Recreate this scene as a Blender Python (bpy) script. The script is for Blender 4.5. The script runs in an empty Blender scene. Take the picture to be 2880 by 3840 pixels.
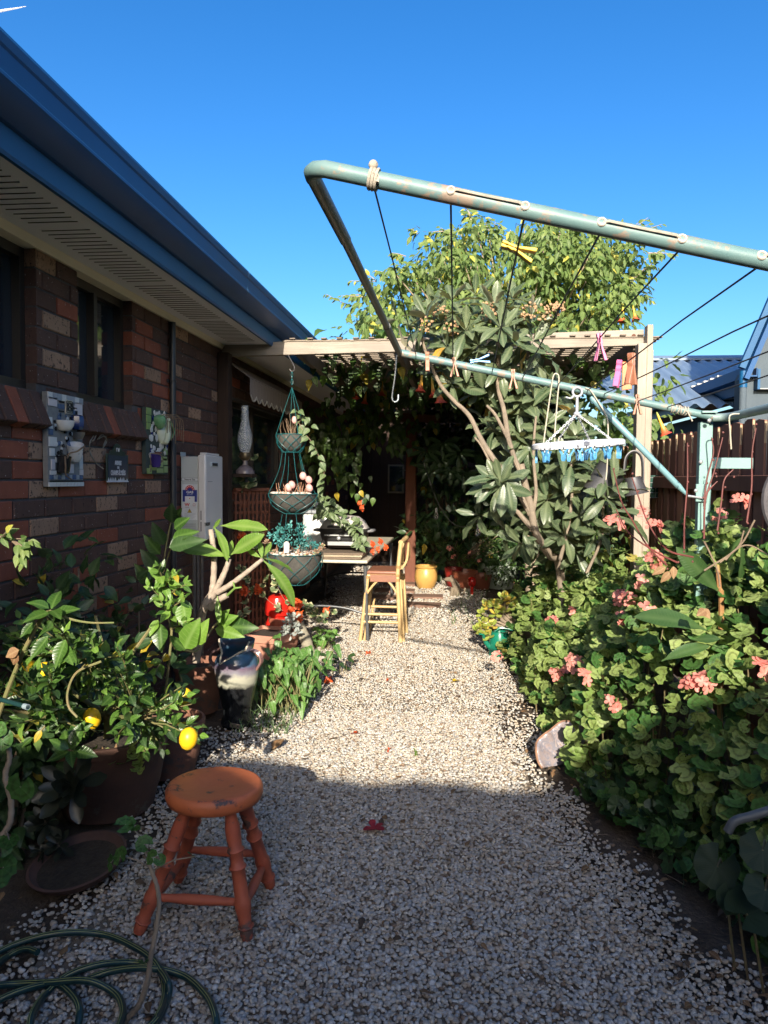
import bpy, bmesh, math, random
import numpy as np
from mathutils import Vector, Matrix, Quaternion, noise

random.seed(7)
R = math.radians
sc = bpy.context.scene
C = sc.collection

# ------------------------------------------------------------------ camera, sky, sun, exposure
CAM = Vector((0.0, 0.0, 1.43))
FPX, W0, H0 = 2735.0, 2880.0, 3840.0          # focal length in pixels of the 2880 x 3840 photograph
YAW, PITCH, ROLL = R(5.86), R(2.62), R(0.5)
_F = Vector((-math.sin(YAW) * math.cos(PITCH), math.cos(YAW) * math.cos(PITCH), -math.sin(PITCH)))
_r0 = Vector((math.cos(YAW), math.sin(YAW), 0))
_u0 = _r0.cross(_F)
_Rt = _r0 * math.cos(ROLL) + _u0 * math.sin(ROLL)
_Up = -_r0 * math.sin(ROLL) + _u0 * math.cos(ROLL)
cam_d = bpy.data.cameras.new('camera')
cam_d.sensor_fit = 'HORIZONTAL'
cam_d.sensor_width = 36.0
cam_d.lens = 36.0 * FPX / W0
cam_d.clip_start = 0.05
cam_d.clip_end = 6000.0
cam = bpy.data.objects.new('camera', cam_d)
C.objects.link(cam)
_m = Matrix((_Rt, _Up, -_F)).transposed().to_4x4()
_m.translation = CAM
cam.matrix_world = _m
sc.camera = cam

SUN_EL, SUN_AZ = R(21.5), R(2.4)              # the sun stands behind the camera, a little to its right
world = bpy.data.worlds.new('World')
sc.world = world
world.use_nodes = True
_n = world.node_tree.nodes
_l = world.node_tree.links
_bg = _n['Background']
_sky = _n.new('ShaderNodeTexSky')
_sky.sky_type = 'NISHITA'
_sky.sun_disc = False
_sky.sun_elevation = SUN_EL
_sky.sun_rotation = math.pi - SUN_AZ
_sky.altitude = 30
_sky.air_density = 1.0
_sky.dust_density = 2.5
_sky.ozone_density = 3.0
_hs = _n.new('ShaderNodeHueSaturation')
_hs.inputs['Saturation'].default_value = 1.33
_hs.inputs['Hue'].default_value = 0.502
_l.new(_sky.outputs[0], _hs.inputs['Color'])
_gm = _n.new('ShaderNodeGamma')
_gm.inputs[1].default_value = 1.12
_l.new(_hs.outputs[0], _gm.inputs[0])
_l.new(_gm.outputs[0], _bg.inputs['Color'])
_bg.inputs['Strength'].default_value = 0.117
sun_d = bpy.data.lights.new('sun', 'SUN')
sun_d.energy = 5.0
sun_d.angle = R(0.5)
sun_d.color = (1.0, 0.90, 0.75)
sun = bpy.data.objects.new('sun', sun_d)
C.objects.link(sun)
SUNV = Vector((math.sin(SUN_AZ) * math.cos(SUN_EL), -math.cos(SUN_AZ) * math.cos(SUN_EL), math.sin(SUN_EL)))  # towards the sun
sun.rotation_mode = 'QUATERNION'
sun.rotation_quaternion = SUNV.to_track_quat('Z', 'Y')
sun.location = (2, -6, 12)
vs = sc.view_settings
vs.view_transform = 'Standard'
vs.look = 'None'
vs.gamma = 1.0
vs.use_curve_mapping = False
vs.exposure = 0.95
sc.cycles.max_bounces = 6
sc.cycles.transparent_max_bounces = 8
sc.cycles.caustics_reflective = False
sc.cycles.caustics_refractive = False


# ------------------------------------------------------------------ where a pixel of the photograph lies in the place
def ray(px, py):
    return (_Rt * ((px - W0 / 2) / FPX) + _Up * (-(py - H0 / 2) / FPX) + _F)


def at(px, py, X=None, Y=None, Z=None):
    d = ray(px, py)
    if X is not None:
        t = (X - CAM.x) / d.x
    elif Y is not None:
        t = (Y - CAM.y) / d.y
    else:
        t = (Z - CAM.z) / d.z
    return CAM + d * t


def proj(p):
    q = Vector(p) - CAM
    z = q.dot(_F)
    if z < 0.05:
        return None
    return (W0 / 2 + FPX * q.dot(_Rt) / z, H0 / 2 - FPX * q.dot(_Up) / z, z)


def mpp(Y):
    return Y / FPX                            # metres per photograph pixel at distance Y


# ------------------------------------------------------------------ objects
WLOC = {}


def wl(o):
    return WLOC.get(o.name, Vector((0, 0, 0))) if o is not None else Vector((0, 0, 0))


def tag(o, label=None, cat=None, group=None, kind=None):
    if label: o['label'] = label
    if cat: o['category'] = cat
    if group: o['group'] = group
    if kind: o['kind'] = kind
    return o


def thing(name, loc, label, cat, group=None):
    o = bpy.data.objects.new(name, None)
    o.empty_display_size = 0.1
    C.objects.link(o)
    o.location = loc
    WLOC[o.name] = Vector(loc)
    return tag(o, label, cat, group)


def copy_tree(o, parent=None):
    c = o.copy()
    C.objects.link(c)
    if parent is not None:
        c.parent = parent
    WLOC[c.name] = wl(o).copy()
    for ch in o.children:
        copy_tree(ch, c)
    return c


class MB:
    """collects shapes in world coordinates and links them as ONE mesh object"""
    def __init__(s):
        s.v, s.f, s.mi = [], [], []

    def add(s, vs_, fs_, mi=0):
        n = len(s.v)
        s.v.extend([tuple(q) for q in vs_])
        for q in fs_:
            s.f.append(tuple(i + n for i in q)); s.mi.append(mi)
        return s

    def box(s, c, d, rot=None, mi=0):
        c = Vector(c); h = Vector(d) * 0.5
        vv = [Vector((x * h.x, y * h.y, z * h.z)) for x in (-1, 1) for y in (-1, 1) for z in (-1, 1)]
        if rot is not None: vv = [rot @ q for q in vv]
        return s.add([q + c for q in vv], [(0, 1, 3, 2), (4, 6, 7, 5), (0, 4, 5, 1), (2, 3, 7, 6), (0, 2, 6, 4), (1, 5, 7, 3)], mi)

    def box2(s, a, b, mi=0):
        a, b = Vector(a), Vector(b)
        return s.box((a + b) / 2, (abs(b.x - a.x), abs(b.y - a.y), abs(b.z - a.z)), mi=mi)

    def bar(s, a, b, w, h, up=(0, 0, 1), mi=0):
        a, b = Vector(a), Vector(b)
        y = (b - a); L = y.length; y.normalize()
        x = y.cross(Vector(up)); x.normalize(); z = x.cross(y)
        return s.box((a + b) / 2, (w, L, h), Matrix((x, y, z)).transposed(), mi)

    def tube(s, pts, r, n=8, cap=True, mi=0, flat=1.0):
        pts = [Vector(p) for p in pts]
        rr = list(r) if isinstance(r, (list, tuple)) else [r] * len(pts)
        vv, ff = [], []
        t0 = (pts[1] - pts[0]).normalized()
        x = t0.orthogonal().normalized()
        for i, p in enumerate(pts):
            t = (pts[min(i + 1, len(pts) - 1)] - pts[max(i - 1, 0)])
            if t.length < 1e-9: t = t0
            t.normalize()
            x = x - t * x.dot(t)
            if x.length < 1e-6: x = t.orthogonal()
            x.normalize(); y = t.cross(x)
            for k in range(n):
                a = 2 * math.pi * k / n
                vv.append(p + (x * math.cos(a) + y * math.sin(a) * flat) * rr[i])
        for i in range(len(pts) - 1):
            for k in range(n):
                ff.append((i * n + k, i * n + (k + 1) % n, (i + 1) * n + (k + 1) % n, (i + 1) * n + k))
        if cap:
            ff.append(tuple(reversed(range(n))))
            ff.append(tuple((len(pts) - 1) * n + k for k in range(n)))
        return s.add(vv, ff, mi)

    def lathe(s, prof, c, n=24, rot=None, mi=0, closed=False, sx=1.0, sy=1.0, wob=None):
        c = Vector(c); vv, ff = [], []
        for (r, z) in prof:
            for k in range(n):
                a = 2 * math.pi * k / n
                w = 1.0 if wob is None else wob(a, z)
                q = Vector((r * w * math.cos(a) * sx, r * w * math.sin(a) * sy, z))
                if rot is not None: q = rot @ q
                vv.append(q + c)
        for i in range(len(prof) - 1):
            for k in range(n):
                ff.append((i * n + k, i * n + (k + 1) % n, (i + 1) * n + (k + 1) % n, (i + 1) * n + k))
        if not closed:
            if prof[0][0] > 1e-5: ff.append(tuple(reversed(range(n))))
            if prof[-1][0] > 1e-5: ff.append(tuple((len(prof) - 1) * n + k for k in range(n)))
        return s.add(vv, ff, mi)

    def prism(s, poly, d, mi=0):
        """poly: list of points, extruded by the vector d"""
        poly = [Vector(p) for p in poly]; d = Vector(d); n = len(poly)
        ff = [tuple(reversed(range(n))), tuple(n + i for i in range(n))]
        for i in range(n): ff.append((i, (i + 1) % n, n + (i + 1) % n, n + i))
        return s.add(poly + [p + d for p in poly], ff, mi)

    def torus(s, c, R_, r, nu=24, nv=8, rot=None, mi=0, sx=1.0, sy=1.0):
        c = Vector(c); vv, ff = [], []
        for i in range(nu):
            a = 2 * math.pi * i / nu
            for j in range(nv):
                b = 2 * math.pi * j / nv
                q = Vector(((R_ + r * math.cos(b)) * math.cos(a) * sx, (R_ + r * math.cos(b)) * math.sin(a) * sy, r * math.sin(b)))
                if rot is not None: q = rot @ q
                vv.append(q + c)
        for i in range(nu):
            for j in range(nv):
                ff.append((i * nv + j, ((i + 1) % nu) * nv + j, ((i + 1) % nu) * nv + (j + 1) % nv, i * nv + (j + 1) % nv))
        return s.add(vv, ff, mi)

    def ball(s, c, r, n=12, m=8, rot=None, mi=0):
        rx, ry, rz = r if isinstance(r, (tuple, list)) else (r, r, r)
        prof = [(max(1e-6, math.sin(math.pi * i / m)), -math.cos(math.pi * i / m)) for i in range(m + 1)]
        c = Vector(c); vv, ff = [], []
        for (q, z) in prof:
            for k in range(n):
                a = 2 * math.pi * k / n
                p = Vector((q * rx * math.cos(a), q * ry * math.sin(a), z * rz))
                if rot is not None: p = rot @ p
                vv.append(p + c)
        for i in range(m):
            for k in range(n):
                ff.append((i * n + k, i * n + (k + 1) % n, (i + 1) * n + (k + 1) % n, (i + 1) * n + k))
        return s.add(vv, ff, mi)

    def mesh(s, name, mats, org=(0, 0, 0), smooth=True, angle=40):
        org = Vector(org)
        me = bpy.data.meshes.new(name)
        me.from_pydata([(q[0] - org.x, q[1] - org.y, q[2] - org.z) for q in s.v], [], s.f)
        if not isinstance(mats, (list, tuple)): mats = [mats]
        for m_ in mats: me.materials.append(m_)
        if len(mats) > 1: me.polygons.foreach_set('material_index', s.mi)
        bm = bmesh.new(); bm.from_mesh(me)
        bmesh.ops.recalc_face_normals(bm, faces=bm.faces)
        bm.to_mesh(me); bm.free()
        if smooth:
            me.polygons.foreach_set('use_smooth', [True] * len(me.polygons))
            me.set_sharp_from_angle(angle=R(angle))
        me.update()
        return me

    def build(s, name, mats, parent=None, smooth=True, angle=40, bevel=0.0, seg=2, kind=None, label=None):
        org = wl(parent)
        me = s.mesh(name, mats, org, smooth, angle)
        o = bpy.data.objects.new(name, me)
        C.objects.link(o)
        if parent is not None:
            o.parent = parent
        WLOC[o.name] = org.copy()
        if bevel > 0:
            b = o.modifiers.new('bevel', 'BEVEL'); b.width = bevel; b.segments = seg; b.limit_method = 'ANGLE'; b.angle_limit = R(35)
        if kind: o['kind'] = kind
        if label: o['label'] = label
        return o


def place(name, me, M, parent=None):
    """an object of shared mesh data at a world matrix, under a parent that is only moved, never turned"""
    o = bpy.data.objects.new(name, me)
    C.objects.link(o)
    org = wl(parent)
    if parent is not None: o.parent = parent
    o.matrix_basis = Matrix.Translation(-org) @ M
    WLOC[o.name] = M.translation.copy()
    return o


def spline(pts, n=8):
    pts = [Vector(p) for p in pts]
    out = []
    P = [pts[0] * 2 - pts[1]] + pts + [pts[-1] * 2 - pts[-2]]
    for i in range(1, len(P) - 2):
        a, b, c, d = P[i - 1], P[i], P[i + 1], P[i + 2]
        for k in range(n):
            t = k / n
            out.append(0.5 * ((2 * b) + (c - a) * t + (2 * a - 5 * b + 4 * c - d) * t * t + (3 * b - a - 3 * c + d) * t ** 3))
    out.append(pts[-1])
    return out


# ------------------------------------------------------------------ materials
def lin(h):
    """an sRGB colour as #rrggbb to linear"""
    v = [int(h[i:i + 2], 16) / 255 for i in (1, 3, 5)]
    return tuple(x / 12.92 if x <= 0.04045 else ((x + 0.055) / 1.055) ** 2.4 for x in v)


def c4(c): return (c[0], c[1], c[2], 1.0)


class NT:
    def __init__(s, name):
        s.m = bpy.data.materials.new(name); s.m.use_nodes = True
        s.t = s.m.node_tree; s.n = s.t.nodes; s.l = s.t.links
        s.b = s.n['Principled BSDF']; s.out = s.n['Material Output']

    def new(s, typ, **kw):
        q = s.n.new(typ)
        for k, v in kw.items():
            if k in q.inputs: q.inputs[k].default_value = v
            else: setattr(q, k, v)
        return q

    def link(s, a, b): s.l.new(a, b)

    def coord(s, out='Object'): return s.new('ShaderNodeTexCoord').outputs[out]

    def noise(s, vec, scale, detail=4, rough=0.6, dist=0.0):
        q = s.new('ShaderNodeTexNoise'); q.inputs['Scale'].default_value = scale; q.inputs['Detail'].default_value = detail
        q.inputs['Roughness'].default_value = rough; q.inputs['Distortion'].default_value = dist
        if vec is not None: s.link(vec, q.inputs['Vector'])
        return q.outputs['Fac']

    def math(s, op, a, b=None, c=None):
        q = s.new('ShaderNodeMath'); q.operation = op
        for i, v in enumerate((a, b, c)):
            if v is None: continue
            if isinstance(v, (int, float)): q.inputs[i].default_value = v
            else: s.link(v, q.inputs[i])
        return q.outputs[0]

    def ramp(s, fac, stops):
        q = s.new('ShaderNodeValToRGB'); e = q.color_ramp.elements
        while len(e) > 1: e.remove(e[-1])
        e[0].position = stops[0][0]; e[0].color = c4(stops[0][1]) if not isinstance(stops[0][1], (int, float)) else (stops[0][1],) * 3 + (1,)
        for p, c in stops[1:]:
            k = e.new(p); k.color = c4(c) if not isinstance(c, (int, float)) else (c, c, c, 1)
        s.link(fac, q.inputs['Fac'])
        return q.outputs['Color']

    def mix(s, fac, a, b, blend='MIX'):
        q = s.new('ShaderNodeMix'); q.data_type = 'RGBA'; q.blend_type = blend
        for sock, v in ((q.inputs[0], fac), (q.inputs[6], a), (q.inputs[7], b)):
            if isinstance(v, (int, float)): sock.default_value = v
            elif isinstance(v, tuple): sock.default_value = c4(v)
            else: s.link(v, sock)
        return q.outputs[2]

    def bump(s, h, strength=0.3, dist=0.01):
        q = s.new('ShaderNodeBump'); q.inputs['Strength'].default_value = strength; q.inputs['Distance'].default_value = dist
        s.link(h, q.inputs['Height']); s.link(q.outputs[0], s.b.inputs['Normal'])
        return q

    def base(s, col):
        if isinstance(col, tuple): s.b.inputs['Base Color'].default_value = c4(col)
        else: s.link(col, s.b.inputs['Base Color'])

    def rough(s, v):
        if isinstance(v, (int, float)): s.b.inputs['Roughness'].default_value = v
        else: s.link(v, s.b.inputs['Roughness'])


def plain(name, col, rough=0.6, col2=None, scale=12, bump=0.15, bscale=60, metal=0.0, spec=0.5, stretch=None, spots=None, spot_scale=30, spot_cut=0.62, dist=0.004):
    """a base colour with a second tone worn into it, fine relief, and optional stains"""
    if name in bpy.data.materials: return bpy.data.materials[name]
    t = NT(name)
    co = t.coord('Object')
    if stretch is not None:
        mp = t.new('ShaderNodeMapping'); mp.inputs['Scale'].default_value = stretch
        t.link(co, mp.inputs['Vector']); co = mp.outputs[0]
    if col2 is None: col2 = tuple(x * 0.78 for x in col)
    f = t.noise(co, scale, 5, 0.65)
    f = t.ramp(f, [(0.32, 0.0), (0.68, 1.0)])
    c = t.mix(f, col, col2)
    if spots is not None:
        g = t.noise(co, spot_scale, 6, 0.7)
        g = t.ramp(g, [(spot_cut, 0.0), (spot_cut + 0.05, 1.0)])
        c = t.mix(g, c, spots)
    t.base(c); t.rough(rough)
    t.b.inputs['Metallic'].default_value = metal
    t.b.inputs['Specular IOR Level'].default_value = spec
    if bump > 0: t.bump(t.noise(co, bscale, 4, 0.6), bump, dist)
    return t.m


def wood(name, c1, c2, axis=0, rough=0.75, scale=14, bump=0.35, knots=None):
    t = NT(name)
    co = t.coord('Object')
    st = [scale * 3.0] * 3; st[axis] = scale * 0.18
    mp = t.new('ShaderNodeMapping'); mp.inputs['Scale'].default_value = st
    t.link(co, mp.inputs['Vector'])
    f = t.noise(mp.outputs[0], 1.0, 7, 0.7, 1.2)
    f2 = t.noise(co, 3.0, 3, 0.5)
    c = t.mix(t.ramp(f, [(0.3, 0.0), (0.7, 1.0)]), c1, c2)
    c = t.mix(t.ramp(f2, [(0.35, 0.0), (0.7, 0.5)]), c, tuple(x * 0.6 for x in c2))
    t.base(c); t.rough(rough)
    t.b.inputs['Specular IOR Level'].default_value = 0.25
    t.bump(f, bump, 0.004)
    return t.m


def leafmat(name, c1, c2, vein=None, trans=0.3, rough=0.4, back=None, zone=None, yellow=0.04, yel=(0.45, 0.33, 0.03), nv=9, spec=0.45, vbump=0.2, tcol=None, vw=0.5, tip=None):
    """a leaf: tone by leaf, midrib and side veins by its own uv, thin enough to let light through"""
    t = NT(name)
    rnd = t.math('FRACT', t.math('ADD', t.new('ShaderNodeObjectInfo').outputs['Random'], t.new('ShaderNodeAttribute', attribute_name='rnd').outputs['Fac']))
    uv = t.new('ShaderNodeUVMap', uv_map='leaf').outputs[0]
    sep = t.new('ShaderNodeSeparateXYZ'); t.link(uv, sep.inputs[0])
    u = t.math('ABSOLUTE', sep.outputs[0]); v = sep.outputs[1]
    c = t.mix(rnd, c1, c2)
    geo = t.new('ShaderNodeNewGeometry')
    pn = t.noise(geo.outputs['Position'], 9.0, 3, 0.6)
    c = t.mix(t.ramp(pn, [(0.35, 0.0), (0.7, 0.55)]), c, tuple(x * 0.6 for x in c1))
    if yellow > 0:
        yf = t.math('GREATER_THAN', t.math('FRACT', t.math('MULTIPLY', rnd, 7.31)), 1.0 - yellow)
        c = t.mix(yf, c, yel)
    h = None
    if zone is not None:                      # a dark ring half way out on the blade
        r = t.math('SQRT', t.math('ADD', t.math('MULTIPLY', sep.outputs[0], sep.outputs[0]), t.math('MULTIPLY', v, v)))
        z = t.math('SUBTRACT', 1.0, t.math('MULTIPLY', t.math('ABSOLUTE', t.math('SUBTRACT', r, 0.62)), 7.0))
        z = t.math('MAXIMUM', z, 0.0)
        c = t.mix(t.math('MULTIPLY', z, 0.75), c, zone)
        ang = t.math('ARCTAN2', v, sep.outputs[0])
        h = t.math('POWER', t.math('ABSOLUTE', t.math('COSINE', t.math('MULTIPLY', ang, 3.5))), 14.0)
    else:
        mid = t.math('MAXIMUM', t.math('SUBTRACT', 1.0, t.math('MULTIPLY', u, 16.0)), 0.0)
        sv = t.math('FRACT', t.math('MULTIPLY', t.math('SUBTRACT', v, t.math('MULTIPLY', u, 0.55)), float(nv)))
        sv = t.math('MAXIMUM', t.math('SUBTRACT', 1.0, t.math('MULTIPLY', t.math('ABSOLUTE', t.math('SUBTRACT', sv, 0.5)), 7.0)), 0.0)
        h = t.math('MAXIMUM', mid, t.math('MULTIPLY', sv, 0.6))
    if vein is not None:
        c = t.mix(t.math('MULTIPLY', h, vw), c, vein)
    if tip is not None:
        c = t.mix(t.ramp(t.math('MULTIPLY', u, 1.0), [(0.55, 0.0), (0.8, 1.0)]), c, tip)
    if back is not None:
        c = t.mix(geo.outputs['Backfacing'], c, back)
    t.base(c); t.rough(rough)
    t.b.inputs['Specular IOR Level'].default_value = spec
    if vbump > 0: t.bump(h, vbump, 0.004)
    tr = t.new('ShaderNodeBsdfTranslucent')
    tc = t.mix(1.0, c, tcol if tcol is not None else (1.0, 1.0, 0.35), 'MULTIPLY')
    q = t.new('ShaderNodeBrightContrast'); q.inputs['Bright'].default_value = 0.02
    t.link(tc, q.inputs['Color']); t.link(q.outputs[0], tr.inputs['Color'])
    ms = t.new('ShaderNodeMixShader'); ms.inputs[0].default_value = trans
    t.link(t.b.outputs[0], ms.inputs[1]); t.link(tr.outputs[0], ms.inputs[2])
    t.link(ms.outputs[0], t.out.inputs['Surface'])
    return t.m


# ------------------------------------------------------------------ leaves
class Tmpl:
    def __init__(s, v, f, uv):
        s.v = np.array(v, dtype=np.float32); s.f = f; s.uv = np.array(uv, dtype=np.float32); s.me = {}

    def mesh(s, name, mat):
        k = (name, mat.name)
        if k not in s.me:
            me = bpy.data.meshes.new(name)
            me.from_pydata(s.v.tolist(), [], s.f)
            ul = me.uv_layers.new(name='leaf')
            li = np.empty(len(me.loops), dtype=np.int32); me.loops.foreach_get('vertex_index', li)
            ul.data.foreach_set('uv', s.uv[li].ravel())
            me.materials.append(mat)
            me.polygons.foreach_set('use_smooth', [True] * len(me.polygons))
            s.me[k] = me
        return s.me[k]


def blade(prof, nseg=6, fold=0.25, curl=0.3, wave=0.0, stalk=0.0, seed=0, lobes=None):
    """prof(t) gives the half width at t along a blade of length 1; fold raises the edges, curl bends the tip down"""
    rr = random.Random(seed)
    v, uv, f = [], [], []
    for i in range(nseg + 1):
        t = i / nseg
        w = prof(t)
        ph = rr.uniform(-1, 1)
        y = math.sin(min(curl, 3) * t) / curl if abs(curl) > 1e-3 else t
        z0 = -(1 - math.cos(curl * t)) / curl if abs(curl) > 1e-3 else 0
        for sgn in (-1, 0, 1):
            zz = z0 + (abs(sgn) * w * fold + sgn * wave * ph * w if sgn else 0) + (wave * w * math.sin(i * 2.1 + sgn) if sgn else 0)
            v.append((sgn * w, stalk + y * (1 - stalk), zz)); uv.append((sgn * (w / 0.25) * 0.25, t))
    for i in range(nseg):
        for k in (0, 1):
            a = i * 3 + k
            f.append((a, a + 1, a + 4, a + 3))
    if stalk > 0:
        n = len(v)
        v += [(-0.008, 0, 0), (0.008, 0, 0), (0, 0.0, 0.008)]; uv += [(0, 0)] * 3
        f += [(n, n + 1, 1), (n + 1, n + 2, 1), (n + 2, n, 1)]
    return Tmpl(v, f, uv)


def disc_leaf(lobes=7, n=21, deep=0.14, cup=0.22, seed=0, notch=0.75, rag=0.05):
    """a round, scalloped blade with a notch at the stalk"""
    rr = random.Random(seed)
    v, uv, f = [(0, 0, 0)], [(0, 0)], []
    for ring, rad in enumerate((0.33, 0.68, 1.0)):
        for k in range(n):
            a = -math.pi / 2 + notch * 0.5 + (2 * math.pi - notch) * k / (n - 1)
            s = 1 + (deep * (abs(math.cos((k / (n - 1)) * math.pi * lobes)) - 0.6) + rr.uniform(-rag, rag)) * (rad ** 3)
            x, y = math.cos(a) * rad * s * 0.5, math.sin(a) * rad * s * 0.5
            z = cup * (rad ** 2) * 0.5 * (0.7 + 0.6 * math.sin(a * 2 + seed)) + 0.04 * rad ** 2 * math.cos(k * math.pi * lobes * 2 / (n - 1)) + rr.uniform(-0.02, 0.02) * rad
            v.append((x, y, z)); uv.append((math.cos(a) * rad, math.sin(a) * rad))
    for k in range(n - 1): f.append((0, 1 + k, 2 + k))
    for ring in range(2):
        o = 1 + ring * n
        for k in range(n - 1): f.append((o + k, o + n + k, o + n + k + 1, o + k + 1))
    return Tmpl(v, f, uv)


def lm(pos, d, nrm, size, wide=1.0):
    """matrix that lays a leaf from pos along d with its face towards nrm"""
    y = Vector(d).normalized(); z = Vector(nrm) - y * Vector(nrm).dot(y)
    if z.length < 1e-4: z = y.orthogonal()
    z.normalize(); x = y.cross(z)
    m = Matrix((x * size * wide, y * size, z * size)).transposed().to_4x4()
    m.translation = Vector(pos)
    return m


def rv(rr=random):
    while True:
        q = Vector((rr.uniform(-1, 1), rr.uniform(-1, 1), rr.uniform(-1, 1)))
        if 0.01 < q.length < 1: return q.normalized()


def pick(xf, nmax):
    """which of the leaves show largest in the photograph: nearest one of each small cell first"""
    rec = []
    for i, (ti, M) in enumerate(xf):
        p = proj(M.translation)
        if p is None or not (-60 < p[0] < W0 + 60 and -60 < p[1] < H0 + 60): continue
        rec.append((p[2], i, p, M.to_scale().y * FPX / p[2]))
    rec.sort()
    seen, first, later = set(), [], []
    for z, i, p, s in rec:
        c = (int(p[0] // max(18, s * 0.35)), int(p[1] // max(18, s * 0.35)))
        (later if c in seen else first).append((s, i)); seen.add(c)
    first.sort(reverse=True); later.sort(reverse=True)
    return set(i for s, i in (first + later)[:nmax])


def scatter(root, tmpls, xf, mat, name='leaf', rest='foliage', nmax=300, mats=None):
    sel = pick(xf, nmax)
    mats = mats or [mat]
    for i in sel:
        ti, M = xf[i]
        place(name, tmpls[ti].mesh(name, mats[i % len(mats)]), M, root)
    others = [xf[i] for i in range(len(xf)) if i not in sel]
    if others:
        join(root, tmpls, others, mats, rest)


def join(root, tmpls, xf, mats, name):
    org = wl(root)
    V, F, UV, RN, MI = [], [], [], [], []
    n = 0
    for i, (ti, M) in enumerate(xf):
        t = tmpls[ti]
        A = np.array(M, dtype=np.float32)
        vv = t.v @ A[:3, :3].T + A[:3, 3] - np.array(org, dtype=np.float32)
        V.append(vv); UV.append(t.uv)
        RN.append(np.full(len(vv), random.random(), dtype=np.float32))
        F.extend([tuple(k + n for k in q) for q in t.f]); MI.extend([i % len(mats)] * len(t.f))
        n += len(vv)
    V = np.concatenate(V); UV = np.concatenate(UV); RN = np.concatenate(RN)
    me = bpy.data.meshes.new(name)
    me.from_pydata(V.tolist(), [], F)
    ul = me.uv_layers.new(name='leaf')
    li = np.empty(len(me.loops), dtype=np.int32); me.loops.foreach_get('vertex_index', li)
    ul.data.foreach_set('uv', UV[li].ravel())
    at_ = me.attributes.new('rnd', 'FLOAT', 'POINT'); at_.data.foreach_set('value', RN)
    for m_ in mats: me.materials.append(m_)
    me.polygons.foreach_set('material_index', MI)
    me.polygons.foreach_set('use_smooth', [True] * len(me.polygons))
    o = bpy.data.objects.new(name, me); C.objects.link(o)
    if root is not None: o.parent = root
    o['kind'] = 'stuff'
    return o


def prof_pts(pts):
    def f(t):
        for (a, b), (c, d) in zip(pts, pts[1:]):
            if t <= c: return b + (d - b) * (t - a) / max(1e-6, c - a)
        return pts[-1][1]
    return f


OVATE = prof_pts([(0, 0.015), (0.15, 0.16), (0.35, 0.24), (0.6, 0.2), (0.85, 0.08), (1, 0.004)])
LANCE = prof_pts([(0, 0.01), (0.2, 0.1), (0.45, 0.145), (0.7, 0.12), (0.9, 0.05), (1, 0.003)])
LOQ = prof_pts([(0, 0.015), (0.25, 0.1), (0.55, 0.165), (0.8, 0.13), (0.93, 0.06), (1, 0.004)])
PLUM = prof_pts([(0, 0.012), (0.12, 0.03), (0.3, 0.11), (0.6, 0.155), (0.85, 0.11), (1, 0.004)])
HEART = prof_pts([(0, 0.12), (0.08, 0.26), (0.25, 0.33), (0.5, 0.25), (0.8, 0.1), (1, 0.004)])
ARROW = prof_pts([(0, 0.2), (0.1, 0.28), (0.3, 0.22), (0.6, 0.16), (0.85, 0.07), (1, 0.004)])
SPOON = prof_pts([(0, 0.06), (0.3, 0.12), (0.6, 0.24), (0.85, 0.22), (1, 0.05)])
T_OVATE = [blade(OVATE, 6, 0.3, c, 0.15, 0.08, s) for s, c in enumerate((0.3, 0.7, -0.2))]
T_LANCE = [blade(LANCE, 6, 0.35, c, 0.12, 0.08, s) for s, c in enumerate((0.4, 0.9, 0.1))]
T_LOQ = [blade(LOQ, 8, 0.3, c, 0.16, 0.06, s) for s, c in enumerate((0.35, 0.9, -0.25))]
T_PLUM = [blade(PLUM, 9, 0.3, c, 0.08, 0.0, s) for s, c in enumerate((0.35, 0.9, -0.2))]
T_HEART = [blade(HEART, 6, 0.2, c, 0.15, 0.0, s) for s, c in enumerate((0.4, 0.8))]
T_ARROW = [blade(ARROW, 7, 0.25, c, 0.35, 0.0, s) for s, c in enumerate((0.5, 1.1))]
T_SPOON = [blade(SPOON, 5, 0.25, c, 0.0, 0.0, s) for s, c in enumerate((-0.5, -0.2))]
T_GER = [disc_leaf(7, 22, 0.15, cu, s) for s, cu in enumerate((0.16, -0.12, 0.28, 0.03))]
T_IVY = [disc_leaf(5, 16, 0.45, cu, s + 9, 0.9) for s, cu in enumerate((0.1, -0.3))]
# ------------------------------------------------------------------ ground and gravel
soil_m = plain('soil', (0.055, 0.038, 0.026), 0.95, (0.11, 0.08, 0.055), 9, 0.8, 45, spots=(0.16, 0.12, 0.08), spot_scale=60, spot_cut=0.6, dist=0.02)
bm_ = bmesh.new()
bmesh.ops.create_grid(bm_, x_segments=60, y_segments=60, size=40)
me = bpy.data.meshes.new('ground')
for v in bm_.verts: v.co.z = -0.02 + 0.012 * noise.noise(v.co * 0.9)
bm_.to_mesh(me); bm_.free()
me.materials.append(soil_m)
ground = bpy.data.objects.new('ground', me); C.objects.link(ground); ground.location = (0, 20, -0.012)
tag(ground, kind='structure')


def xr(y):      # right edge of the gravel
    return float(np.interp(y, [0, 2.1, 3.4, 4.9, 7, 9.5, 12], [1.35, 0.8, 0.5, 0.42, 0.32, 0.35, 0.3]))


def xl(y):      # left edge
    return float(np.interp(y, [0, 2.0, 2.7, 4.2, 5.5, 6.5, 12], [-1.2, -1.36, -1.3, -1.17, -1.22, -1.5, -1.7]))


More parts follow.
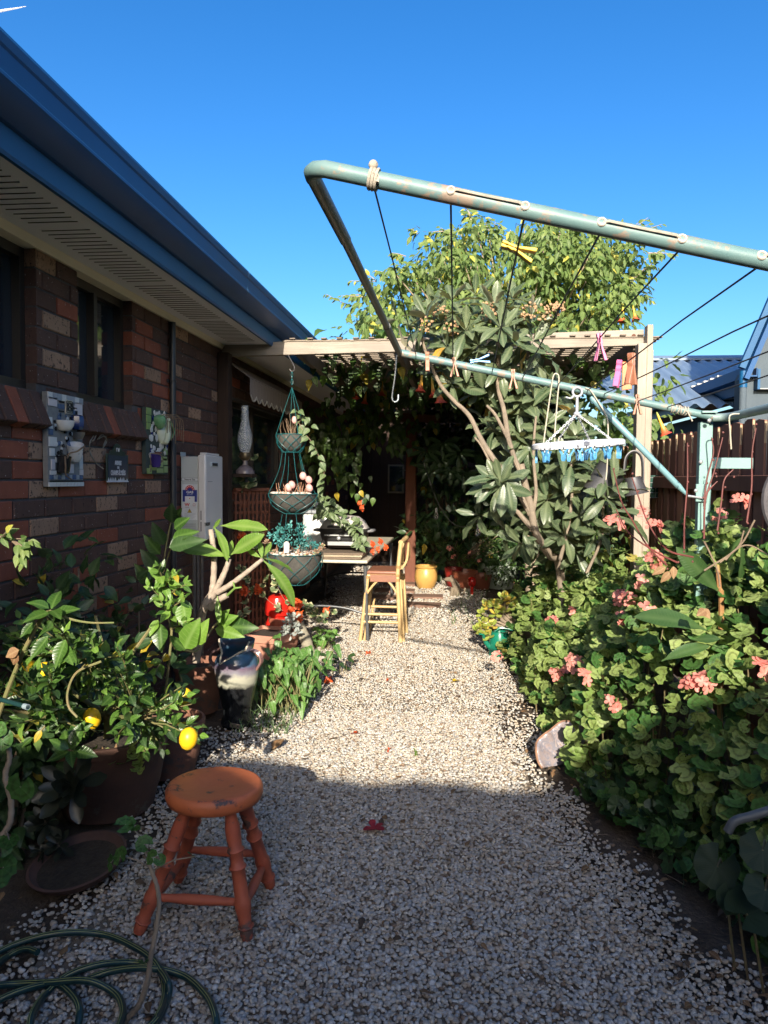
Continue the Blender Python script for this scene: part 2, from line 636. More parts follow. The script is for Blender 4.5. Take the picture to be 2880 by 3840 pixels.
path_m = plain('path_bed', (0.24, 0.195, 0.15), 0.95, (0.15, 0.12, 0.09), 14, 0.8, 80, spots=(0.2, 0.16, 0.12), spot_scale=90, spot_cut=0.6, dist=0.01)
mb = MB(); ys = [-4 + 0.4 * i for i in range(42)]
vv = []
for y in ys: vv += [(xl(max(y, 0)) + 0.16 + .05 * math.sin(y * 5), y, -0.004), (xr(max(y, 0)) - 0.2 + .06 * math.sin(y * 4), y, -0.004)]
mb.add(vv, [(2 * i, 2 * i + 1, 2 * i + 3, 2 * i + 2) for i in range(len(ys) - 1)])
tag(mb.build('gravel_path', path_m), kind='structure')

gm = NT('gravel_stone')
ga = gm.new('ShaderNodeAttribute', attribute_name='tone')
gn = gm.noise(gm.coord('Object'), 220, 3, 0.6)
gm.base(gm.mix(gm.ramp(gn, [(0.4, 0.0), (0.75, 0.4)]), ga.outputs['Color'], (0.2, 0.15, 0.1)))
gm.rough(0.55); gm.b.inputs['Specular IOR Level'].default_value = 0.4


def gravel(name, y0, y1, sp, size, ico, seed, lift=0.0):
    rg = np.random.default_rng(seed)
    gx = np.arange(-1.75, 1.6, sp); gy = np.arange(y0, y1, sp * 0.87)
    X, Y = np.meshgrid(gx, gy); X[1::2] += sp / 2
    X = (X + rg.uniform(-.42, .42, X.shape) * sp).ravel(); Y = (Y + rg.uniform(-.42, .42, Y.shape) * sp).ravel()
    L = np.interp(Y, [0, 2.0, 2.7, 4.2, 5.5, 6.5, 12], [-1.2, -1.36, -1.3, -1.17, -1.22, -1.5, -1.7])
    Rr = np.interp(Y, [0, 2.1, 3.4, 4.9, 7, 9.5, 12], [1.35, 0.8, 0.5, 0.42, 0.32, 0.35, 0.3])
    big = np.sin(X * 5.1 + Y * 2.3) * 0.1 + np.sin(X * 11 - Y * 7) * 0.06
    ml = np.clip((X - L + 0.1 + big) / 0.35, 0, 1); mr = np.clip((Rr + 0.10 + big - X) / 0.32, 0, 1)
    keep = rg.uniform(0, 1, X.shape) < np.minimum(ml, mr) ** 0.8 * 0.97
    X, Y = X[keep], Y[keep]; n = len(X)
    if ico:
        g = (1 + 5 ** .5) / 2
        bv = np.array([(-1, g, 0), (1, g, 0), (-1, -g, 0), (1, -g, 0), (0, -1, g), (0, 1, g), (0, -1, -g), (0, 1, -g), (g, 0, -1), (g, 0, 1), (-g, 0, -1), (-g, 0, 1)]) / math.sqrt(1 + g * g)
        bf = np.array([(0, 11, 5), (0, 5, 1), (0, 1, 7), (0, 7, 10), (0, 10, 11), (1, 5, 9), (5, 11, 4), (11, 10, 2), (10, 7, 6), (7, 1, 8), (3, 9, 4), (3, 4, 2), (3, 2, 6), (3, 6, 8), (3, 8, 9), (4, 9, 5), (2, 4, 11), (6, 2, 10), (8, 6, 7), (9, 8, 1)])
    else:
        bv = np.array([(1, 0, 0), (-1, 0, 0), (0, 1, 0), (0, -1, 0), (0, 0, 1), (0, 0, -1)], float)
        bf = np.array([(0, 2, 4), (2, 1, 4), (1, 3, 4), (3, 0, 4), (2, 0, 5), (1, 2, 5), (3, 1, 5), (0, 3, 5)])
    s = size * rg.uniform(0.6, 1.35, n)
    sx, sy, sz = s * rg.uniform(.85, 1.3, n), s * rg.uniform(.65, 1.0, n), s * rg.uniform(.45, .75, n)
    a, b = rg.uniform(0, 6.28, n), rg.normal(0, .35, n)
    V = bv[None] * (1 + rg.uniform(-.16, .16, (n, len(bv), 1))) * np.stack([sx, sy, sz], 1)[:, None]
    y2 = V[..., 1] * np.cos(b)[:, None] - V[..., 2] * np.sin(b)[:, None]; z2 = V[..., 1] * np.sin(b)[:, None] + V[..., 2] * np.cos(b)[:, None]
    x3 = V[..., 0] * np.cos(a)[:, None] - y2 * np.sin(a)[:, None]; y3 = V[..., 0] * np.sin(a)[:, None] + y2 * np.cos(a)[:, None]
    hz = rg.uniform(0.0, size * 0.9, n) + lift
    P = np.stack([x3 + X[:, None], y3 + Y[:, None], z2 + hz[:, None]], -1).reshape(-1, 3)
    nb, nf = len(bv), len(bf)
    Fi = (bf[None] + (np.arange(n) * nb)[:, None, None]).reshape(-1)
    me = bpy.data.meshes.new(name)
    me.vertices.add(len(P)); me.vertices.foreach_set('co', P.astype(np.float32).ravel())
    me.loops.add(len(Fi)); me.loops.foreach_set('vertex_index', Fi.astype(np.int32))
    me.polygons.add(n * nf); me.polygons.foreach_set('loop_start', np.arange(n * nf, dtype=np.int32) * 3)
    pal = np.array([(.60, .57, .51), (.52, .49, .44), (.56, .49, .39), (.47, .39, .30), (.36, .30, .24), (.40, .40, .39), (.22, .15, .10), (.66, .64, .60)])
    pk = rg.choice(8, n, p=[.19, .20, .20, .14, .06, .11, .045, .055])
    col = pal[pk] * rg.uniform(.74, 1.05, (n, 1))
    ca = me.attributes.new('tone', 'FLOAT_COLOR', 'POINT')
    ca.data.foreach_set('color', np.repeat(np.concatenate([col, np.ones((n, 1))], 1), nb, 0).astype(np.float32).ravel())
    me.materials.append(gm.m)
    me.polygons.foreach_set('use_smooth', np.ones(n * nf, dtype=bool))
    me.update(calc_edges=True); me.validate()
    o = bpy.data.objects.new(name, me); C.objects.link(o)
    return tag(o, 'pale cream and grey pebbles loosely covering the garden path', 'gravel', None, 'stuff')


gravel('gravel', 1.55, 4.4, 0.0128, 0.0084, True, 1)
gravel('gravel', 4.4, 7.2, 0.0165, 0.0105, False, 2)
gravel('gravel', 7.2, 12.0, 0.027, 0.0165, False, 3)

# ------------------------------------------------------------------ the brick house on the left
WX = -1.888                                    # face of the brick wall
house = thing('brick_house', (WX, 4.0, 0), 'dark brick house with white vented eave and navy blue gutter', 'house')
mortar_m = plain('mortar', (0.085, 0.076, 0.075), 0.95, (0.055, 0.05, 0.05), 30, 0.5, 120)


def brickmat(name, c1, c2, spot, cut, white=True):
    t = NT(name)
    oi = t.new('ShaderNodeObjectInfo')
    co = t.coord('Object')
    ad = t.new('ShaderNodeVectorMath'); ad.operation = 'ADD'
    t.link(co, ad.inputs[0])
    sc_ = t.new('ShaderNodeVectorMath'); sc_.operation = 'SCALE'; t.link(oi.outputs['Location'], sc_.inputs[0]); sc_.inputs['Scale'].default_value = 3.7
    t.link(sc_.outputs[0], ad.inputs[1]); p = ad.outputs[0]
    f = t.noise(p, 9, 4, 0.6)
    c = t.mix(t.ramp(f, [(0.3, 0.0), (0.72, 1.0)]), c1, c2)
    c = t.mix(t.math('MULTIPLY', oi.outputs['Random'], 0.55), c, tuple(x * 0.62 for x in c1))
    sp = t.noise(p, 52, 3, 0.7)
    c = t.mix(t.ramp(sp, [(cut, 0.0), (cut + 0.05, 0.9)]), c, spot)
    if white:
        w = t.noise(p, 85, 2, 0.6)
        c = t.mix(t.ramp(w, [(0.70, 0.0), (0.725, 0.8)]), c, (0.5, 0.46, 0.42))
    t.base(c); t.rough(0.8); t.b.inputs['Specular IOR Level'].default_value = 0.25
    t.bump(t.noise(p, 60, 5, 0.7), 0.5, 0.003)
    return t.m


B_DARK = brickmat('brick_dark', (0.115, 0.062, 0.048), (0.075, 0.043, 0.036), (0.02, 0.014, 0.013), 0.63)
B_RED = brickmat('brick_red', (0.30, 0.092, 0.052), (0.20, 0.06, 0.038), (0.05, 0.03, 0.03), 0.68)
B_TAN = brickmat('brick_tan', (0.37, 0.225, 0.145), (0.28, 0.165, 0.11), (0.045, 0.028, 0.024), 0.565, False)


def brick_mesh(kind, m, seed):
    rr = random.Random(seed)
    d, w, h, e = 0.05, 0.115, 0.038, 0.004      # depth of the slab, half length, half height, worn edge
    j = lambda: rr.uniform(-0.0012, 0.0012)
    vv = [(0 + j(), -w + e + j(), -h + e + j()), (0 + j(), w - e + j(), -h + e + j()), (0 + j(), w - e + j(), h - e + j()), (0 + j(), -w + e + j(), h - e + j()),
          (-e, -w + j(), -h + j()), (-e, w + j(), -h + j()), (-e, w + j(), h + j()), (-e, -w + j(), h + j()),
          (-d, -w, -h), (-d, w, -h), (-d, w, h), (-d, -w, h)]
    ff = [(0, 1, 2, 3)]
    for k in range(4):
        ff.append((4 + k, 4 + (k + 1) % 4, (k + 1) % 4, k)); ff.append((8 + k, 8 + (k + 1) % 4, 4 + (k + 1) % 4, 4 + k))
    me = bpy.data.meshes.new('brick'); me.from_pydata(vv, [], ff); me.materials.append(m)
    return me


BM = {k: [brick_mesh(k, m, i * 7 + s) for s in range(3)] for i, (k, m) in enumerate((('d', B_DARK), ('r', B_RED), ('t', B_TAN)))}
TAN = [(114, 1701), (114, 1848), (217, 1989), (353, 1777), (442, 1902), (472, 2076), (515, 1674), (602, 1837), (681, 1400), (599, 1425), (754, 1560), (81, 2146), (396, 2211), (179, 1343), (702, 1267), (198, 1002), (255, 1233), (174, 1328), (90, 2146), (430, 2330)]
RED = [(146, 1636), (27, 1696), (146, 1777), (27, 1848), (315, 1843), (401, 1843), (108, 1994), (358, 2032), (434, 2021), (564, 1945), (618, 1930), (521, 2119), (293, 2173), (494, 1723), (575, 1788), (542, 1392), (616, 1473), (683, 1490), (580, 1322), (727, 1642), (445, 2271), (536, 1284), (600, 1311), (571, 1240), (617, 1479), (682, 1492), (277, 1173), (40, 2160), (440, 2250), (30, 2140), (690, 1740)]
openings = [(1.6, 3.12, 1.81, 3.0), (3.475, 4.083, 1.81, 3.0), (5.95, 7.75, 1.32, 2.08), (9.2, 10.2, 0.0, 2.1)]   # y0, y1, z0, z1
SILLS = [(1.6, 3.20, 1.665, 1.81), (3.40, 4.16, 1.665, 1.81)]
marks = {}
for lst, k in ((TAN, 't'), (RED, 'r')):
    for px, py in lst:
        p = at(px, py, X=WX); row = int(math.floor((p.z - 0.0345) / 0.086))
        col_ = int(math.floor((p.y - 3.046 - (0.12 if row % 2 == 0 else 0)) / 0.24))
        marks[(row, col_)] = k
blist = []
for row in range(0, 28):
    z0 = 0.0345 + row * 0.086 + 0.005; z1 = z0 + 0.076
    off = 0.12 if row % 2 == 0 else 0.0
    for col_ in range(-9, 40):
        y0 = 3.046 + off + col_ * 0.24 + 0.005; y1 = y0 + 0.23
        spans = [(y0, y1)]
        for (a, b, c, d) in openings + SILLS:
            if z1 > c + 0.02 and z0 < d - 0.02:
                ns = []
                for s, e in spans:
                    if e <= a or s >= b: ns.append((s, e)); continue
                    if s < a: ns.append((s, a))
                    if e > b: ns.append((b, e))
                spans = ns
        k = marks.get((row, col_))
        if k is None:
            q = random.random(); k = 'r' if q < 0.05 else ('t' if q < 0.085 else 'd')
        for s, e in spans:
            if e - s > 0.03 and z1 < 2.46: blist.append(((s + e) / 2, (z0 + z1) / 2, e - s, k))
# returns of the brick piers into the window openings
for (a, b, c, d) in openings[:2]:
    for yy, sg in ((a, 1), (b, -1)):
        pass
rec = []
for i, (y, z, L, k) in enumerate(blist):
    p = proj((WX, y, z))
    vis = p is not None and -20 < p[0] < 1050 and p[1] < 2420
    rec.append((L * 9 / p[2] if vis else -1, i))
rec.sort(reverse=True)
top = set(i for s, i in rec[:270] if s > 0)
bulk = {'d': MB(), 'r': MB(), 't': MB()}
for i, (y, z, L, k) in enumerate(blist):
    M = Matrix.Translation((WX + random.uniform(-0.0015, 0.0015), y, z)) @ Matrix.Diagonal((1, L / 0.23, 1, 1))
    if i in top:
        place('brick', random.choice(BM[k]), M, house)
    else:
        m0 = BM[k][0]
        bulk[k].add([M @ v.co for v in m0.vertices], [tuple(q.vertices) for q in m0.polygons])
for k, m in (('d', B_DARK), ('r', B_RED), ('t', B_TAN)):
    bulk[k].build('brickwork', m, house, smooth=False, kind='stuff')
# mortar behind the bricks, built round the openings
w = MB()
yc = [1.2] + [v for o in openings for v in o[:2]] + [12.5]
zones = [(1.2, 12.5, 0, 2.46)]
w.box2((WX - 0.007, 1.2, 0), (WX - 0.12, 12.5, 1.32)) if False else None
segs = []
prev = -1.0
for (a, b, c, d) in openings:
    segs.append((prev, a, 0, 2.47)); segs.append((a, b, 0, c))
    if d < 2.4: segs.append((a, b, d, 2.47))
    prev = b
segs.append((prev, 12.5, 0, 2.47))
for a, b, c, d in segs:
    if d - c > 0.01: w.box2((WX - 0.008, a, c), (WX - 0.11, b, d))
w.build('wall', mortar_m, house, smooth=False)
# bricks of the two pier returns that face the camera
for yy in (3.12, 4.083):
    for row in range(20, 28):
        z = 0.0345 + row * 0.086 + 0.043
        k = marks.get((row, 0 if yy < 3.5 else 4), 'd') if row % 2 else 'd'
        if z > 1.84 and z < 2.44:
            M = Matrix.Translation((WX - 0.058, yy - 0.003, z)) @ Matrix.Rotation(R(-90), 4, 'Z') @ Matrix.Diagonal((0.2, 0.5, 1, 1))
            place('brick', random.choice(BM[k]), M, house)
# sloping sill bricks
sill_rot = Matrix.Rotation(R(24), 3, 'Y')
for (a, b, c, d) in SILLS:
    y = a + 0.04; i = 0
    while y < b - 0.03:
        k = 'r' if (i % 6 == 4 and a > 3) or (abs(y - 2.95) < 0.05) else 'd'
        M = Matrix.Translation((WX + 0.025, y, (c + d) / 2 - 0.005)) @ Matrix.Rotation(R(-22), 4, 'Y') @ Matrix.Rotation(R(90 + random.uniform(-1.5, 1.5)), 4, 'X') @ Matrix.Diagonal((1.0, 0.72, 1, 1))
        if y > 2.2: place('sill_brick', random.choice(BM[k]), M, house)
        y += 0.086; i += 1
# soffit with its slots, wall moulding, fascia, gutter, roof
soff_m = plain('eave_white', (0.88, 0.89, 0.95), 0.7, (0.85, 0.86, 0.93), 3, 0.05, 40)
mould_m = plain('eave_moulding', (0.80, 0.74, 0.6), 0.6, (0.76, 0.7, 0.57), 5, 0.05, 40)
navy_m = plain('navy_paint', (0.005, 0.07, 0.21), 0.5, (0.005, 0.058, 0.175), 2, 0.03, 30, spec=0.3)
navy2_m = plain('navy_gutter', (0.007, 0.085, 0.21), 0.45, (0.006, 0.07, 0.18), 2, 0.03, 30, spec=0.3)
slot_m = plain('slot_dark', (0.015, 0.015, 0.018), 0.9)
YA, YB = -2.5, 12.5
ZS = 2.475
s_ = MB(); s_.box2((WX - 0.12, YA, ZS), (-1.475, YB, ZS + 0.012)); s_.build('soffit', soff_m, house, smooth=False)
s_ = MB()
s_.prism([(WX - 0.11, YA, 2.44), (WX + 0.012, YA, 2.44), (WX + 0.016, YA, 2.452), (WX + 0.03, YA, ZS - 0.001), (WX - 0.11, YA, ZS - 0.001)], (0, YB - YA, 0)); s_.build('eave_moulding', mould_m, house, angle=20)
slot_me = MB().box((0, 0, 0), (0.215, 0.0036, 0.004)).mesh('vent_slot', slot_m, smooth=False)
y = 2.1
i = 0
while y < 5.5:
    if i % 18 != 17:
        place('vent_slot', slot_me, Matrix.Translation((-1.68, y, ZS - 0.0005)), house)
    y += 0.05; i += 1
s_ = MB()
s_.prism([(-1.49, YA, 2.462), (-1.474, YA, 2.462), (-1.468, YA, 2.474), (-1.468, YA, 2.556), (-1.49, YA, 2.556)], (0, YB - YA, 0)); s_.build('fascia', navy2_m, house, smooth=False)
s_ = MB()
prof = [(-1.474, 2.560), (-1.45, 2.558), (-1.405, 2.578), (-1.375, 2.604), (-1.362, 2.618), (-1.362, 2.628), (-1.366, 2.634), (-1.366, 2.700), (-1.360, 2.708), (-1.356, 2.735), (-1.362, 2.75), (-1.372, 2.742), (-1.376, 2.632), (-1.41, 2.592), (-1.47, 2.572)]
s_.prism([(x, YA, z) for x, z in prof], (0, YB - YA, 0)); s_.build('gutter', navy_m, house, angle=25)
jt = MB(); jt.prism([(x + .0015, 4.62, z) for x, z in prof[3:11]] + [(-1.372, 4.62, 2.742), (-1.376, 4.62, 2.632)], (0, 0.012, 0)); jt.build('gutter_joint', navy2_m, house, smooth=False)
roof_m = plain('roof_tile', (0.10, 0.055, 0.045), 0.85, (0.07, 0.04, 0.035), 3)
s_ = MB(); s_.prism([(-1.42, YA, 2.66), (-1.42, YA, 2.69), (-5.5, YA, 4.2), (-5.5, YA, 4.17)], (0, YB - YA, 0)); s_.build('roof', roof_m, house, smooth=False)
# windows
frame_m = plain('window_frame', (0.022, 0.017, 0.014), 0.45, (0.03, 0.022, 0.017), 8)
gl = NT('window_glass'); gl.base((0.012, 0.02, 0.03)); gl.rough(0.06); gl.b.inputs['Specular IOR Level'].default_value = 0.9
glass_m = gl.m
for (a, b, c, d) in openings[:3]:
    d2 = min(d, 2.44); fx = WX - 0.085
    fr = MB()
    for (p, q) in (((a, c), (b, c + 0.045)), ((a, d2 - 0.045), (b, d2)), ((a, c + 0.046), (a + 0.04, d2 - 0.046)), ((b - 0.04, c + 0.046), (b, d2 - 0.046))):
        fr.box2((fx - 0.03, p[0], p[1]), (fx + 0.03, q[0], q[1]))
    m1 = a + (b - a) * 0.42
    fr.box2((fx - 0.02, m1 - 0.018, c + 0.046), (fx + 0.045, m1 + 0.018, d2 - 0.046))
    wf = fr.build('window', frame_m, house, smooth=False)
    for (p, q, xo) in ((a + 0.041, m1 - 0.019, 0.0), (m1 + 0.019, b - 0.041, -0.012)):
        g = MB(); g.box2((fx + xo - 0.003, p, c + 0.047), (fx + xo + 0.003, q, d2 - 0.047)); g.build('pane', glass_m, wf, smooth=False)
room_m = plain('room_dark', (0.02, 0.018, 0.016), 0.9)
rm_ = MB(); rm_.box2((WX - 0.32, -1, 0), (WX - 0.3, 12.5, 2.47)); rm_.build('inner_wall', room_m, house, smooth=False)
# door recess far along the wall, end wall of the house across the verandah
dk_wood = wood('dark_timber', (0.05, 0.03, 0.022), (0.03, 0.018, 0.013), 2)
dr = MB(); dr.box2((WX - 0.1, 9.2, 0), (WX - 0.06, 10.2, 2.1)); dr.build('door', dk_wood, house, bevel=0.004)
# black down pipe clipped to the bricks
pipe_m = plain('pipe_black', (0.02, 0.022, 0.026), 0.4, (0.028, 0.03, 0.034), 9)
pp = MB(); pp.tube([(WX + 0.026, 4.61, 0), (WX + 0.026, 4.61, 2.43)], 0.021, 14)
dp = thing('down_pipe', (WX + 0.04, 4.60, 0), 'narrow black down pipe running up the brick wall beside the gas heater', 'pipe')
pp.build('pipe', pipe_m, dp)
for z in (2.05, 1.18, 0.5):
    q = MB(); q.torus((WX + 0.026, 4.61, z), 0.0225, 0.004, 16, 6); q.box((WX + 0.005, 4.61, z), (0.008, 0.08, 0.02)); q.build('bracket', pipe_m, dp)

# ------------------------------------------------------------------ pergola
grey_wood = wood('weathered_timber', (0.38, 0.335, 0.28), (0.25, 0.215, 0.18), 0)
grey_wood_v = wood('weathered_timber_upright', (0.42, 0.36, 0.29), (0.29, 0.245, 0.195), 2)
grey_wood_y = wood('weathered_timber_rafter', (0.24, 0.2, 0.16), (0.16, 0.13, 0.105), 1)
brown_wood = wood('brown_timber', (0.20, 0.075, 0.045), (0.13, 0.05, 0.032), 2)
slat_m = wood('grey_slat', (0.30, 0.25, 0.20), (0.2, 0.165, 0.13), 0)
PY = 5.66
perg = thing('pergola', (-0.3, PY, 0), 'weathered grey timber pergola with lattice roof over the far courtyard', 'pergola')
pl = MB(); pl.box2((WX + 0.003, PY - 0.1, 0), (WX + 0.09, PY - 0.002, 2.40)); pl.build('post', dk_wood, perg, bevel=0.004)
bl, br_, br0 = at(1060, 1311, Y=PY + 0.02), at(2412, 1267, Y=PY + 0.02), at(800, 1311, Y=PY + 0.02)
bm1 = MB(); bm1.bar((WX + 0.004, PY + 0.02, bl.z - 0.002), (0.52, PY + 0.02, bl.z + (br_.z - bl.z) * 0.68), 0.045, 0.105); bm1.build('beam', grey_wood, perg, bevel=0.005)
bm2 = MB(); bm2.bar((0.523, PY + 0.02, bl.z + (br_.z - bl.z) * 0.68), br_, 0.045, 0.118); b2 = bm2.build('beam', grey_wood, perg, bevel=0.005)
rust_m = plain('rust', (0.13, 0.05, 0.025), 0.8, (0.08, 0.035, 0.02), 30)
bt = MB(); bt.tube([br_ + Vector((-0.075, -0.03, 0.01)), br_ + Vector((-0.075, -0.02, 0.01))], 0.015, 10); bt.build('bolt', rust_m, b2)
p0, p1 = at(2381, 1300, Y=PY), at(2436, 1300, Y=PY)
pr = MB(); pr.box2((p0.x, PY - 0.004, 0), (p0.x + 0.062, PY - 0.11, br_.z - 0.062)); pr.build('post', grey_wood_v, perg, bevel=0.004)
pr = MB(); pr.box2((p0.x + 0.065, PY + 0.0, 0), (p1.x, PY - 0.098, br_.z + 0.075)); pr.build('post', grey_wood_v, perg, bevel=0.004)
pr = MB(); pr.box2((p1.x + 0.002, PY + 0.0, 0), (p1.x + 0.03, PY + 0.1, br_.z - 0.09)); pr.build('post', grey_wood_v, perg, bevel=0.004)
RZ = bl.z + 0.0
for x, zz in ((-1.27, 0), (-0.48, 0), (0.35, 0.01), (p0.x + 0.02, 0.02)):
    rf = MB(); rf.box2((x - 0.022, PY + 0.045, RZ + zz - 0.055), (x + 0.022, 11.0, RZ + zz + 0.05)); rf.build('rafter', grey_wood_y, perg, bevel=0.003)
bmr = MB(); bmr.box2((-1.35, 11.0, RZ - 0.16), (1.45, 11.045, RZ + 0.02)); bmr.build('beam', grey_wood, perg, bevel=0.004)
sl_me = MB().box((0, 0, 0), (2.86, 0.042, 0.009)).mesh('slat', slat_m, smooth=False)
y = PY + 0.01
while y < 11.0:
    place('slat', sl_me, Matrix.Translation((0.06, y, RZ + 0.062 + random.uniform(0, 0.004))) @ Matrix.Rotation(R(random.uniform(-.35, .35)), 4, 'Z'), perg); y += 0.088
sl2 = MB().box((0, 0, 0), (0.042, 5.5, 0.009)).mesh('slat', grey_wood_y, smooth=False)
x = -1.3
while x < 1.45:
    place('slat', sl2, Matrix.Translation((x, 8.38, RZ + 0.0765)) @ Matrix.Rotation(R(random.uniform(-.3, .3)), 4, 'Z'), perg); x += 0.125
# short ends of the cover boards along the front beam
for px in (1068, 1155, 1230, 1320, 1420):
    q = at(px, 1281, Y=PY - 0.01); c = MB(); c.box((q.x, PY + 0.02, RZ + 0.0605), (0.03, 0.06, 0.012)); c.build('cap_block', grey_wood, perg, bevel=0.002)
# the brown middle post with its chamfered edge, and its beam
mp0 = at(1518, 2160, Y=10.0); mp1 = at(1558, 2160, Y=10.0); mt = at(1540, 1585, Y=10.0)
mpst = MB(); mpst.box2((mp0.x, 9.95, 0), (mp1.x, 10.1, mt.z)); mpst.build('post', brown_wood, perg, bevel=0.012)
sb0, sb1 = at(1400, 1532, Y=10.0), at(1570, 1562, Y=10.0)
sb = MB(); sb.bar((sb0.x - 0.4, 9.9, mt.z + 0.1), (sb1.x + 0.3, 9.9, mt.z + 0.04), 0.05, 0.11); sb.build('beam', brown_wood, perg, bevel=0.006)

# ------------------------------------------------------------------ back of the courtyard: a dark timber wall and a cream eave
back = thing('garden_shed', (-0.9, 12.6, 0), 'dark timber shed closing the far shaded end of the courtyard', 'shed')
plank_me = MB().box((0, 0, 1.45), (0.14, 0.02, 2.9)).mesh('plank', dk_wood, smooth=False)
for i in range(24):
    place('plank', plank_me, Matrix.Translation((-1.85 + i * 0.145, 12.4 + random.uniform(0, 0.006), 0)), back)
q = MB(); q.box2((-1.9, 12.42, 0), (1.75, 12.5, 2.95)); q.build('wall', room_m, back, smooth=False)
q = MB(); q.prism([(-1.9, 11.9, 2.86), (-1.9, 12.9, 3.15), (-1.9, 12.9, 3.19), (-1.9, 11.9, 2.90)], (3.7, 0, 0)); q.build('roof', roof_m, back, smooth=False)
pic = MB(); pc0, pc1 = at(1455, 1742, Y=12.38), at(1515, 1850, Y=12.38)
pic.box2((pc0.x, 12.36, pc1.z), (pc1.x, 12.385, pc0.z)); pic.build('window', plain('pale_frame', (0.20, 0.17, 0.12), 0.6), back, bevel=0.004)
pg_ = MB(); pg_.box2((pc0.x + 0.03, 12.352, pc1.z + 0.03), (pc1.x - 0.03, 12.358, pc0.z - 0.03)); pg_.build('pane', glass_m, back, smooth=False)

# ------------------------------------------------------------------ paling fence
FX = 1.60
fence = thing('paling_fence', (FX, 5.0, 0), 'tall dark brown timber paling fence with overlapping boards along the right side', 'fence')
fw = [wood('paling_%s' % n, c, tuple(v * 0.65 for v in c), 2, 0.85, 10) for n, c in (('brown', (0.27, 0.125, 0.09)), ('dark', (0.21, 0.10, 0.075)), ('worn', (0.33, 0.17, 0.12)))]
sunlit_cut_m = plain('sunlit_cut_timber', (0.5, 0.36, 0.22), 0.8)
pal_me = []
for i in range(4):
    rr = random.Random(i); t = rr.uniform(-.006, .006)
    mb = MB()
    mb.add([(0, -.056, 0), (0, .056, 0), (0, .056, 1.765 + t), (0, .02, 1.775), (0, -.056, 1.77 - t), (.014, -.056, 0), (.014, .056, 0), (.014, .056, 1.765 + t), (.014, .02, 1.775), (.014, -.056, 1.77 - t)],
           [(0, 1, 2, 3, 4), (9, 8, 7, 6, 5), (0, 4, 9, 5), (1, 6, 7, 2), (2, 7, 8, 3), (3, 8, 9, 4), (0, 5, 6, 1)])
    mb.box2((.001, -.0575, 1.69 - rr.uniform(0, .05)), (.013, -.0562, 1.762 - t), 1)  # cream strip of cut timber, with sunlight on the edge painted into it
    pal_me.append(mb.mesh('paling', [fw[i % 3], sunlit_cut_m], smooth=False))
y = 1.2; i = 0
while y < 13:
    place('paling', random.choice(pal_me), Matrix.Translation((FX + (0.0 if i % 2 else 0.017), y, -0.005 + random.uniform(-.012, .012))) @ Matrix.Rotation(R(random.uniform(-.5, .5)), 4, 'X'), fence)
    y += 0.088; i += 1
for z in (1.42, 0.75, 0.2):
    q = MB(); q.box2((FX - 0.045, 1.2, z - 0.045), (FX - 0.002, 13, z + 0.045)); q.build('rail', fw[1], fence, bevel=0.004)

# ------------------------------------------------------------------ the neighbour's house beyond the fence
nb = thing('neighbour_house', (3.2, 9, 0), 'grey blue rendered house with corrugated steel roof seen over the fence', 'house')
ren_m = plain('render_grey', (0.075, 0.10, 0.125), 0.85, (0.065, 0.088, 0.11), 4, 0.3, 90)
steel_m = plain('steel_roof', (0.20, 0.27, 0.36), 0.42, (0.17, 0.235, 0.32), 3, 0.02, 30, spec=0.5)
sunlit_end_m = plain('sunlit_sheet_white', (0.72, 0.7, 0.66), 0.6)
NX = 2.95
g0, g1 = at(2800, 1372, X=NX), at(2440, 1522, X=NX)
q = MB(); q.box2((NX + 0.45, g0.y - 0.6, 0), (NX + 0.6, 15.5, g0.z - 0.28)); q.build('wall', ren_m, nb, smooth=False)
# eave
q = MB()
q.prism([(NX, g0.y, g0.z), (NX, g0.y, g0.z - 0.11), (NX + 0.11, g0.y, g0.z - 0.11), (NX + 0.11, g0.y, g0.z - 0.02), (NX + 0.1, g0.y, g0.z - 0.02), (NX + 0.1, g0.y, g0.z - 0.095), (NX + 0.015, g0.y, g0.z - 0.095), (NX + 0.015, g0.y, g0.z)], (0, 8, 0)); q.build('gutter', navy_m, nb, smooth=False)
q = MB(); q.box2((NX + 0.115, g0.y, g0.z - 0.24), (NX + 0.14, g0.y + 8, g0.z - 0.03)); q.build('fascia', navy2_m, nb, smooth=False)
q = MB(); q.box2((NX + 0.142, g0.y, g0.z - 0.24), (NX + 0.45, g0.y + 8, g0.z - 0.23)); q.build('soffit', plain('soffit_grey', (0.4, 0.4, 0.38), 0.8), nb, smooth=False)
# roof plane facing the garden, corrugated, with a flat ridge capping
rl, rr_ = at(2425, 1352, Y=13.2), at(2850, 1352, Y=13.2)
vv, ff = [], []
nx = 150
x0, x1 = rl.x - 1.2, rr_.x + 1.2
zt, zb, yb = rl.z, g0.z - 0.35, 8.6
for i in range(nx + 1):
    x = x0 + (x1 - x0) * i / nx; w_ = 0.028 * math.sin(2 * math.pi * i / 6)
    xb = x - 0.45                                  # the sheets run a little across the view
    vv += [(xb, yb, zb + w_), (x, 13.2, zt + w_)]
for i in range(nx): ff.append((2 * i, 2 * i + 2, 2 * i + 3, 2 * i + 1))
q = MB(); q.add(vv, ff); q.build('roof', steel_m, nb, angle=60)
q = MB(); q.prism([(x0, 13.05, zt - 0.02), (x0, 13.05, zt + 0.015), (x0, 13.25, zt + 0.09), (x0, 13.5, zt + 0.015), (x0, 13.5, zt - 0.02)], (x1 - x0, 0, 0)); q.build('ridge_cap', steel_m, nb, smooth=False)
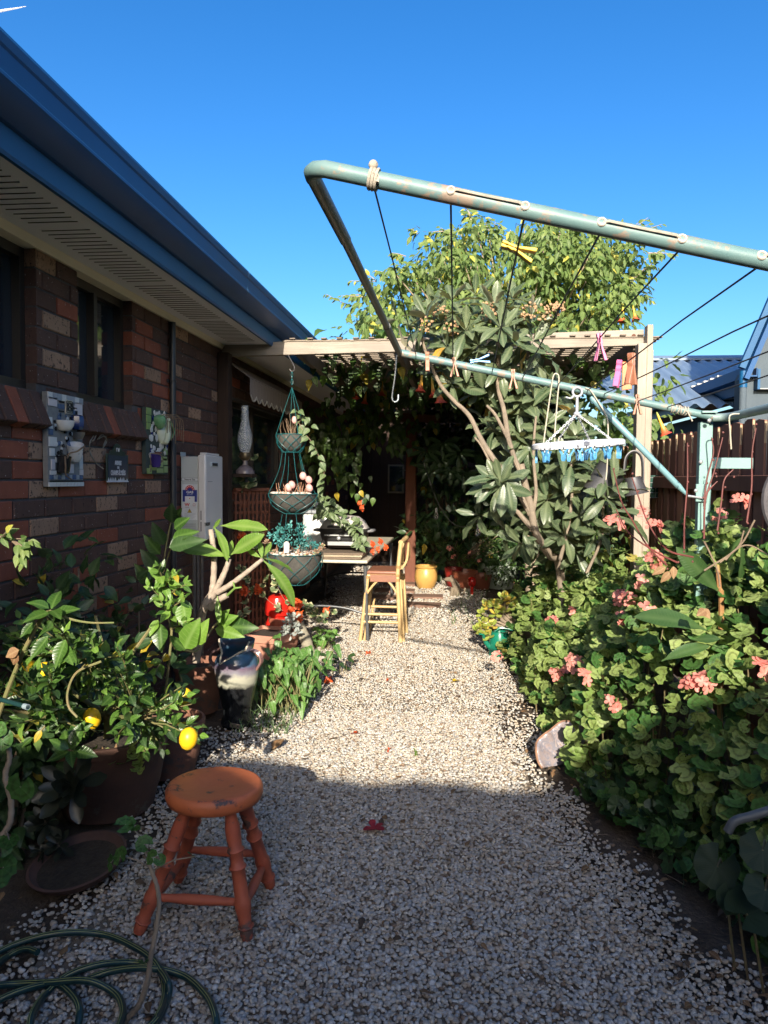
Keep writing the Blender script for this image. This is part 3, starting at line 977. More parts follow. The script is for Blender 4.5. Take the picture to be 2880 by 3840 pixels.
# turned-down sheet ends along the gutter, sunlight on them put into the white
se = MB().box((0, 0, 0), (0.10, 0.075, 0.02)).mesh('sheet_end', sunlit_end_m, smooth=False)
for i in range(12):
    place('sheet_end', se, Matrix.Translation((NX + 0.05, g0.y + 0.9 + i * 0.235, g0.z + 0.014)), nb)
# gable on the right
ga0, ga1 = at(2800, 1395, Y=g0.y - 0.02), at(2905, 1150, Y=g0.y - 0.02)
dirg = (ga1 - ga0); 
q = MB(); q.bar(ga0 - dirg * 0.12, ga0 + dirg * 3.2, 0.05, 0.19, up=(0, 1, 0)); q.build('barge_board', navy_m, nb, smooth=False)
q = MB(); q.bar(ga0 - dirg * 0.05 + Vector((-.05, -.03, .07)), ga0 + dirg * 3.2 + Vector((-.05, -.03, .07)), 0.06, 0.06, up=(0, 1, 0)); q.build('barge_capping', navy2_m, nb, smooth=False)
q = MB(); q.prism([(ga0.x - 0.02, g0.y + 0.1, 0), (ga0.x + 6, g0.y + 0.1, 0), (ga0.x + 6, g0.y + 0.1, ga0.z + 6 * dirg.z / dirg.x), (ga0.x - 0.02, g0.y + 0.1, ga0.z - 0.06)], (0, 0.15, 0)); q.build('gable_wall', ren_m, nb, smooth=False)
dpt = at(2782, 1455, Y=g0.y)
q = MB(); q.tube([(dpt.x, g0.y - 0.03, dpt.z + 0.17), (dpt.x, g0.y - 0.03, dpt.z)], 0.04, 12); q.build('downpipe_top', navy2_m, nb)
q = MB(); q.tube([(dpt.x, g0.y - 0.03, dpt.z), (dpt.x, g0.y - 0.03, 0)], 0.036, 12); q.build('downpipe', ren_m, nb)

# ------------------------------------------------------------------ the house behind the viewer, whose roof shades the foreground
hb = thing('rear_house', (0, -4, 0), 'brick house behind the viewer whose roof edge throws the foreground into shade', 'house')
HY = -2.6
tE = math.tan(SUN_EL) / math.cos(SUN_AZ)
SH = 3.42                                          # where the edge of the shade falls on the ground
vv = [(-9.0, 0.0), (-9.0, (SH + 0.2 - HY) * tE)]
for i in range(60):
    x = -3.5 + i * 0.115
    e = SH + 0.03 * math.sin(x * 9) + 0.02 * math.sin(x * 23 + 1)
    e += 0.20 * (1 / (1 + math.exp((x + 0.55) * 22))) - 0.04
    e += float(np.interp(x, [0.7, 0.9, 1.2, 3.2], [0, 0.6, 1.1, 1.7]))
    vv.append((x, (e - HY) * tE))
vv += [(9, vv[-1][1]), (9, 0)]
q = MB(); q.prism([(x, HY, z) for x, z in vv], (0, -0.25, 0)); q.build('wall', plain('behind_brick', (0.2, 0.12, 0.09), 0.9), hb, smooth=False)
q = MB(); q.prism([(-9, HY - 0.3, 2.05), (9, HY - 0.3, 2.05), (9, HY - 5, 3.2), (-9, HY - 5, 3.2)], (0, 0, 0.06)); q.build('roof', roof_m, hb, smooth=False)

# ------------------------------------------------------------------ an aeroplane and its trail high in the sky
c0, c1 = at(-60, 52, Y=2500), at(84, 27, Y=2500)
con = NT('vapour'); con.base((0.9, 0.93, 0.97)); con.rough(1.0); con.b.inputs['Alpha'].default_value = 0.5
mb = MB(); mb.tube([c0, c0.lerp(c1, 0.6), c1], [5.0, 3.6, 1.4], 8)
tag(mb.build('vapour_trail', con.m), 'thin white vapour trail in the blue sky at upper left', 'vapour trail')
ap = thing('aeroplane', at(92, 25, Y=2500), 'tiny aeroplane at the head of the white vapour trail', 'aeroplane')
A = at(92, 25, Y=2500); dv = (c1 - c0).normalized(); sdv = dv.cross(Vector((0, 0, 1))).normalized()
mb = MB(); mb.tube([A - dv * 6, A - dv * 4, A + dv * 4, A + dv * 6.5], [0.4, 1.0, 1.0, 0.2], 8); mb.build('fuselage', con.m, ap)
for sg in (-1, 1):
    mb = MB(); mb.prism([A + dv * 1.5, A - dv * 0.7, A - dv * 3 + sdv * sg * 6, A - dv * 2 + sdv * sg * 6], (0, 0, 0.25)); mb.build('wing', con.m, ap, smooth=False)
mb = MB(); mb.prism([A - dv * 4, A - dv * 5.8, A - dv * 6.4 + Vector((0, 0, 2.4)), A - dv * 5.4 + Vector((0, 0, 2.4))], sdv * 0.3); mb.build('tail_fin', con.m, ap, smooth=False)
# ------------------------------------------------------------------ lettering
def text(s, size, M, mat, parent, name='lettering', ext=0.0006, sx=1.0, align='CENTER', bold=0.0):
    cu = bpy.data.curves.new(name, 'FONT'); cu.body = s; cu.size = size; cu.extrude = ext; cu.align_x = align; cu.align_y = 'CENTER'; cu.resolution_u = 3; cu.offset = bold
    to = bpy.data.objects.new('tmp', cu); C.objects.link(to)
    dg = bpy.context.evaluated_depsgraph_get()
    me = bpy.data.meshes.new_from_object(to.evaluated_get(dg))
    bpy.data.objects.remove(to); bpy.data.curves.remove(cu)
    me.name = name; me.materials.clear(); me.materials.append(mat)
    return place(name, me, M @ Matrix.Diagonal((sx, 1, 1, 1)), parent)


def wallM(y, z, x):       # a frame on the house wall: right = +Y, up = Z, out = +X
    m = Matrix(((0, 0, 1), (1, 0, 0), (0, 1, 0))).to_4x4(); m.translation = (x, y, z); return m


def frontM(x, z, y):      # a frame that faces the viewer: right = +X, up = Z, out = -Y
    m = Matrix(((1, 0, 0), (0, 0, -1), (0, 1, 0))).to_4x4(); m.translation = (x, y, z); return m


white_gl = plain('white_glaze', (0.62, 0.62, 0.6), 0.18, (0.56, 0.56, 0.55), 8, 0.0)
pinkw = plain('pink_white_tile', (0.60, 0.56, 0.57), 0.25, (0.54, 0.5, 0.52), 8, 0.05)
greyt = plain('grey_tile', (0.33, 0.36, 0.39), 0.25, (0.28, 0.31, 0.35), 8, 0.05)
bluet = plain('blue_grey_tile', (0.10, 0.15, 0.25), 0.2, (0.07, 0.11, 0.2), 8, 0.0)
black_gl = plain('black_glaze', (0.012, 0.012, 0.013), 0.15, (0.02, 0.02, 0.022), 8, 0.0)
cobalt = plain('cobalt_glaze', (0.018, 0.03, 0.18), 0.15, (0.012, 0.02, 0.12), 8, 0.0)
green_gl = plain('green_glaze', (0.06, 0.22, 0.09), 0.15, (0.2, 0.36, 0.18), 20, 0.0)
sage = plain('sage_tile', (0.25, 0.36, 0.12), 0.35, (0.2, 0.3, 0.1), 10, 0.05)
grout = plain('grout', (0.22, 0.22, 0.21), 0.9, (0.16, 0.16, 0.16), 30)
dry = plain('dry_vine', (0.22, 0.15, 0.09), 0.9, (0.14, 0.09, 0.06), 30)
terra = plain('terracotta', (0.23, 0.10, 0.062), 0.85, (0.14, 0.065, 0.043), 5, 0.35, 60, spots=(0.10, 0.07, 0.055), spot_scale=9, spot_cut=0.56)
potsoil = plain('potting_soil', (0.03, 0.021, 0.015), 0.95, (0.06, 0.045, 0.03), 40, 0.9, 70, dist=0.01)


def tile(par, Y0, Z0, u, v, w, h, m, x, rot=0.0, t=0.006):
    b = MB(); b.box((0, 0, 0), (w, h, t))
    me = b.mesh('tile', m, smooth=False)
    place('tile', me, wallM(Y0 + u, Z0 - v, x) @ Matrix.Rotation(rot, 4, 'Z'), par)


def shard(par, Y0, Z0, u, v, r, m, x, seed, n=5, asp=1.0):
    rr = random.Random(seed); a0 = rr.uniform(0, 6)
    pts = [Vector((math.cos(a0 + k * 6.283 / n) * r * rr.uniform(.7, 1.1) * asp, math.sin(a0 + k * 6.283 / n) * r * rr.uniform(.7, 1.1), 0)) for k in range(n)]
    b = MB(); b.prism(pts, (0, 0, 0.005))
    place('tile', b.mesh('tile', m, smooth=False), wallM(Y0 + u, Z0 - v, x), par)


# ---- the tall black and white mosaic
PX = WX + 0.028
Y0 = at(178, 1600, X=PX).y; Y1 = at(310, 1600, X=PX).y; ZT = at(178, 1467, X=PX).z; ZB = at(178, 1827, X=PX).z
PW, PH = Y1 - Y0, ZT - ZB
pq = thing('mosaic_panel', (WX, (Y0 + Y1) / 2, ZB), 'tall black and white mosaic panel with broken cups hung on the brick wall', 'mosaic')
b = MB(); b.box2((WX + 0.002, Y0, ZB), (PX, Y1, ZT)); b.build('board', grout, pq, bevel=0.003)
tx = PX + 0.002
for i in range(8): tile(pq, Y0, ZT, PW * (i + .5) / 8, 0.016, PW / 8 - .003, 0.03, greyt if i % 3 else white_gl, tx)
for u, v, w_, h, m in ((.13, .10, .22, .09, pinkw), (.86, .14, .22, .16, pinkw), (.38, .085, .12, .016, black_gl), (.31, .135, .07, .05, bluet), (.40, .135, .07, .05, bluet), (.37, .185, .13, .016, black_gl),
                       (.75, .125, .10, .016, black_gl), (.76, .175, .12, .045, bluet), (.75, .218, .11, .014, black_gl), (.06, .30, .09, .07, white_gl), (.07, .42, .10, .06, bluet), (.07, .37, .10, .03, white_gl), (.12, .52, .2, .1, white_gl), (.10, .63, .12, .08, white_gl), (.12, .76, .09, .11, pinkw), (.24, .70, .1, .08, white_gl),
                       (.12, .85, .16, .05, white_gl), (.92, .72, .1, .16, white_gl), (.93, .84, .1, .07, pinkw), (.6, .8, .18, .1, pinkw), (.8, .63, .2, .05, white_gl)):
    tile(pq, Y0, ZT, PW * u, PH * v, PW * w_, PH * h, m, tx)
for i in range(9): tile(pq, Y0, ZT, PW * (.08 + .105 * i), PH * .893, PW * .09, PH * .05, greyt if i % 2 else bluet, tx)
for i in range(9): tile(pq, Y0, ZT, PW * (.08 + .105 * i), PH * .937, PW * .085, PH * .012, black_gl, tx)
for i in range(10): tile(pq, Y0, ZT, PW * (.05 + .1 * i), PH * .972, PW * .094, PH * .045, white_gl, tx)
# ornamental tile, black on cream
oy, oz = Y0 + PW * .575, ZT - PH * .125
cream = plain('cream_tile', (0.5, 0.45, 0.36), 0.3)
b = MB(); b.box((0, 0, 0), (PW * .2, PH * .15, .009)); place('tile', b.mesh('tile', cream, smooth=False), wallM(oy, oz, tx), pq)
b = MB()
for rw, rh in ((.085, .068), (.058, .05)):
    for sx_, sy_ in ((-1, 0), (1, 0)): b.box((sx_ * PW * rw, 0, .0055), (.003, PH * rh * 1.75, .003))
    for sy_ in (-1, 1): b.box((0, sy_ * PH * rh * .9, .0055), (PW * rw * 1.7, .003, .003))
for sy_ in (-1, 1): b.torus((0, sy_ * PH * .021, .0055), PW * .033, .003, 12, 5)
for a in range(4): b.box((math.cos(a * 1.571 + .785) * PW * .04, math.sin(a * 1.571 + .785) * PH * .036, .0055), (.006, .006, .003), Matrix.Rotation(.785, 3, 'Z'))
place('tile', b.mesh('tile', black_gl, smooth=False), wallM(oy, oz, tx), pq)
rr = random.Random(3)
for i in range(46):
    u, v = rr.uniform(.16, .68), rr.uniform(.22, .42)
    if i > 22: u, v = rr.uniform(.2, .6), rr.uniform(.46, .68)
    shard(pq, Y0, ZT, PW * u, PH * v, rr.uniform(.007, .014), rr.choice([black_gl, black_gl, white_gl, bluet]), tx - 0.001 + (i % 5) * 0.0003, i)
pos = lambda px, py, x: at(px, py, X=x)
bowl_prof = [(0.0, -0.036), (0.018, -0.036), (0.03, -0.028), (0.039, -0.012), (0.043, 0.004), (0.044, 0.012), (0.041, 0.012), (0.037, -0.008), (0.026, -0.024), (0.0, -0.028)]
p = pos(243, 1587, PX + 0.02); b = MB(); b.lathe(bowl_prof, p, 20); b.build('bowl', white_gl, pq)
p = pos(290, 1585, PX + 0.02); b = MB(); b.lathe([(0.0, -.034), (.024, -.034), (.031, -.02), (.033, .01), (.03, .03), (.02, .036), (0, .036)], p, 8); b.build('pot', plain('ink_blue', (0.01, 0.015, 0.06), 0.2, (0.015, 0.04, 0.16), 8), pq, angle=20)
p = pos(292, 1632, PX + 0.016); b = MB(); b.lathe([(0.0, -.02), (.02, -.02), (.03, .0), (.034, .014), (.031, .014), (.026, 0), (0, -.012)], p, 16); b.build('bowl', plain('stoneware', (0.16, 0.14, 0.11), 0.3, (0.06, 0.07, 0.08), 20), pq)
mug_m = plain('patterned_china', (0.62, 0.63, 0.65), 0.2, (0.58, 0.6, 0.63), 8, 0.0, spots=(0.03, 0.05, 0.16), spot_scale=42, spot_cut=0.60)
p = pos(282, 1697, PX + 0.024); rot = Matrix.Rotation(R(20), 3, 'X') @ Matrix.Rotation(R(12), 3, 'Y')
b = MB(); b.lathe([(0.0, -.04), (.024, -.04), (.028, -.034), (.034, 0), (.037, .034), (.039, .042), (.036, .042), (.032, 0), (.024, -.03), (0, -.032)], p, 22, rot); mg = b.build('mug', mug_m, pq)
p = pos(238, 1742, PX + 0.022); rot = Matrix.Rotation(R(-6), 3, 'X')
b = MB(); b.lathe([(0.0, -.042), (.025, -.042), (.03, -.03), (.033, .02), (.035, .038), (.032, .038), (.029, .0), (0, -.03)], p, 22, rot); b.build('pot', black_gl, pq)
b = MB()
b.tube(spline([pos(252, 1718, PX + .06), pos(262, 1700, PX + .06), pos(290, 1692, PX + .07), pos(318, 1672, PX + .07)]), .004, 6)
b.tube(spline([pos(244, 1712, PX + .06), pos(246, 1750, PX + .07), pos(247, 1780, PX + .06), pos(268, 1798, PX + .05)]), .0035, 6)
b.build('dry_stem', dry, pq)

# ---- the enamel street sign
SX = WX + 0.022
sg_m = plain('sign_green', (0.010, 0.028, 0.022), 0.35, (0.016, 0.04, 0.035), 8, 0.1)
sgb_m = plain('sign_blue', (0.012, 0.03, 0.055), 0.3, (0.016, 0.04, 0.07), 8, 0.1)
s0, s1 = at(399, 1760, X=SX), at(481, 1760, X=SX)
sw = s1.y - s0.y; syc = (s0.y + s1.y) / 2
zb, zm, zs, zt = at(440, 1808, X=SX).z, at(440, 1703, X=SX).z, at(440, 1692, X=SX).z, at(440, 1663, X=SX).z
sign = thing('street_sign', (WX, syc, zb), 'small dark green French street sign with white lettering on the brick wall', 'sign')
h = sw / 2
out = [(-h, zb), (h, zb), (h, zm), (h * .72, zm), (h * .66, zs), (h * .45, zs + .004), (h * .33, (zs + zt) / 2), (h * .2, zt - .006), (0, zt), (-h * .2, zt - .006), (-h * .33, (zs + zt) / 2), (-h * .45, zs + .004), (-h * .66, zs), (-h * .72, zm), (-h, zm)]
b = MB(); b.prism([(SX - .005, syc + y, z) for y, z in out], (.006, 0, 0)); b.build('plate', sg_m, sign, smooth=False, bevel=0.0015)
b = MB(); b.box2((SX + .001, syc - h * .86, zb + .026), (SX + .003, syc + h * .86, zm - .008)); b.build('field', sgb_m, sign, smooth=False)
ink = plain('sign_white', (0.6, 0.62, 0.64), 0.5)
text("P' Ar'", .030, wallM(syc, at(440, 1688, X=SX).z, SX + .0035), ink, sign, sx=.62, bold=.0006)
text('AVENUE', .033, wallM(syc, at(440, 1737, X=SX).z, SX + .0035), ink, sign, sx=.62, bold=.0008)
text('DES', .017, wallM(syc, at(440, 1754, X=SX).z, SX + .0035), ink, sign, sx=.8, bold=.0005)
text('CHAMPS-\u00c9LYS\u00c9ES', .036, wallM(syc, at(440, 1774, X=SX).z, SX + .0035), ink, sign, sx=.62, bold=.0008)
rr = random.Random(5); pts = [(syc - h, zb)]
n = 26
for i in range(n + 1):
    y = syc - h + sw * i / n; pts.append((y, zb + (.006 if i % 2 else rr.uniform(.01, .032) * (1.0 if i not in (0, n) else .3))))
pts.append((syc + h, zb))
b = MB(); b.prism([(SX + .0012, y, z) for y, z in pts], (.0009, 0, 0)); b.build('worn_patch', ink, sign, smooth=False)

# ---- the green mosaic with half a teapot
GX = WX + 0.03
Y0 = at(548, 1700, X=GX).y; Y1 = at(627, 1700, X=GX).y; ZT = at(548, 1525, X=GX).z; ZB = at(548, 1778, X=GX).z; PW, PH = Y1 - Y0, ZT - ZB
gp = thing('mosaic_panel', (WX, (Y0 + Y1) / 2, ZB), 'sage green and white mosaic panel with half a teapot and a purple cup', 'mosaic')
b = MB(); b.box2((WX + .002, Y0, ZB), (GX, Y1, ZT)); b.build('board', plain('green_grout', (0.05, 0.07, 0.06), 0.9), gp, bevel=.003)
tx = GX + .002
for u, v, w_, h_ in ((.11, .06, .2, .1), (.1, .17, .18, .1), (.1, .28, .16, .1), (.88, .8, .2, .1), (.62, .85, .28, .08), (.3, .9, .3, .08), (.62, .94, .3, .07), (.9, .92, .18, .1), (.12, .95, .2, .08), (.8, .75, .3, .06), (.9, .64, .16, .1)):
    tile(gp, Y0, ZT, PW * u, PH * v, PW * w_, PH * h_, sage, tx)
rr = random.Random(8)
for i in range(64):
    u, v = rr.uniform(.14, .95), rr.uniform(.05, .72)
    if u < .24 and v < .33: continue
    shard(gp, Y0, ZT, PW * u, PH * v, rr.uniform(.012, .024), rr.choice([white_gl, white_gl, white_gl, pinkw, cobalt]), tx + (i % 7) * .0004, i + 50, rr.choice([4, 5]), rr.uniform(.6, 1.0))
tp = plain('cream_china', (0.6, 0.62, 0.52), 0.2, (0.52, 0.6, 0.42), 14, 0.0)
p = at(612, 1605, X=GX + .01)
b = MB(); b.lathe([(0, -.105), (.04, -.1), (.068, -.07), (.078, -.03), (.07, .01), (.045, .045), (.028, .06), (.03, .085), (0, .09)], p, 18, sx=.55); b.build('teapot', tp, gp)
b = MB(); b.tube(spline([p + Vector((.03, -.03, -.09)), p + Vector((.045, -.035, -.03)), p + Vector((.05, -.045, .03)), p + Vector((.06, -.06, .05))]), [.018] * 8 + [.014] * 8 + [.011] * 9, 8); b.build('spout', tp, gp)
b = MB(); b.tube(spline([p + Vector((.02, .05, -.07)), p + Vector((.03, .1, -.02)), p + Vector((.02, .06, .05))]), .008, 8); b.build('handle', green_gl, gp)
p = at(598, 1578, X=GX + .03)
b = MB(); b.lathe([(0, -.05), (.02, -.045), (.036, -.015), (.04, .012), (.032, .03), (.012, .036), (0, .038)], p, 14, Matrix.Rotation(R(24), 3, 'X')); b.build('jug', green_gl, gp)
p = at(583, 1720, X=GX + .02)
b = MB(); b.lathe([(0, -.05), (.026, -.05), (.03, -.04), (.037, .035), (.034, .035), (.028, -.03), (0, -.04)], p, 20, Matrix.Rotation(R(8), 3, 'X')); b.build('cup', plain('purple_glaze', (0.035, 0.022, 0.14), 0.15, (0.05, 0.03, 0.18), 8), gp)
b = MB(); b.torus(p + Vector((.002, -.005, .035)), .036, .0035, 20, 6, Matrix.Rotation(R(8), 3, 'X')); b.build('rim', terra, gp)
b = MB()
for k in range(9):
    a = at(600 + k * 5, 1560 + (k % 3) * 6, X=GX + .04)
    b.tube(spline([a, a + Vector((.03, .02 + .01 * k, .01)), a + Vector((.03, .04 + .012 * k, -.05 - .01 * (k % 4))), a + Vector((.02, .06 + .012 * k, -.1 - .014 * (k % 5)))], 5), .0025, 5)
b.tube(spline([at(566, 1700, X=GX + .05), at(600, 1705, X=GX + .06), at(612, 1722, X=GX + .05), at(602, 1738, X=GX + .05)], 5), .003, 5)
b.tube(spline([at(562, 1700, X=GX + .05), at(566, 1740, X=GX + .05), at(563, 1770, X=GX + .04)], 5), .0025, 5)
b.build('dry_stem', dry, gp)

# ---- a loose dry vine on the wall
vi = thing('dry_vine', at(360, 1690, X=WX + .02), 'wisp of dry vine clinging to the bricks beside the street sign', 'vine')
b = MB()
for q in ([(336, 1690), (337, 1660), (352, 1632), (358, 1622)], [(366, 1648), (382, 1630), (398, 1640), (388, 1672)], [(336, 1690), (345, 1712), (362, 1738), (388, 1758)], [(340, 1660), (352, 1650), (362, 1628)], [(370, 1645), (392, 1636), (400, 1655), (386, 1680)]):
    b.tube(spline([at(x, y, X=WX + .014 + .02 * (i % 2)) for i, (x, y) in enumerate(q)], 5), .003, 5)
b.build('stem', plain('pale_vine', (0.25, 0.22, 0.17), 0.9), vi)

# ------------------------------------------------------------------ gas water heater
HYL = 4.78
hz1, hz0 = at(748, 1712, Y=HYL).z, at(748, 2020, Y=HYL).z
hx = at(750, 1850, Y=HYL).x
ht = thing('gas_water_heater', (WX, HYL, hz0), 'white wall mounted gas water heater covered in safety stickers', 'water heater')
hgrey = plain('heater_grey', (0.43, 0.46, 0.46), 0.45, (0.4, 0.43, 0.43), 4, 0.02)
hwhite = plain('heater_white', (0.60, 0.58, 0.56), 0.35, (0.56, 0.54, 0.52), 3, 0.02)
b = MB(); b.box2((WX + .012, HYL, hz0), (hx - .014, HYL + .33, hz1)); b.build('body', hgrey, ht, bevel=.004)
b = MB(); b.box2((hx - .013, HYL - .012, hz0 - .01), (hx + .045, HYL + .345, hz1 + .012)); cov = b.build('cover', hwhite, ht, bevel=.012, seg=3)
b = MB(); b.box2((hx - .012, HYL + .03, hz1 + .013), (hx + .03, HYL + .31, hz1 + .028)); b.build('lip', hwhite, ht, bevel=.004)
b = MB(); b.box2((WX + .004, HYL + .01, hz1 + .001), (WX + .008, HYL + .1, hz1 + .03)); b.build('bracket', hgrey, ht, smooth=False)
fx = hx + .046
vy, vz = at(803, 1742, X=fx).y, at(803, 1742, X=fx).z
b = MB(); b.box2((fx - .004, vy - .07, vz - .017), (fx + .006, vy + .07, vz + .017)); b.build('flue_frame', hgrey, ht, bevel=.006)
b = MB(); b.box2((fx + .001, vy - .055, vz - .010), (fx + .0075, vy + .055, vz + .010)); b.build('flue_slot', slot_m, ht, smooth=False)
gi = plain('print_grey', (0.25, 0.26, 0.27), 0.6)
bi = plain('print_black', (0.02, 0.02, 0.02), 0.6)
q = at(788, 1806, X=fx); b = MB(); b.box((fx + .0008, q.y, q.z), (.001, .09, .004)); b.build('badge', gi, ht, smooth=False)
q = at(780, 1966, X=fx); text('THERM', .034, wallM(q.y - .07, q.z, fx + .0006), bi, ht, align='LEFT', bold=.0006)
for k in range(3):
    q = at(795, 1998 + k * 10, X=fx); b = MB(); b.box((fx + .0006, q.y, q.z), (.002, .13, .006)); b.build('louvre', bi, ht, smooth=False)
for k, (pa, pb) in enumerate(((1915, 1950), (1957, 1993))):
    a, c = at(757, pa, Y=HYL - .012), at(757, pb, Y=HYL - .012); b = MB(); b.box2((hx + .008, HYL - .0128, c.z), (hx + .014, HYL - .0120, a.z)); b.build('grip_slot', bi, ht, smooth=False)
fy = HYL - .0008
def sticker(name, px0, py0, px1, py1, m, t=.0006, off=0.0):
    a, c = at(px0, py0, Y=fy), at(px1, py1, Y=fy)
    b = MB(); b.box2((a.x, fy - off - t, c.z), (c.x, fy - off, a.z)); return b.build(name, m, ht, smooth=False)
lab = plain('label_paper', (0.62, 0.64, 0.66), 0.5); lblue = plain('label_blue', (0.012, 0.03, 0.22), 0.5); lred = plain('label_red', (0.5, 0.05, 0.04), 0.5); lyel = plain('label_yellow', (0.6, 0.4, 0.03), 0.5)
sticker('label', 680, 1792, 744, 1804, bi); sticker('label', 681.5, 1793, 742.5, 1803, lab, off=.0007)
def fr(px, py, off): q = at(px, py, Y=fy); return frontM(q.x, q.z, fy - off)
text('Natural Gas', .0155, fr(712, 1798, .0014), bi, ht, bold=.0003)
sticker('label', 683, 1816, 741, 1950, lab)
sticker('label', 685, 1837, 739, 1882, lblue, off=.0007); sticker('label', 694, 1861, 730, 1884, lab, off=.0014)
q = at(712, 1838, Y=fy); rad = at(730, 1838, Y=fy).x - q.x
b = MB(); b.prism([(q.x + rad * math.cos(a * math.pi / 14), fy - .0008, q.z + rad * math.sin(a * math.pi / 14)) for a in range(15)], (0, -.0006, 0)); b.build('star_arch', lred, ht, smooth=False)
for a in range(6):
    an = math.pi * (a + .5) / 6; b = MB(); cx, cz = q.x + rad * .78 * math.cos(an), q.z + rad * .78 * math.sin(an)
    b.prism([(cx + rad * (.15 if k % 2 == 0 else .065) * math.sin(k * math.pi / 5), fy - .0015, cz + rad * (.15 if k % 2 == 0 else .065) * math.cos(k * math.pi / 5)) for k in range(10)], (0, -.0005, 0)); b.build('star', lab, ht, smooth=False)
b = MB(); b.prism([(q.x + rad * .5 * math.cos(a * math.pi / 10), fy - .0016, q.z + rad * .5 * math.sin(a * math.pi / 10)) for a in range(11)], (0, -.0005, 0)); b.build('arch_centre', lblue, ht, smooth=False)
text('GAS', .0225, fr(712, 1846, .0018), lab, ht, bold=.0009, sx=1.15)
text('ENERGY RATING', .0055, fr(712, 1855, .0018), lab, ht)
text('20', .008, fr(712, 1869, .0022), lred, ht, bold=.0006)
text('W', .030, fr(702, 1893, .0012), lred, ht, bold=.0007, sx=1.1)
text('WATERMARK', .0048, fr(702, 1903, .0012), bi, ht)
q = at(728, 1893, Y=fy); b = MB(); b.torus((q.x, fy - .001, q.z), .0085, .0012, 16, 4, Matrix.Rotation(R(90), 3, 'X')); b.build('tick_mark', lred, ht)
q = at(711, 1916, Y=fy)
b = MB(); b.prism([(q.x - .016, fy - .0008, q.z - .012), (q.x + .016, fy - .0008, q.z - .012), (q.x, fy - .0008, q.z + .016)], (0, -.0005, 0)); b.build('warning_triangle', bi, ht, smooth=False)
b = MB(); b.prism([(q.x - .0125, fy - .0015, q.z - .010), (q.x + .0125, fy - .0015, q.z - .010), (q.x, fy - .0015, q.z + .012)], (0, -.0004, 0)); b.build('warning_triangle', lyel, ht, smooth=False)
text('!', .016, fr(711, 1917, .0022), bi, ht, bold=.0005)
for k in range(6): sticker('print_line', 692, 1926 + k * 3.6, 735 - (k % 3) * 5, 1927.2 + k * 3.6, plain('print_blue%d' % k, (0.1, 0.13, 0.25), .6) if k == 0 else gi, off=.0007)
sticker('label', 682, 1962, 735, 1992, plain('label_grey', (0.36, 0.38, 0.38), .5))
for k in range(3): sticker('print_line', 685, 1965 + k * 8, 732, 1966.5 + k * 8, gi, off=.0007)
b = MB()
for k, yy in enumerate((.06, .13, .21)):
    b.tube([(WX + .08, HYL + yy, hz0), (WX + .08, HYL + yy, .02)], .012, 10)
b.build('pipe', plain('copper_lagged', (0.12, 0.1, 0.08), 0.7), ht)
b = MB(); b.tube([(WX + .08, HYL + .06, hz0 - .06), (WX + .08, HYL + .06, hz0 - .1)], .02, 10); b.build('tap', plain('teal_valve', (0.02, 0.2, 0.3), 0.4), ht)

# ------------------------------------------------------------------ trellis, awning, lamp by the pergola window
trel_m = wood('trellis_red', (0.24, 0.09, 0.055), (0.16, 0.065, 0.042), 2)
tr = thing('trellis', (-1.78, 6.2, 0), 'red brown wooden lattice screen standing under the dark window', 'trellis')
zt = 1.31
ta, tb = Vector((-1.862, 5.92, 0)), Vector((-1.635, 6.22, 0)); td = tb - ta; tn = Vector((td.y, -td.x, 0)).normalized(); tq = math.atan2(td.y, td.x)
vs_ = MB().box((0, 0, zt / 2), (.019, .008, zt)).mesh('slat', trel_m, smooth=False); hs_ = MB().box((0, 0, 0), (td.length, .008, .022)).mesh('slat', trel_m, smooth=False)
for i in range(9): place('slat', vs_, Matrix.Translation(ta + td * ((i + .3) / 8.6)) @ Matrix.Rotation(tq, 4, 'Z'), tr)
for i in range(16): place('slat', hs_, Matrix.Translation(ta + td * .5 - tn * .0085 + Vector((0, 0, .04 + i * .084))) @ Matrix.Rotation(tq, 4, 'Z'), tr)
b = MB(); b.bar(ta + Vector((0, 0, zt + .016)), tb + Vector((0, 0, zt + .016)), .04, .03); b.build('top_rail', trel_m, tr, bevel=.003)
aw = thing('window_awning', (WX, 6.7, 2.0), 'scalloped canvas awning above the dark window behind the corner post', 'awning')
aw_m = plain('canvas', (0.30, 0.25, 0.22), 0.9, (0.22, 0.18, 0.16), 8, 0.2, 200, stretch=(1, 40, 1))
ay0, ay1 = 5.78, 7.75
zs0 = at(890, 1395, X=WX + .2).z; 
b = MB(); vv = []; n = 96
for i in range(n + 1):
    y = ay0 + (ay1 - ay0) * i / n; ph = (i / 8.0) % 1.0
    vv += [(WX + .2 + .004 * math.sin(i * 1.3), y, zs0), (WX + .2 + .006 * math.sin(i * 1.3), y, zs0 - .135 - .045 * math.sin(math.pi * ph))]
b.add(vv, [(2 * i, 2 * i + 1, 2 * i + 3, 2 * i + 2) for i in range(n)]); b.build('valance', aw_m, aw)
b = MB(); b.tube([(WX + .207, ay0 + (ay1 - ay0) * i / n, zs0 - .135 - .045 * math.sin(math.pi * ((i / 8.0) % 1.0))) for i in range(n + 1)], .006, 5); b.build('piping', plain('pale_piping', (0.5, 0.47, 0.42), 0.8), aw)
b = MB(); b.prism([(WX + .002, ay0, zs0 + .14), (WX + .2, ay0, zs0 + .002), (WX + .2, ay0, zs0 + .008), (WX + .002, ay0, zs0 + .15)], (0, ay1 - ay0, 0)); b.build('canopy', aw_m, aw, smooth=False)
lp = at(919, 1725, X=-1.74)
la = thing('oil_lamp', lp, 'glass oil lamp with tall chimney on a bracket beside the window', 'lamp')
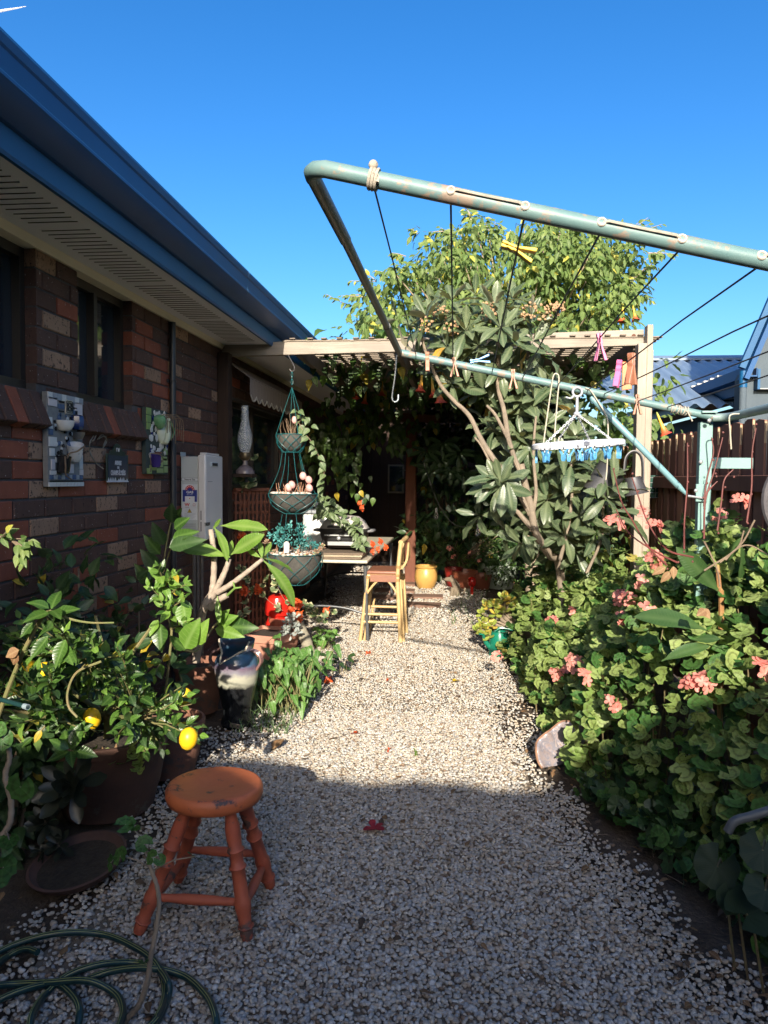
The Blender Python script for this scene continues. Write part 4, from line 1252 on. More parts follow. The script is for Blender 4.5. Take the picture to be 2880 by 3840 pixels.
cg = NT('lamp_glass'); cg.base((0.8, 0.85, 0.88)); cg.rough(0.08); cg.b.inputs['Alpha'].default_value = .28; cg.b.inputs['Specular IOR Level'].default_value = .8
s = mpp(6.2)
b = MB(); b.lathe([(r * s, z * s) for r, z in ((13, 195), (13, 150), (18, 120), (26, 90), (27, 65), (20, 40), (16, 28))], lp, 18, closed=True); b.build('chimney', cg.m, la)
br = plain('old_brass', (0.16, 0.12, 0.07), 0.4, metal=.6)
b = MB(); b.lathe([(r * s, z * s) for r, z in ((4, 28), (18, 27), (22, 15), (18, 4), (10, -2), (0, -2))], lp, 18); b.build('burner', br, la)
b = MB(); b.lathe([(r * s, z * s) for r, z in ((0, 0), (9, -2), (10, -18), (24, -26), (34, -38), (34, -50), (0, -50))], lp, 18); b.build('font', plain('lamp_base', (0.18, 0.15, 0.16), 0.2), la)
b = MB(); b.box2((WX - .02, lp.y - .07, lp.z - 62 * s), (-1.66, lp.y + .07, lp.z - 50 * s)); b.build('shelf', dk_wood, la, bevel=.003)
# ------------------------------------------------------------------ fold-down clothesline
cl_m = plain('line_paint', (0.10, 0.195, 0.20), 0.5, (0.16, 0.24, 0.23), 7, 0.25, 60, spots=(0.27, 0.21, 0.165), spot_scale=16, spot_cut=0.54, dist=0.002)
cl2_m = plain('post_paint', (0.19, 0.33, 0.305), 0.45, (0.16, 0.285, 0.27), 4, 0.1, 40, spots=(0.28, 0.2, 0.14), spot_scale=12, spot_cut=0.70)
cl3_m = plain('steel_tube', (0.075, 0.085, 0.09), 0.4, (0.05, 0.055, 0.06), 16, 0.15, 60, spots=(0.16, 0.14, 0.12), spot_scale=30, spot_cut=.6)
rope_m = plain('line_cord', (0.45, 0.4, 0.33), 0.85, (0.3, 0.27, 0.22), 60)
dark_cord = plain('dark_cord', (0.09, 0.085, 0.08), 0.7)
galv = plain('galvanised', (0.42, 0.43, 0.43), 0.35, (0.34, 0.35, 0.36), 12, metal=.5)
NY, FY = 1.36, 3.2
A = at(1162, 622, Y=NY); D = A + (at(2880, 982, Y=NY) - A) * 1.35
B = at(1497, 1322, Y=FY); Cc = at(2690, 1566, Y=FY)
cl = thing('clothesline', (Cc.x, FY, 0), 'pale green fold down clothesline of painted steel tube with cords', 'clothesline')
rt = .0155
cor = A + Vector((-.012, .02, 0))
e1 = (D - A).normalized(); e2 = (B - A).normalized()
b = MB(); b.tube([A + e2 * .055 - e1 * 0.005, A + e2 * .03 - e1 * 0.003, A + e2 * .012 + e1 * .008, A + e1 * .03, A + e1 * .07] + [A + (D - A) * t for t in (.2, .4, .6, .8, 1)], rt, 16); nearbar = b.build('near_bar', cl_m, cl)
b = MB(); b.tube([A + e2 * .05 - e1 * .005, A.lerp(B, .22)], rt * 0.93, 14); b.build('side_arm', cl3_m, cl)
b = MB(); b.tube([A.lerp(B, .215), A.lerp(B, .74)], rt * .8, 14); b.build('side_arm', cl3_m, cl)
b = MB(); b.tube([A.lerp(B, .72), A.lerp(B, .985), B + (B - A).normalized() * .01], rt * .92, 14); b.build('side_arm', cl3_m, cl)
b = MB(); b.tube([B, B.lerp(Cc, .5), Cc], rt * 1.05, 16); b.build('far_bar', cl_m, cl)
Ce = Cc + Vector((.035, -.03, 0)); Dn = Vector((Ce.x + .02, NY - .3, at(2880, 1535, X=Ce.x + .01).z))
b = MB(); b.tube([Cc - Vector((.02, 0, 0)), Cc + Vector((.012, -.004, 0)), Cc + Vector((.03, -.02, 0)), Ce + Vector((.004, -.02, 0.0)), Ce + (Dn - Ce) * .3, Dn], rt * 1.12, 16); b.build('hinge_arm', plain('arm_grey_green', (0.22, 0.3, 0.29), 0.45, (0.16, 0.22, 0.22), 9, .2), cl)
# post, bracket, cross bar, brace
pt = at(2645, 1583, Y=FY + .05); po = MB(); po.box2((pt.x - .026, FY + .03, 0), (pt.x + .026, FY + .07, pt.z)); po.build('post', cl2_m, cl, bevel=.003)
b = MB(); b.box2((Cc.x - .07, FY - .03, Cc.z + .018), (Cc.x - .01, FY + .06, Cc.z + .026)); b.build('bracket', cl2_m, cl, smooth=False)
for px, py in ((2651, 1579), (2630, 1732), (2612, 1840)):
    q = at(px, py, Y=FY + .01); b = MB(); b.ball((q.x, FY + (.016 if py > 1600 else -.02), q.z), (.009, .005, .009), 10, 6); b.build('bolt', galv, cl)
x0, x1 = at(2620, 1720, Y=FY + .08), at(2815, 1718, Y=FY + .08)
b = MB(); b.box2((pt.x + .027, FY + .05, at(2700, 1758, Y=FY + .08).z), (x1.x, FY + .072, at(2700, 1717, Y=FY + .08).z)); b.build('cross_bar', cl2_m, cl, bevel=.002)
ba, bb = at(2215, 1488, Y=FY), at(2580, 1860, Y=FY + .02)
b = MB(); b.tube([ba, ba.lerp(bb, .02), ba.lerp(bb, .9), ba.lerp(bb, .985)], [rt * .5, rt * .88, rt * .88, rt * .4], 12); b.build('brace', plain('brace_blue', (0.13, 0.26, 0.30), 0.4, (0.17, 0.31, 0.33), 9, .1), cl)
bf = at(2638, 1868, Y=FY); b = MB(); b.tube([bb, bb.lerp(bf, .5), bf + Vector((0, .0, .0)), bf + Vector((.012, 0, .012))], .0055, 8); b.build('pivot', galv, cl)
q = at(2620, 1848, Y=FY + .02); b = MB(); b.box((q.x + .012, FY + .02, q.z), (.05, .014, .075)); b.build('lug', cl2_m, cl, bevel=.002)
# cords, with their short runs along the near bar between the eyelets
near_px = [(1400, 640), (1690, 708), (1968, 764), (2250, 825), (2548, 888), (2845, 953)]
lines = []
ly0 = A + Vector((0, 0, 0))
def onnear(px):
    best = None
    for k in range(600):
        p = A + (D - A) * k / 599; q = proj(p)
        if q and (best is None or abs(q[0] - px) < best[0]): best = (abs(q[0] - px), p)
    return best[1]
def onfar(px):
    best = None
    for k in range(600):
        p = B + (Cc - B) * k / 599; q = proj(p)
        if best is None or abs(q[0] - px) < best[0]: best = (abs(q[0] - px), p)
    return best[1]
np_ = [onnear(p[0]) for p in near_px]
dx = (np_[3] - np_[2]).x
np_.append(np_[-1] + (np_[-1] - np_[-2])); np_.append(np_[-1] + (np_[-1] - np_[-2]) * .9); np_.append(np_[-1] + (np_[-1] - np_[-2]) * .8)
fp_ = [onfar(x) for x in (1560, 1700, 1845, 1960, 2090, 2200, 2262, 2390, 2500)]
cords = []
for i, (a, f) in enumerate(zip(np_, fp_)):
    m = a.lerp(f, .5) - Vector((0, 0, .006))
    b = MB(); b.tube([a - Vector((0, 0, .012)), a.lerp(f, .25) - Vector((0, 0, .005)), m, a.lerp(f, .75) - Vector((0, 0, .004)), f], .0021, 6); b.build('cord', dark_cord, cl); cords.append((a, f))
up = Vector((0, -.96, .28)).normalized()
for i in (1, 3, 5):
    a, c = np_[i], np_[i + 1]
    b = MB(); off = up * (rt + .001)
    b.tube([a + up * rt * .7, a + off + e1 * .012 + up * .003, (a + c) / 2 + off + up * .002, c + off - e1 * .012 + up * .003, c + up * rt * .7], .0028, 6); b.build('cord', rope_m, cl)
for i in (1, 2, 3, 4, 5):
    a = np_[i] + up * (rt - .001)
    q_ = up.to_track_quat('Z', 'Y').to_matrix()
    b = MB(); b.torus(a, .0068, .0026, 14, 6, q_); b.build('eyelet', plain('eyelet', (0.5, 0.45, 0.38), .6), cl)
a = np_[0]; b = MB()
for k in range(3): b.torus(a + e1 * (k * .006 - .006), rt + .003, .003, 16, 6, e1.to_track_quat('Z', 'Y').to_matrix())
b.ball(a + Vector((0, -.01, .022)), (.009, .008, .009), 8, 6); b.tube([a + up * .02, a + up * .012 + e1 * .01, a + up * .004 - Vector((0, .012, .012)) + e1 * .008], .004, 6); b.build('knot', rope_m, cl)
b = MB(); kp = onfar(2545)
for k in range(6): b.torus(kp + (Cc - B).normalized() * (k * .012 - .03), rt + .003, .0028, 14, 5, ((Cc - B).normalized() + rv() * .25).to_track_quat('Z', 'Y').to_matrix())
b.tube([kp, kp + Vector((.03, -.02, -.01)), kp + Vector((.05, -.02, -.05))], .003, 6); b.build('knot', rope_m, cl)

# ---- pegs
peg_cols = {'pink': (0.62, 0.13, 0.30), 'yellow': (0.72, 0.47, 0.03), 'blue': (0.05, 0.30, 0.62), 'wood': (0.40, 0.17, 0.10), 'sky': (0.10, 0.34, 0.62), 'orange': (0.55, 0.17, 0.05)}
peg_m = {k: plain('peg_' + k, c, 0.4, tuple(v * .85 for v in c), 20, .05) for k, c in peg_cols.items()}


def peg_root(name, P, d, side, L, col, label, group=None):
    """a clothes peg: two legs that open downwards and a wire spring; d points from its jaws to its tails"""
    d = Vector(d).normalized(); side = Vector(side); side = (side - d * side.dot(d)).normalized(); n = d.cross(side)
    t = thing(name, P, label, 'clothes peg', group)
    P = Vector(P)
    for sg in (-1, 1):
        b = MB()
        prof = [(-.02, .055), (.0, .085), (.12, .075), (.2, .05), (.32, .075), (.42, .06), (.6, .1), (.8, .15), (1.0, .19)]
        ins = [(-.02, .012), (.08, .01), (.14, .03), (.2, .01), (.38, .012), (.6, .045), (.8, .09), (1.0, .13)]
        poly = [P + d * (u * L) + side * (sg * v * 1.3 * L) for u, v in prof] + [P + d * (u * L) + side * (sg * v * L) for u, v in reversed(ins)]
        b.prism([q - n * L * .1 for q in poly], n * L * .2); b.build('leg', peg_m[col], t, smooth=False, bevel=L * .012, seg=1)
    b = MB(); c = P + d * L * .38
    for k in range(3): b.torus(c + n * L * (.03 * k - .03), L * .055, L * .012, 10, 5, n.to_track_quat('Z', 'Y').to_matrix())
    b.tube([c + n * L * .09, c + n * L * .09 - d * L * .2 + side * L * .08, c - n * L * .09 - d * L * .2 + side * L * .08, c - n * L * .09], L * .012, 5); b.build('spring', galv, t)
    return t


dn = Vector((0, 0, -1)); ex = Vector((1, 0, 0)); ey = Vector((0, 1, 0))
a, f = cords[2]
def oncord(i, py):
    a, f = cords[i]; best = None
    for k in range(400):
        p = a.lerp(f, k / 399); q = proj(p)
        if best is None or abs(q[1] - py) < best[0]: best = (abs(q[1] - py), p)
    return best[1]
P = oncord(2, 935); peg_root('clothes_peg', P + Vector((-.03, 0, .012)), (1, 0, -.42), (.35, .2, 1), .072, 'yellow', 'yellow plastic peg lying askew on a clothesline cord')
P = oncord(4, 1262); peg_root('clothes_peg', P + Vector((0, 0, .008)), (.06, 0, -1), ex, .078, 'pink', 'pink plastic peg hanging from a cord before the grey timber beam')
P = oncord(5, 1352); peg_root('clothes_peg', P + Vector((0.012, -.01, .02)), (.0, 0, -1), (.7, .7, 0), .098, 'wood', 'large reddish wooden peg clipped on a cord left of the timber post')
peg_root('clothes_peg', P + Vector((-.022, 0, .0)), (-.12, 0, -1), (.3, 1, 0), .085, 'pink', 'pink peg half hidden behind the large wooden peg')
P = oncord(2, 1345) ; q = at(1808, 1352, Y=P.y); peg_root('clothes_peg', q + Vector((-.045, 0, -.005)), (1, 0, .16), (0, .1, 1), .075, 'blue', 'blue plastic peg lying along the cord against the loquat leaves')
q = at(2345, 1405, Y=2.9)
tg = thing('plastic_tag', q, 'orange plastic tag hanging from a cord beside the wooden pegs', 'tag')
b = MB(); b.prism([q + Vector(v) for v in ((-.012, 0, .05), (.004, 0, .05), (.026, 0, .016), (.026, 0, -.055), (-.012, 0, -.06))], (0, .004, 0)); b.build('tag_plate', peg_m['orange'], tg, bevel=.002)
for px, lab_ in ((1603, 'leftmost wooden peg on the far bar, beside the hanging steel hook'), (1703, 'second wooden peg from the left on the far bar'), (1922, 'wooden peg on the far bar under the loquat leaves'), (2386, 'wooden peg on the far bar in front of the timber post')):
    P = onfar(px); peg_root('clothes_peg', P + Vector((0, -.012, .024)), (.03, 0, -1), ex if px != 1603 else ey, .082, 'wood', lab_, 'wooden pegs on the far bar')

# ---- sock hanger with its ring of blue pegs
oc = at(2167, 1668, Y=FY - .02)
hg = thing('sock_hanger', oc, 'oval white plastic peg hanger with blue pegs hanging from the clothesline', 'hanger')
hw = mpp(3.15) * 335 / 2
wp = plain('white_plastic', (0.66, 0.68, 0.72), 0.35, (0.62, 0.64, 0.68), 6, 0)
gp_ = plain('grey_plastic', (0.36, 0.38, 0.41), 0.35, (0.33, 0.35, 0.38), 6, 0)
tilt = Matrix.Rotation(R(-3.5), 3, 'Y')
b = MB(); vv, ff = [], []; nu = 48
pr_ = [(-.012, -.011), (.012, -.011), (.014, .006), (.006, .013), (-.006, .013), (-.014, .006)]
for i in range(nu):
    a = 2 * math.pi * i / nu; ca, sa = math.cos(a), math.sin(a)
    cx, cy = math.copysign(abs(ca) ** .8, ca) * (hw - .012), math.copysign(abs(sa) ** .9, sa) * .125
    for (o, z) in pr_: vv.append(oc + tilt @ Vector((cx * (1 + o / hw), cy * (1 + o / .125), z)))
m_ = len(pr_)
for i in range(nu):
    for k in range(m_): ff.append((i * m_ + k, ((i + 1) % nu) * m_ + k, ((i + 1) % nu) * m_ + (k + 1) % m_, i * m_ + (k + 1) % m_))
b.add(vv, ff); b.build('ring', wp, hg, angle=50)
hub = at(2163, 1552, Y=FY - .02); top_ = at(2165, 1470, Y=FY - .02)
b = MB(); b.torus(top_, .019, .0052, 20, 8, Matrix.Rotation(R(90), 3, 'X')); b.tube(spline([top_ + Vector((-.014, 0, -.014)), top_ + Vector((-.026, 0, -.026)), top_ + Vector((-.048, 0, -.022))], 4), [.005] * 4 + [.004] * 5, 8)
b.tube([top_ + Vector((0, 0, -.02)), top_.lerp(hub, .6), hub], [.005, .007, .006], 8); b.ball(hub, (.014, .014, .011), 12, 8); b.build('hook', gp_, hg)
link_me = None
lk = MB(); lk.torus((0, 0, 0), .0042, .0013, 10, 5, None, 0, 1.0, 1.75); link_me = lk.mesh('chain_link', wp)
for k, (sx_, sy_) in enumerate(((-.72, -.6), (-.42, .8), (.34, .7), (.62, -.7))):
    e = oc + tilt @ Vector((sx_ * hw, sy_ * .12, .014)); d = e - hub; n = int(d.length / .0105)
    ch = MB()
    for j in range(n):
        c = hub + d * ((j + .5) / n); q_ = d.to_track_quat('Y', 'Z').to_matrix() @ Matrix.Rotation(R(90 * (j % 2) + 20), 3, 'Y')
        ch.torus(c, .0042, .0013, 10, 5, q_, 0, 1.0, 1.75)
    ch.build('chain', wp, hg)
bp = [(-.93, .15), (-.80, -.62), (-.62, .75), (-.40, -.85), (-.12, .95), (.08, -.98), (.27, -.9), (.42, .85), (.60, -.8), (.83, -.5), (.95, .1), (.72, .7), (-.1, -.98), (.2, .95)]
for k, (u, v) in enumerate(bp):
    c = oc + tilt @ Vector((u * hw * .96, v * .118, -.016)); an = math.atan2(v * .12, u * hw) + 1.57
    sd = Vector((math.cos(an), math.sin(an), 0)); L = .052
    legs = MB(); spb = MB()
    for sg in (-1, 1):
        poly = [c + Vector((0, 0, -L * u2)) + sd * sg * L * v2 for u2, v2 in ((0, .34), (.06, .44), (.5, .16), (.78, .17), (1, .1), (1, .02), (.72, .02), (.45, .05))]
        nn = sd.cross(Vector((0, 0, 1))); legs.prism([q - nn * L * .09 for q in poly], nn * L * .18)
    pg = legs.build('peg', peg_m['sky'], hg, smooth=False)
    spb.torus(c + Vector((0, 0, -L * .5)), L * .09, L * .03, 8, 5, nn.to_track_quat('Z', 'Y').to_matrix()); spb.tube([c + Vector((0, 0, .006)), c + Vector((0, 0, -L * .2))], .003, 5); spb.build('clip', wp, pg)

# ---- wire hooks hung over the line
def wire(name, label, P, pts, r, m, cat='hook', group=None):
    t = thing(name, P, label, cat, group); b = MB(); b.tube(spline(pts, 6), r, 8); b.build('wire', m, t); return t
hy = FY - .03
pts = [at(x, y, Y=FY + dy) for x, y, dy in ((1505, 1335, .03), (1497, 1312, .0), (1488, 1320, -.03), (1482, 1400, -.03), (1471, 1480, -.03), (1472, 1500, -.03), (1481, 1507, -.03), (1492, 1500, -.03), (1494, 1480, -.03))]
wire('steel_hook', 'long bent steel hook hanging from the corner of the clothesline', pts[2], pts, .0042, plain('bare_steel', (0.20, 0.23, 0.26), 0.3, metal=.7))
pts = [at(x, y, Y=FY - .03) for x, y in ((2038, 1662), (2052, 1560), (2068, 1450), (2076, 1408), (2088, 1402), (2096, 1420), (2090, 1500), (2082, 1600), (2080, 1655), (2086, 1668), (2094, 1660), (2096, 1640))]
wire('wire_hanger', 'tall cream and green wire hanger looped over the far bar beside the sock hanger', pts[4], pts, .003, plain('cream_wire', (0.5, 0.46, 0.36), 0.5))
pts = [at(x, y, Y=FY - .02) for x, y in ((2195, 1455), (2215, 1465), (2245, 1510), (2274, 1560), (2280, 1600), (2280, 1660), (2276, 1760), (2272, 1800))]
wire('wire_rod', 'thin cream wire rod hanging behind the white sock hanger', pts[0], pts, .0028, bpy.data.materials['cream_wire'])
pts = [at(x, y, Y=FY - .2) for x, y in ((2772, 1552), (2748, 1553), (2735, 1565), (2738, 1620), (2742, 1685))]
wire('wire_rod', 'cream wire peg hanging from the hinge arm in front of the fence', pts[0], pts, .003, bpy.data.materials['cream_wire'])
# ------------------------------------------------------------------ the orange stool
orange_m = plain('orange_paint', (0.58, 0.16, 0.055), 0.55, (0.46, 0.12, 0.045), 7, 0.45, 28, spots=(0.07, 0.045, 0.04), spot_scale=7, spot_cut=0.575)
orange_leg = plain('orange_paint_leg', (0.50, 0.12, 0.055), 0.6, (0.38, 0.09, 0.05), 9, 0.4, 40, spots=(0.12, 0.07, 0.055), spot_scale=11, spot_cut=0.56)
feet = [at(520, 3495, Z=0.012), at(928, 3520, Z=0.012), at(1014, 3322, Z=0.012), at(668, 3300, Z=0.012)]
ctr = sum(feet, Vector()) / 4
SEAT = 0.462
cs = at(805, 2940, Z=SEAT)
st = thing('stool', (cs.x, cs.y, 0), 'low round orange painted wooden stool with turned legs on the gravel', 'stool')
b = MB()
rs = 0.148
b.lathe([(0.0, SEAT - .05), (rs * .86, SEAT - .05), (rs * .965, SEAT - .042), (rs * 1.0, SEAT - .026), (rs * .995, SEAT - .012), (rs * .95, SEAT + .001), (rs * .9, SEAT + .003), (rs * .6, SEAT - .004), (0, SEAT - .007)], (cs.x, cs.y, 0), 40, sx=1.03, sy=.98)
b.build('seat', orange_m, st, angle=50)
leg_prof = [(0, .017), (.02, .019), (.055, .021), (.075, .0185), (.085, .0235), (.10, .0235), (.112, .019), (.20, .0225), (.24, .025), (.30, .026), (.315, .0225), (.45, .0215), (.53, .0215), (.545, .026), (.565, .026), (.575, .0205), (.66, .021), (.675, .0255), (.695, .0255), (.705, .0215), (.78, .0235), (.86, .0235), (.93, .0185), (1, .017)]
tops = []
for f in feet:
    tpt = Vector((cs.x, cs.y, SEAT - .05)) + (Vector((f.x, f.y, 0)) - Vector((ctr.x, ctr.y, 0))).normalized() * .088
    tops.append(tpt)
    b = MB(); b.tube([f + (tpt - f) * t for t, r in leg_prof], [r * .98 for t, r in leg_prof], 16); b.build('leg', orange_leg, st, angle=60)
    rg_ = MB(); q_ = (tpt - f).to_track_quat('Z', 'Y').to_matrix()
    for t_, r_ in ((.095, .0215), (.555, .0235), (.685, .0232)): rg_.torus(f + (tpt - f) * t_, r_, .0042, 18, 6, q_)
    rg_.build('turned_rings', orange_leg, st, kind='stuff')
for (i, k, h) in ((0, 1, .28), (3, 2, .36), (1, 2, .24), (0, 3, .24)):
    a_, c_ = feet[i].lerp(tops[i], h), feet[k].lerp(tops[k], h)
    b = MB(); b.tube([a_.lerp(c_, t) for t in (.06, .2, .35, .5, .65, .8, .94)], [.0115, .0125, .0155, .0165, .0155, .0125, .0115], 12); b.build('stretcher', orange_leg, st)

# ------------------------------------------------------------------ pots on the left
def pot(name, label, c, r, h, mat=None, cat='pot', rim=.028, taper=.72, soil=True, n=32, band=True):
    t = thing(name, (c[0], c[1], 0), label, cat)
    z0 = c[2] if len(c) > 2 else 0.0
    prof = [(0, 0), (r * taper, 0), (r * (taper + .3 * (1 - taper)), h * .28)]
    if band: prof += [(r * (taper + .3 * (1 - taper)) + .004, h * .285), (r * (taper + .33 * (1 - taper)) + .004, h * .31)]
    prof += [(r * .955, h - rim * 1.6), (r * 1.0, h - rim * 1.55), (r * 1.015, h - .006), (r * 1.0, h), (r * .93, h), (r * .9, h - rim), (r * .88, h - .05)]
    b = MB(); b.lathe(prof, (c[0], c[1], z0), n); b.build('body', mat or terra, t, angle=35)
    if soil:
        b = MB(); b.lathe([(0, h - .035), (r * .5, h - .03), (r * .9, h - .045)], (c[0], c[1], z0), n, closed=True); b.build('soil', potsoil, t)
    return t


LC = Vector((-1.50, 2.98, 0))
pot('flower_pot', 'large dark terracotta pot holding the lemon tree', LC, .262, .335, plain('dark_terracotta', (.13, .062, .042), .85, (.075, .042, .032), 4, .35, 60, spots=(.1, .08, .06), spot_scale=7, spot_cut=.6))
sc0 = at(296, 3262, Z=.03)
sau = thing('pot_saucer', sc0, 'empty terracotta saucer lying tilted in front of the large lemon tree pot', 'saucer')
b = MB(); b.lathe([(0, -.012), (.13, -.012), (.155, .008), (.168, .03), (.158, .032), (.146, .012), (.12, -.002), (0, -.002)], sc0 + Vector((0, 0, .012)), 32, Matrix.Rotation(R(9), 3, 'X') @ Matrix.Rotation(R(-5), 3, 'Y')); b.build('dish', plain('old_terracotta', (.125, .065, .05), .85, (.08, .045, .036), 9, .3), sau)
b = MB(); b.lathe([(0, .003), (.1, .004), (.138, .008)], sc0 + Vector((0, 0, .012)), 20, Matrix.Rotation(R(9), 3, 'X') @ Matrix.Rotation(R(-5), 3, 'Y'), closed=True); b.build('soil', potsoil, sau)
q = at(612, 2930, Z=0); pot('flower_pot', 'dark terracotta pot in the shade between the lemon pot and the glazed urn', (q.x - .02, q.y + .12), .17, .26)
q = at(735, 2690, Z=0); pot('flower_pot', 'slim terracotta pot with the frangipani behind the broken glazed urn', (q.x - .03, q.y + .14), .155, .30)

# ------------------------------------------------------------------ the broken glazed urn
uq = at(868, 2742, Z=0); UY = uq.y + .10; UX = uq.x
um = NT('urn_glaze'); co = um.coord('Object'); sp = um.new('ShaderNodeSeparateXYZ'); um.link(co, sp.inputs[0])
zn = um.math('ADD', sp.outputs[2], um.math('MULTIPLY', um.math('SUBTRACT', um.noise(co, 7, 4, .6), .5), .11))
zc_ = um.ramp(um.math('MULTIPLY', zn, 2.0), [(0.0, (.012, .014, .016)), (.47, (.012, .013, .015)), (.52, (.33, .33, .26)), (.60, (.38, .37, .29)), (.66, (.20, .19, .22)), (.72, (.13, .09, .13)), (.76, (.05, .10, .17)), (.86, (.05, .12, .19)), (.93, (.10, .08, .09)), (1.0, (.06, .12, .17))])
um.base(zc_); um.rough(.13); um.b.inputs['Specular IOR Level'].default_value = .6; um.bump(um.noise(co, 16, 3, .5), .08, .01)
urn = thing('broken_urn', (UX, UY, 0), 'tall blue black and cream glazed urn with a broken rim', 'urn')
raw = plain('raw_clay', (0.62, 0.54, 0.42), 0.85)
prof = [(.085, 0), (.092, .012), (.09, .03), (.078, .06), (.082, .1), (.104, .2), (.122, .29), (.128, .345), (.122, .385), (.104, .418), (.094, .432), (.094, .45), (.1, .475), (.104, .5)]
n = 40; vv, ff = [], []
def rimcut(a):      # how high the wall still stands at this bearing; the break faces the viewer's left
    d = (math.degrees(a) + 360) % 360
    return float(np.interp(d, [0, 185, 200, 222, 238, 252, 290, 318, 330, 360], [.5, .5, .492, .425, .378, .40, .44, .455, .5, .5]))
for (r, z) in prof:
    for k in range(n):
        a = 2 * math.pi * k / n; zz = min(z, rimcut(a)); rr_ = r
        if zz < z: rr_ = float(np.interp(zz, [p[1] for p in prof], [p[0] for p in prof]))
        vv.append((UX + rr_ * math.cos(a), UY + rr_ * math.sin(a), zz))
m = len(prof)
for i in range(m - 1):
    for k in range(n): ff.append((i * n + k, i * n + (k + 1) % n, (i + 1) * n + (k + 1) % n, (i + 1) * n + k))
b = MB(); b.add(vv, ff); o = b.build('body', um.m, urn, angle=60)
sm = o.modifiers.new('thickness', 'SOLIDIFY'); sm.thickness = .009; sm.offset = -1
b = MB(); edge = []
for k in range(61):
    a = math.radians(185 + (332 - 185) * k / 60); zz = rimcut(a) + .0015 * math.sin(k * 2.3); r = float(np.interp(zz, [p[1] for p in prof], [p[0] for p in prof])) - .004
    edge.append((UX + r * math.cos(a), UY + r * math.sin(a), zz))
b.tube(edge, .0058, 6); b.build('broken_edge', raw, urn)
b = MB(); b.lathe([(.06, .02), (0, .02)], (UX, UY, 0), 20); b.build('base', um.m, urn)
for sg, a in ((1, R(-8)), (-1, R(188))):
    d = Vector((math.cos(a), math.sin(a), 0)); sd = Vector((-d.y, d.x, 0))
    b = MB()
    for k in (-1, 0, 1):
        b.tube(spline([Vector((UX, UY, .445)) + d * .092 + sd * k * .012, Vector((UX, UY, .43)) + d * .135 + sd * k * .013, Vector((UX, UY, .385)) + d * .152 + sd * k * .013, Vector((UX, UY, .335)) + d * .126 + sd * k * .012], 5), .0075, 8)
    b.build('handle', plain('rust_glaze', (0.22, 0.10, 0.07), 0.25, (0.13, 0.1, 0.12), 12), urn)
q = at(882, 2722, Y=UY - .088); b = MB(); b.box((q.x, UY - .0885, q.z), (.062, .006, .026), Matrix.Rotation(R(8), 3, 'Y')); b.build('plaque', plain('clay_tag', (0.2, 0.15, 0.11), .7), urn, bevel=.002)
b = MB(); b.torus((q.x, UY - .092, q.z), .010, .0016, 12, 4, Matrix.Rotation(R(90), 3, 'X'), 0, 1.6, .7); b.build('emblem', bi, urn)

# ------------------------------------------------------------------ square terracotta planter and red garden ornament
pq_ = at(1030, 2475, Z=0); SPX, SPY = at(1015, 2400, Y=5.68).x, 5.68
pk = plain('pink_terracotta', (0.46, 0.22, 0.15), 0.85, (0.40, 0.185, 0.125), 5, .15, 60)
sp_t = thing('square_planter', (SPX, SPY, 0), 'square pale terracotta planter box under the hanging baskets', 'planter')
b = MB(); rz = Matrix.Rotation(R(-14), 3, 'Z'); c0 = Vector((SPX, SPY, 0))
def ring(h, hi, z): return [c0 + rz @ Vector((sx * hi, sy * hi, z)) for sx, sy in ((-1, -1), (1, -1), (1, 1), (-1, 1))]
L_ = [ring(0, .14, 0), ring(0, .17, .135), ring(0, .186, .14), ring(0, .19, .20), ring(0, .172, .20), ring(0, .16, .12)]
vv = [p for r_ in L_ for p in r_]; ff = [(3, 2, 1, 0), (20, 21, 22, 23)]
for i in range(5):
    for k in range(4): ff.append((i * 4 + k, i * 4 + (k + 1) % 4, (i + 1) * 4 + (k + 1) % 4, (i + 1) * 4 + k))
b.add(vv, ff); b.build('box', pk, sp_t, smooth=False, bevel=.004)
b = MB(); b.box(c0 + Vector((0, 0, .165)), (.32, .32, .02), rz); b.build('soil', potsoil, sp_t, smooth=False)
red_m = plain('red_glaze', (0.55, 0.02, 0.012), 0.22, (0.45, 0.016, 0.012), 6, .03, 30, spec=.6)
ro = at(1042, 2300, Y=6.05)
rd = thing('red_ornament', (ro.x, 6.05, 0), 'glossy red ceramic garden lantern standing behind the square planter', 'ornament')
k_ = mpp(6.05); zt_ = at(1042, 2228, Y=6.05).z; zn_ = at(1042, 2310, Y=6.05).z
b = MB(); b.lathe([(.16, 0), (.155, .02), (.12, zn_ * .55), (.095, zn_ - .035), (.082, zn_ - .008), (0, zn_ - .008)], (ro.x, 6.05, 0), 30, closed=True); b.build('base', red_m, rd)
b = MB(); b.lathe([(.078, zn_ - .008), (.08, zn_ + .012), (.105, zn_ + .014), (.112, zn_ + .05), (.108, zn_ + .11), (.092, zn_ + .165), (.06, zt_ - .008), (.035, zt_), (.03, zt_ - .01), (0, zt_ - .02)], (ro.x, 6.05, 0), 30); b.build('dome', red_m, rd)
b = MB()
for a in range(5): b.ball((ro.x + .1155 * math.cos(a * 1.257 - 1.2), 6.05 + .1155 * math.sin(a * 1.257 - 1.2), zn_ * .62), (.014, .014, .035), 8, 6)
b.build('vent', slot_m, rd)
q = at(1120, 2430, Z=0); pot('flower_pot', 'red brown pot tucked behind the square planter and leaning stump', (q.x - .12, 6.0), .14, .26, plain('red_clay', (0.36, 0.10, 0.06), .6))

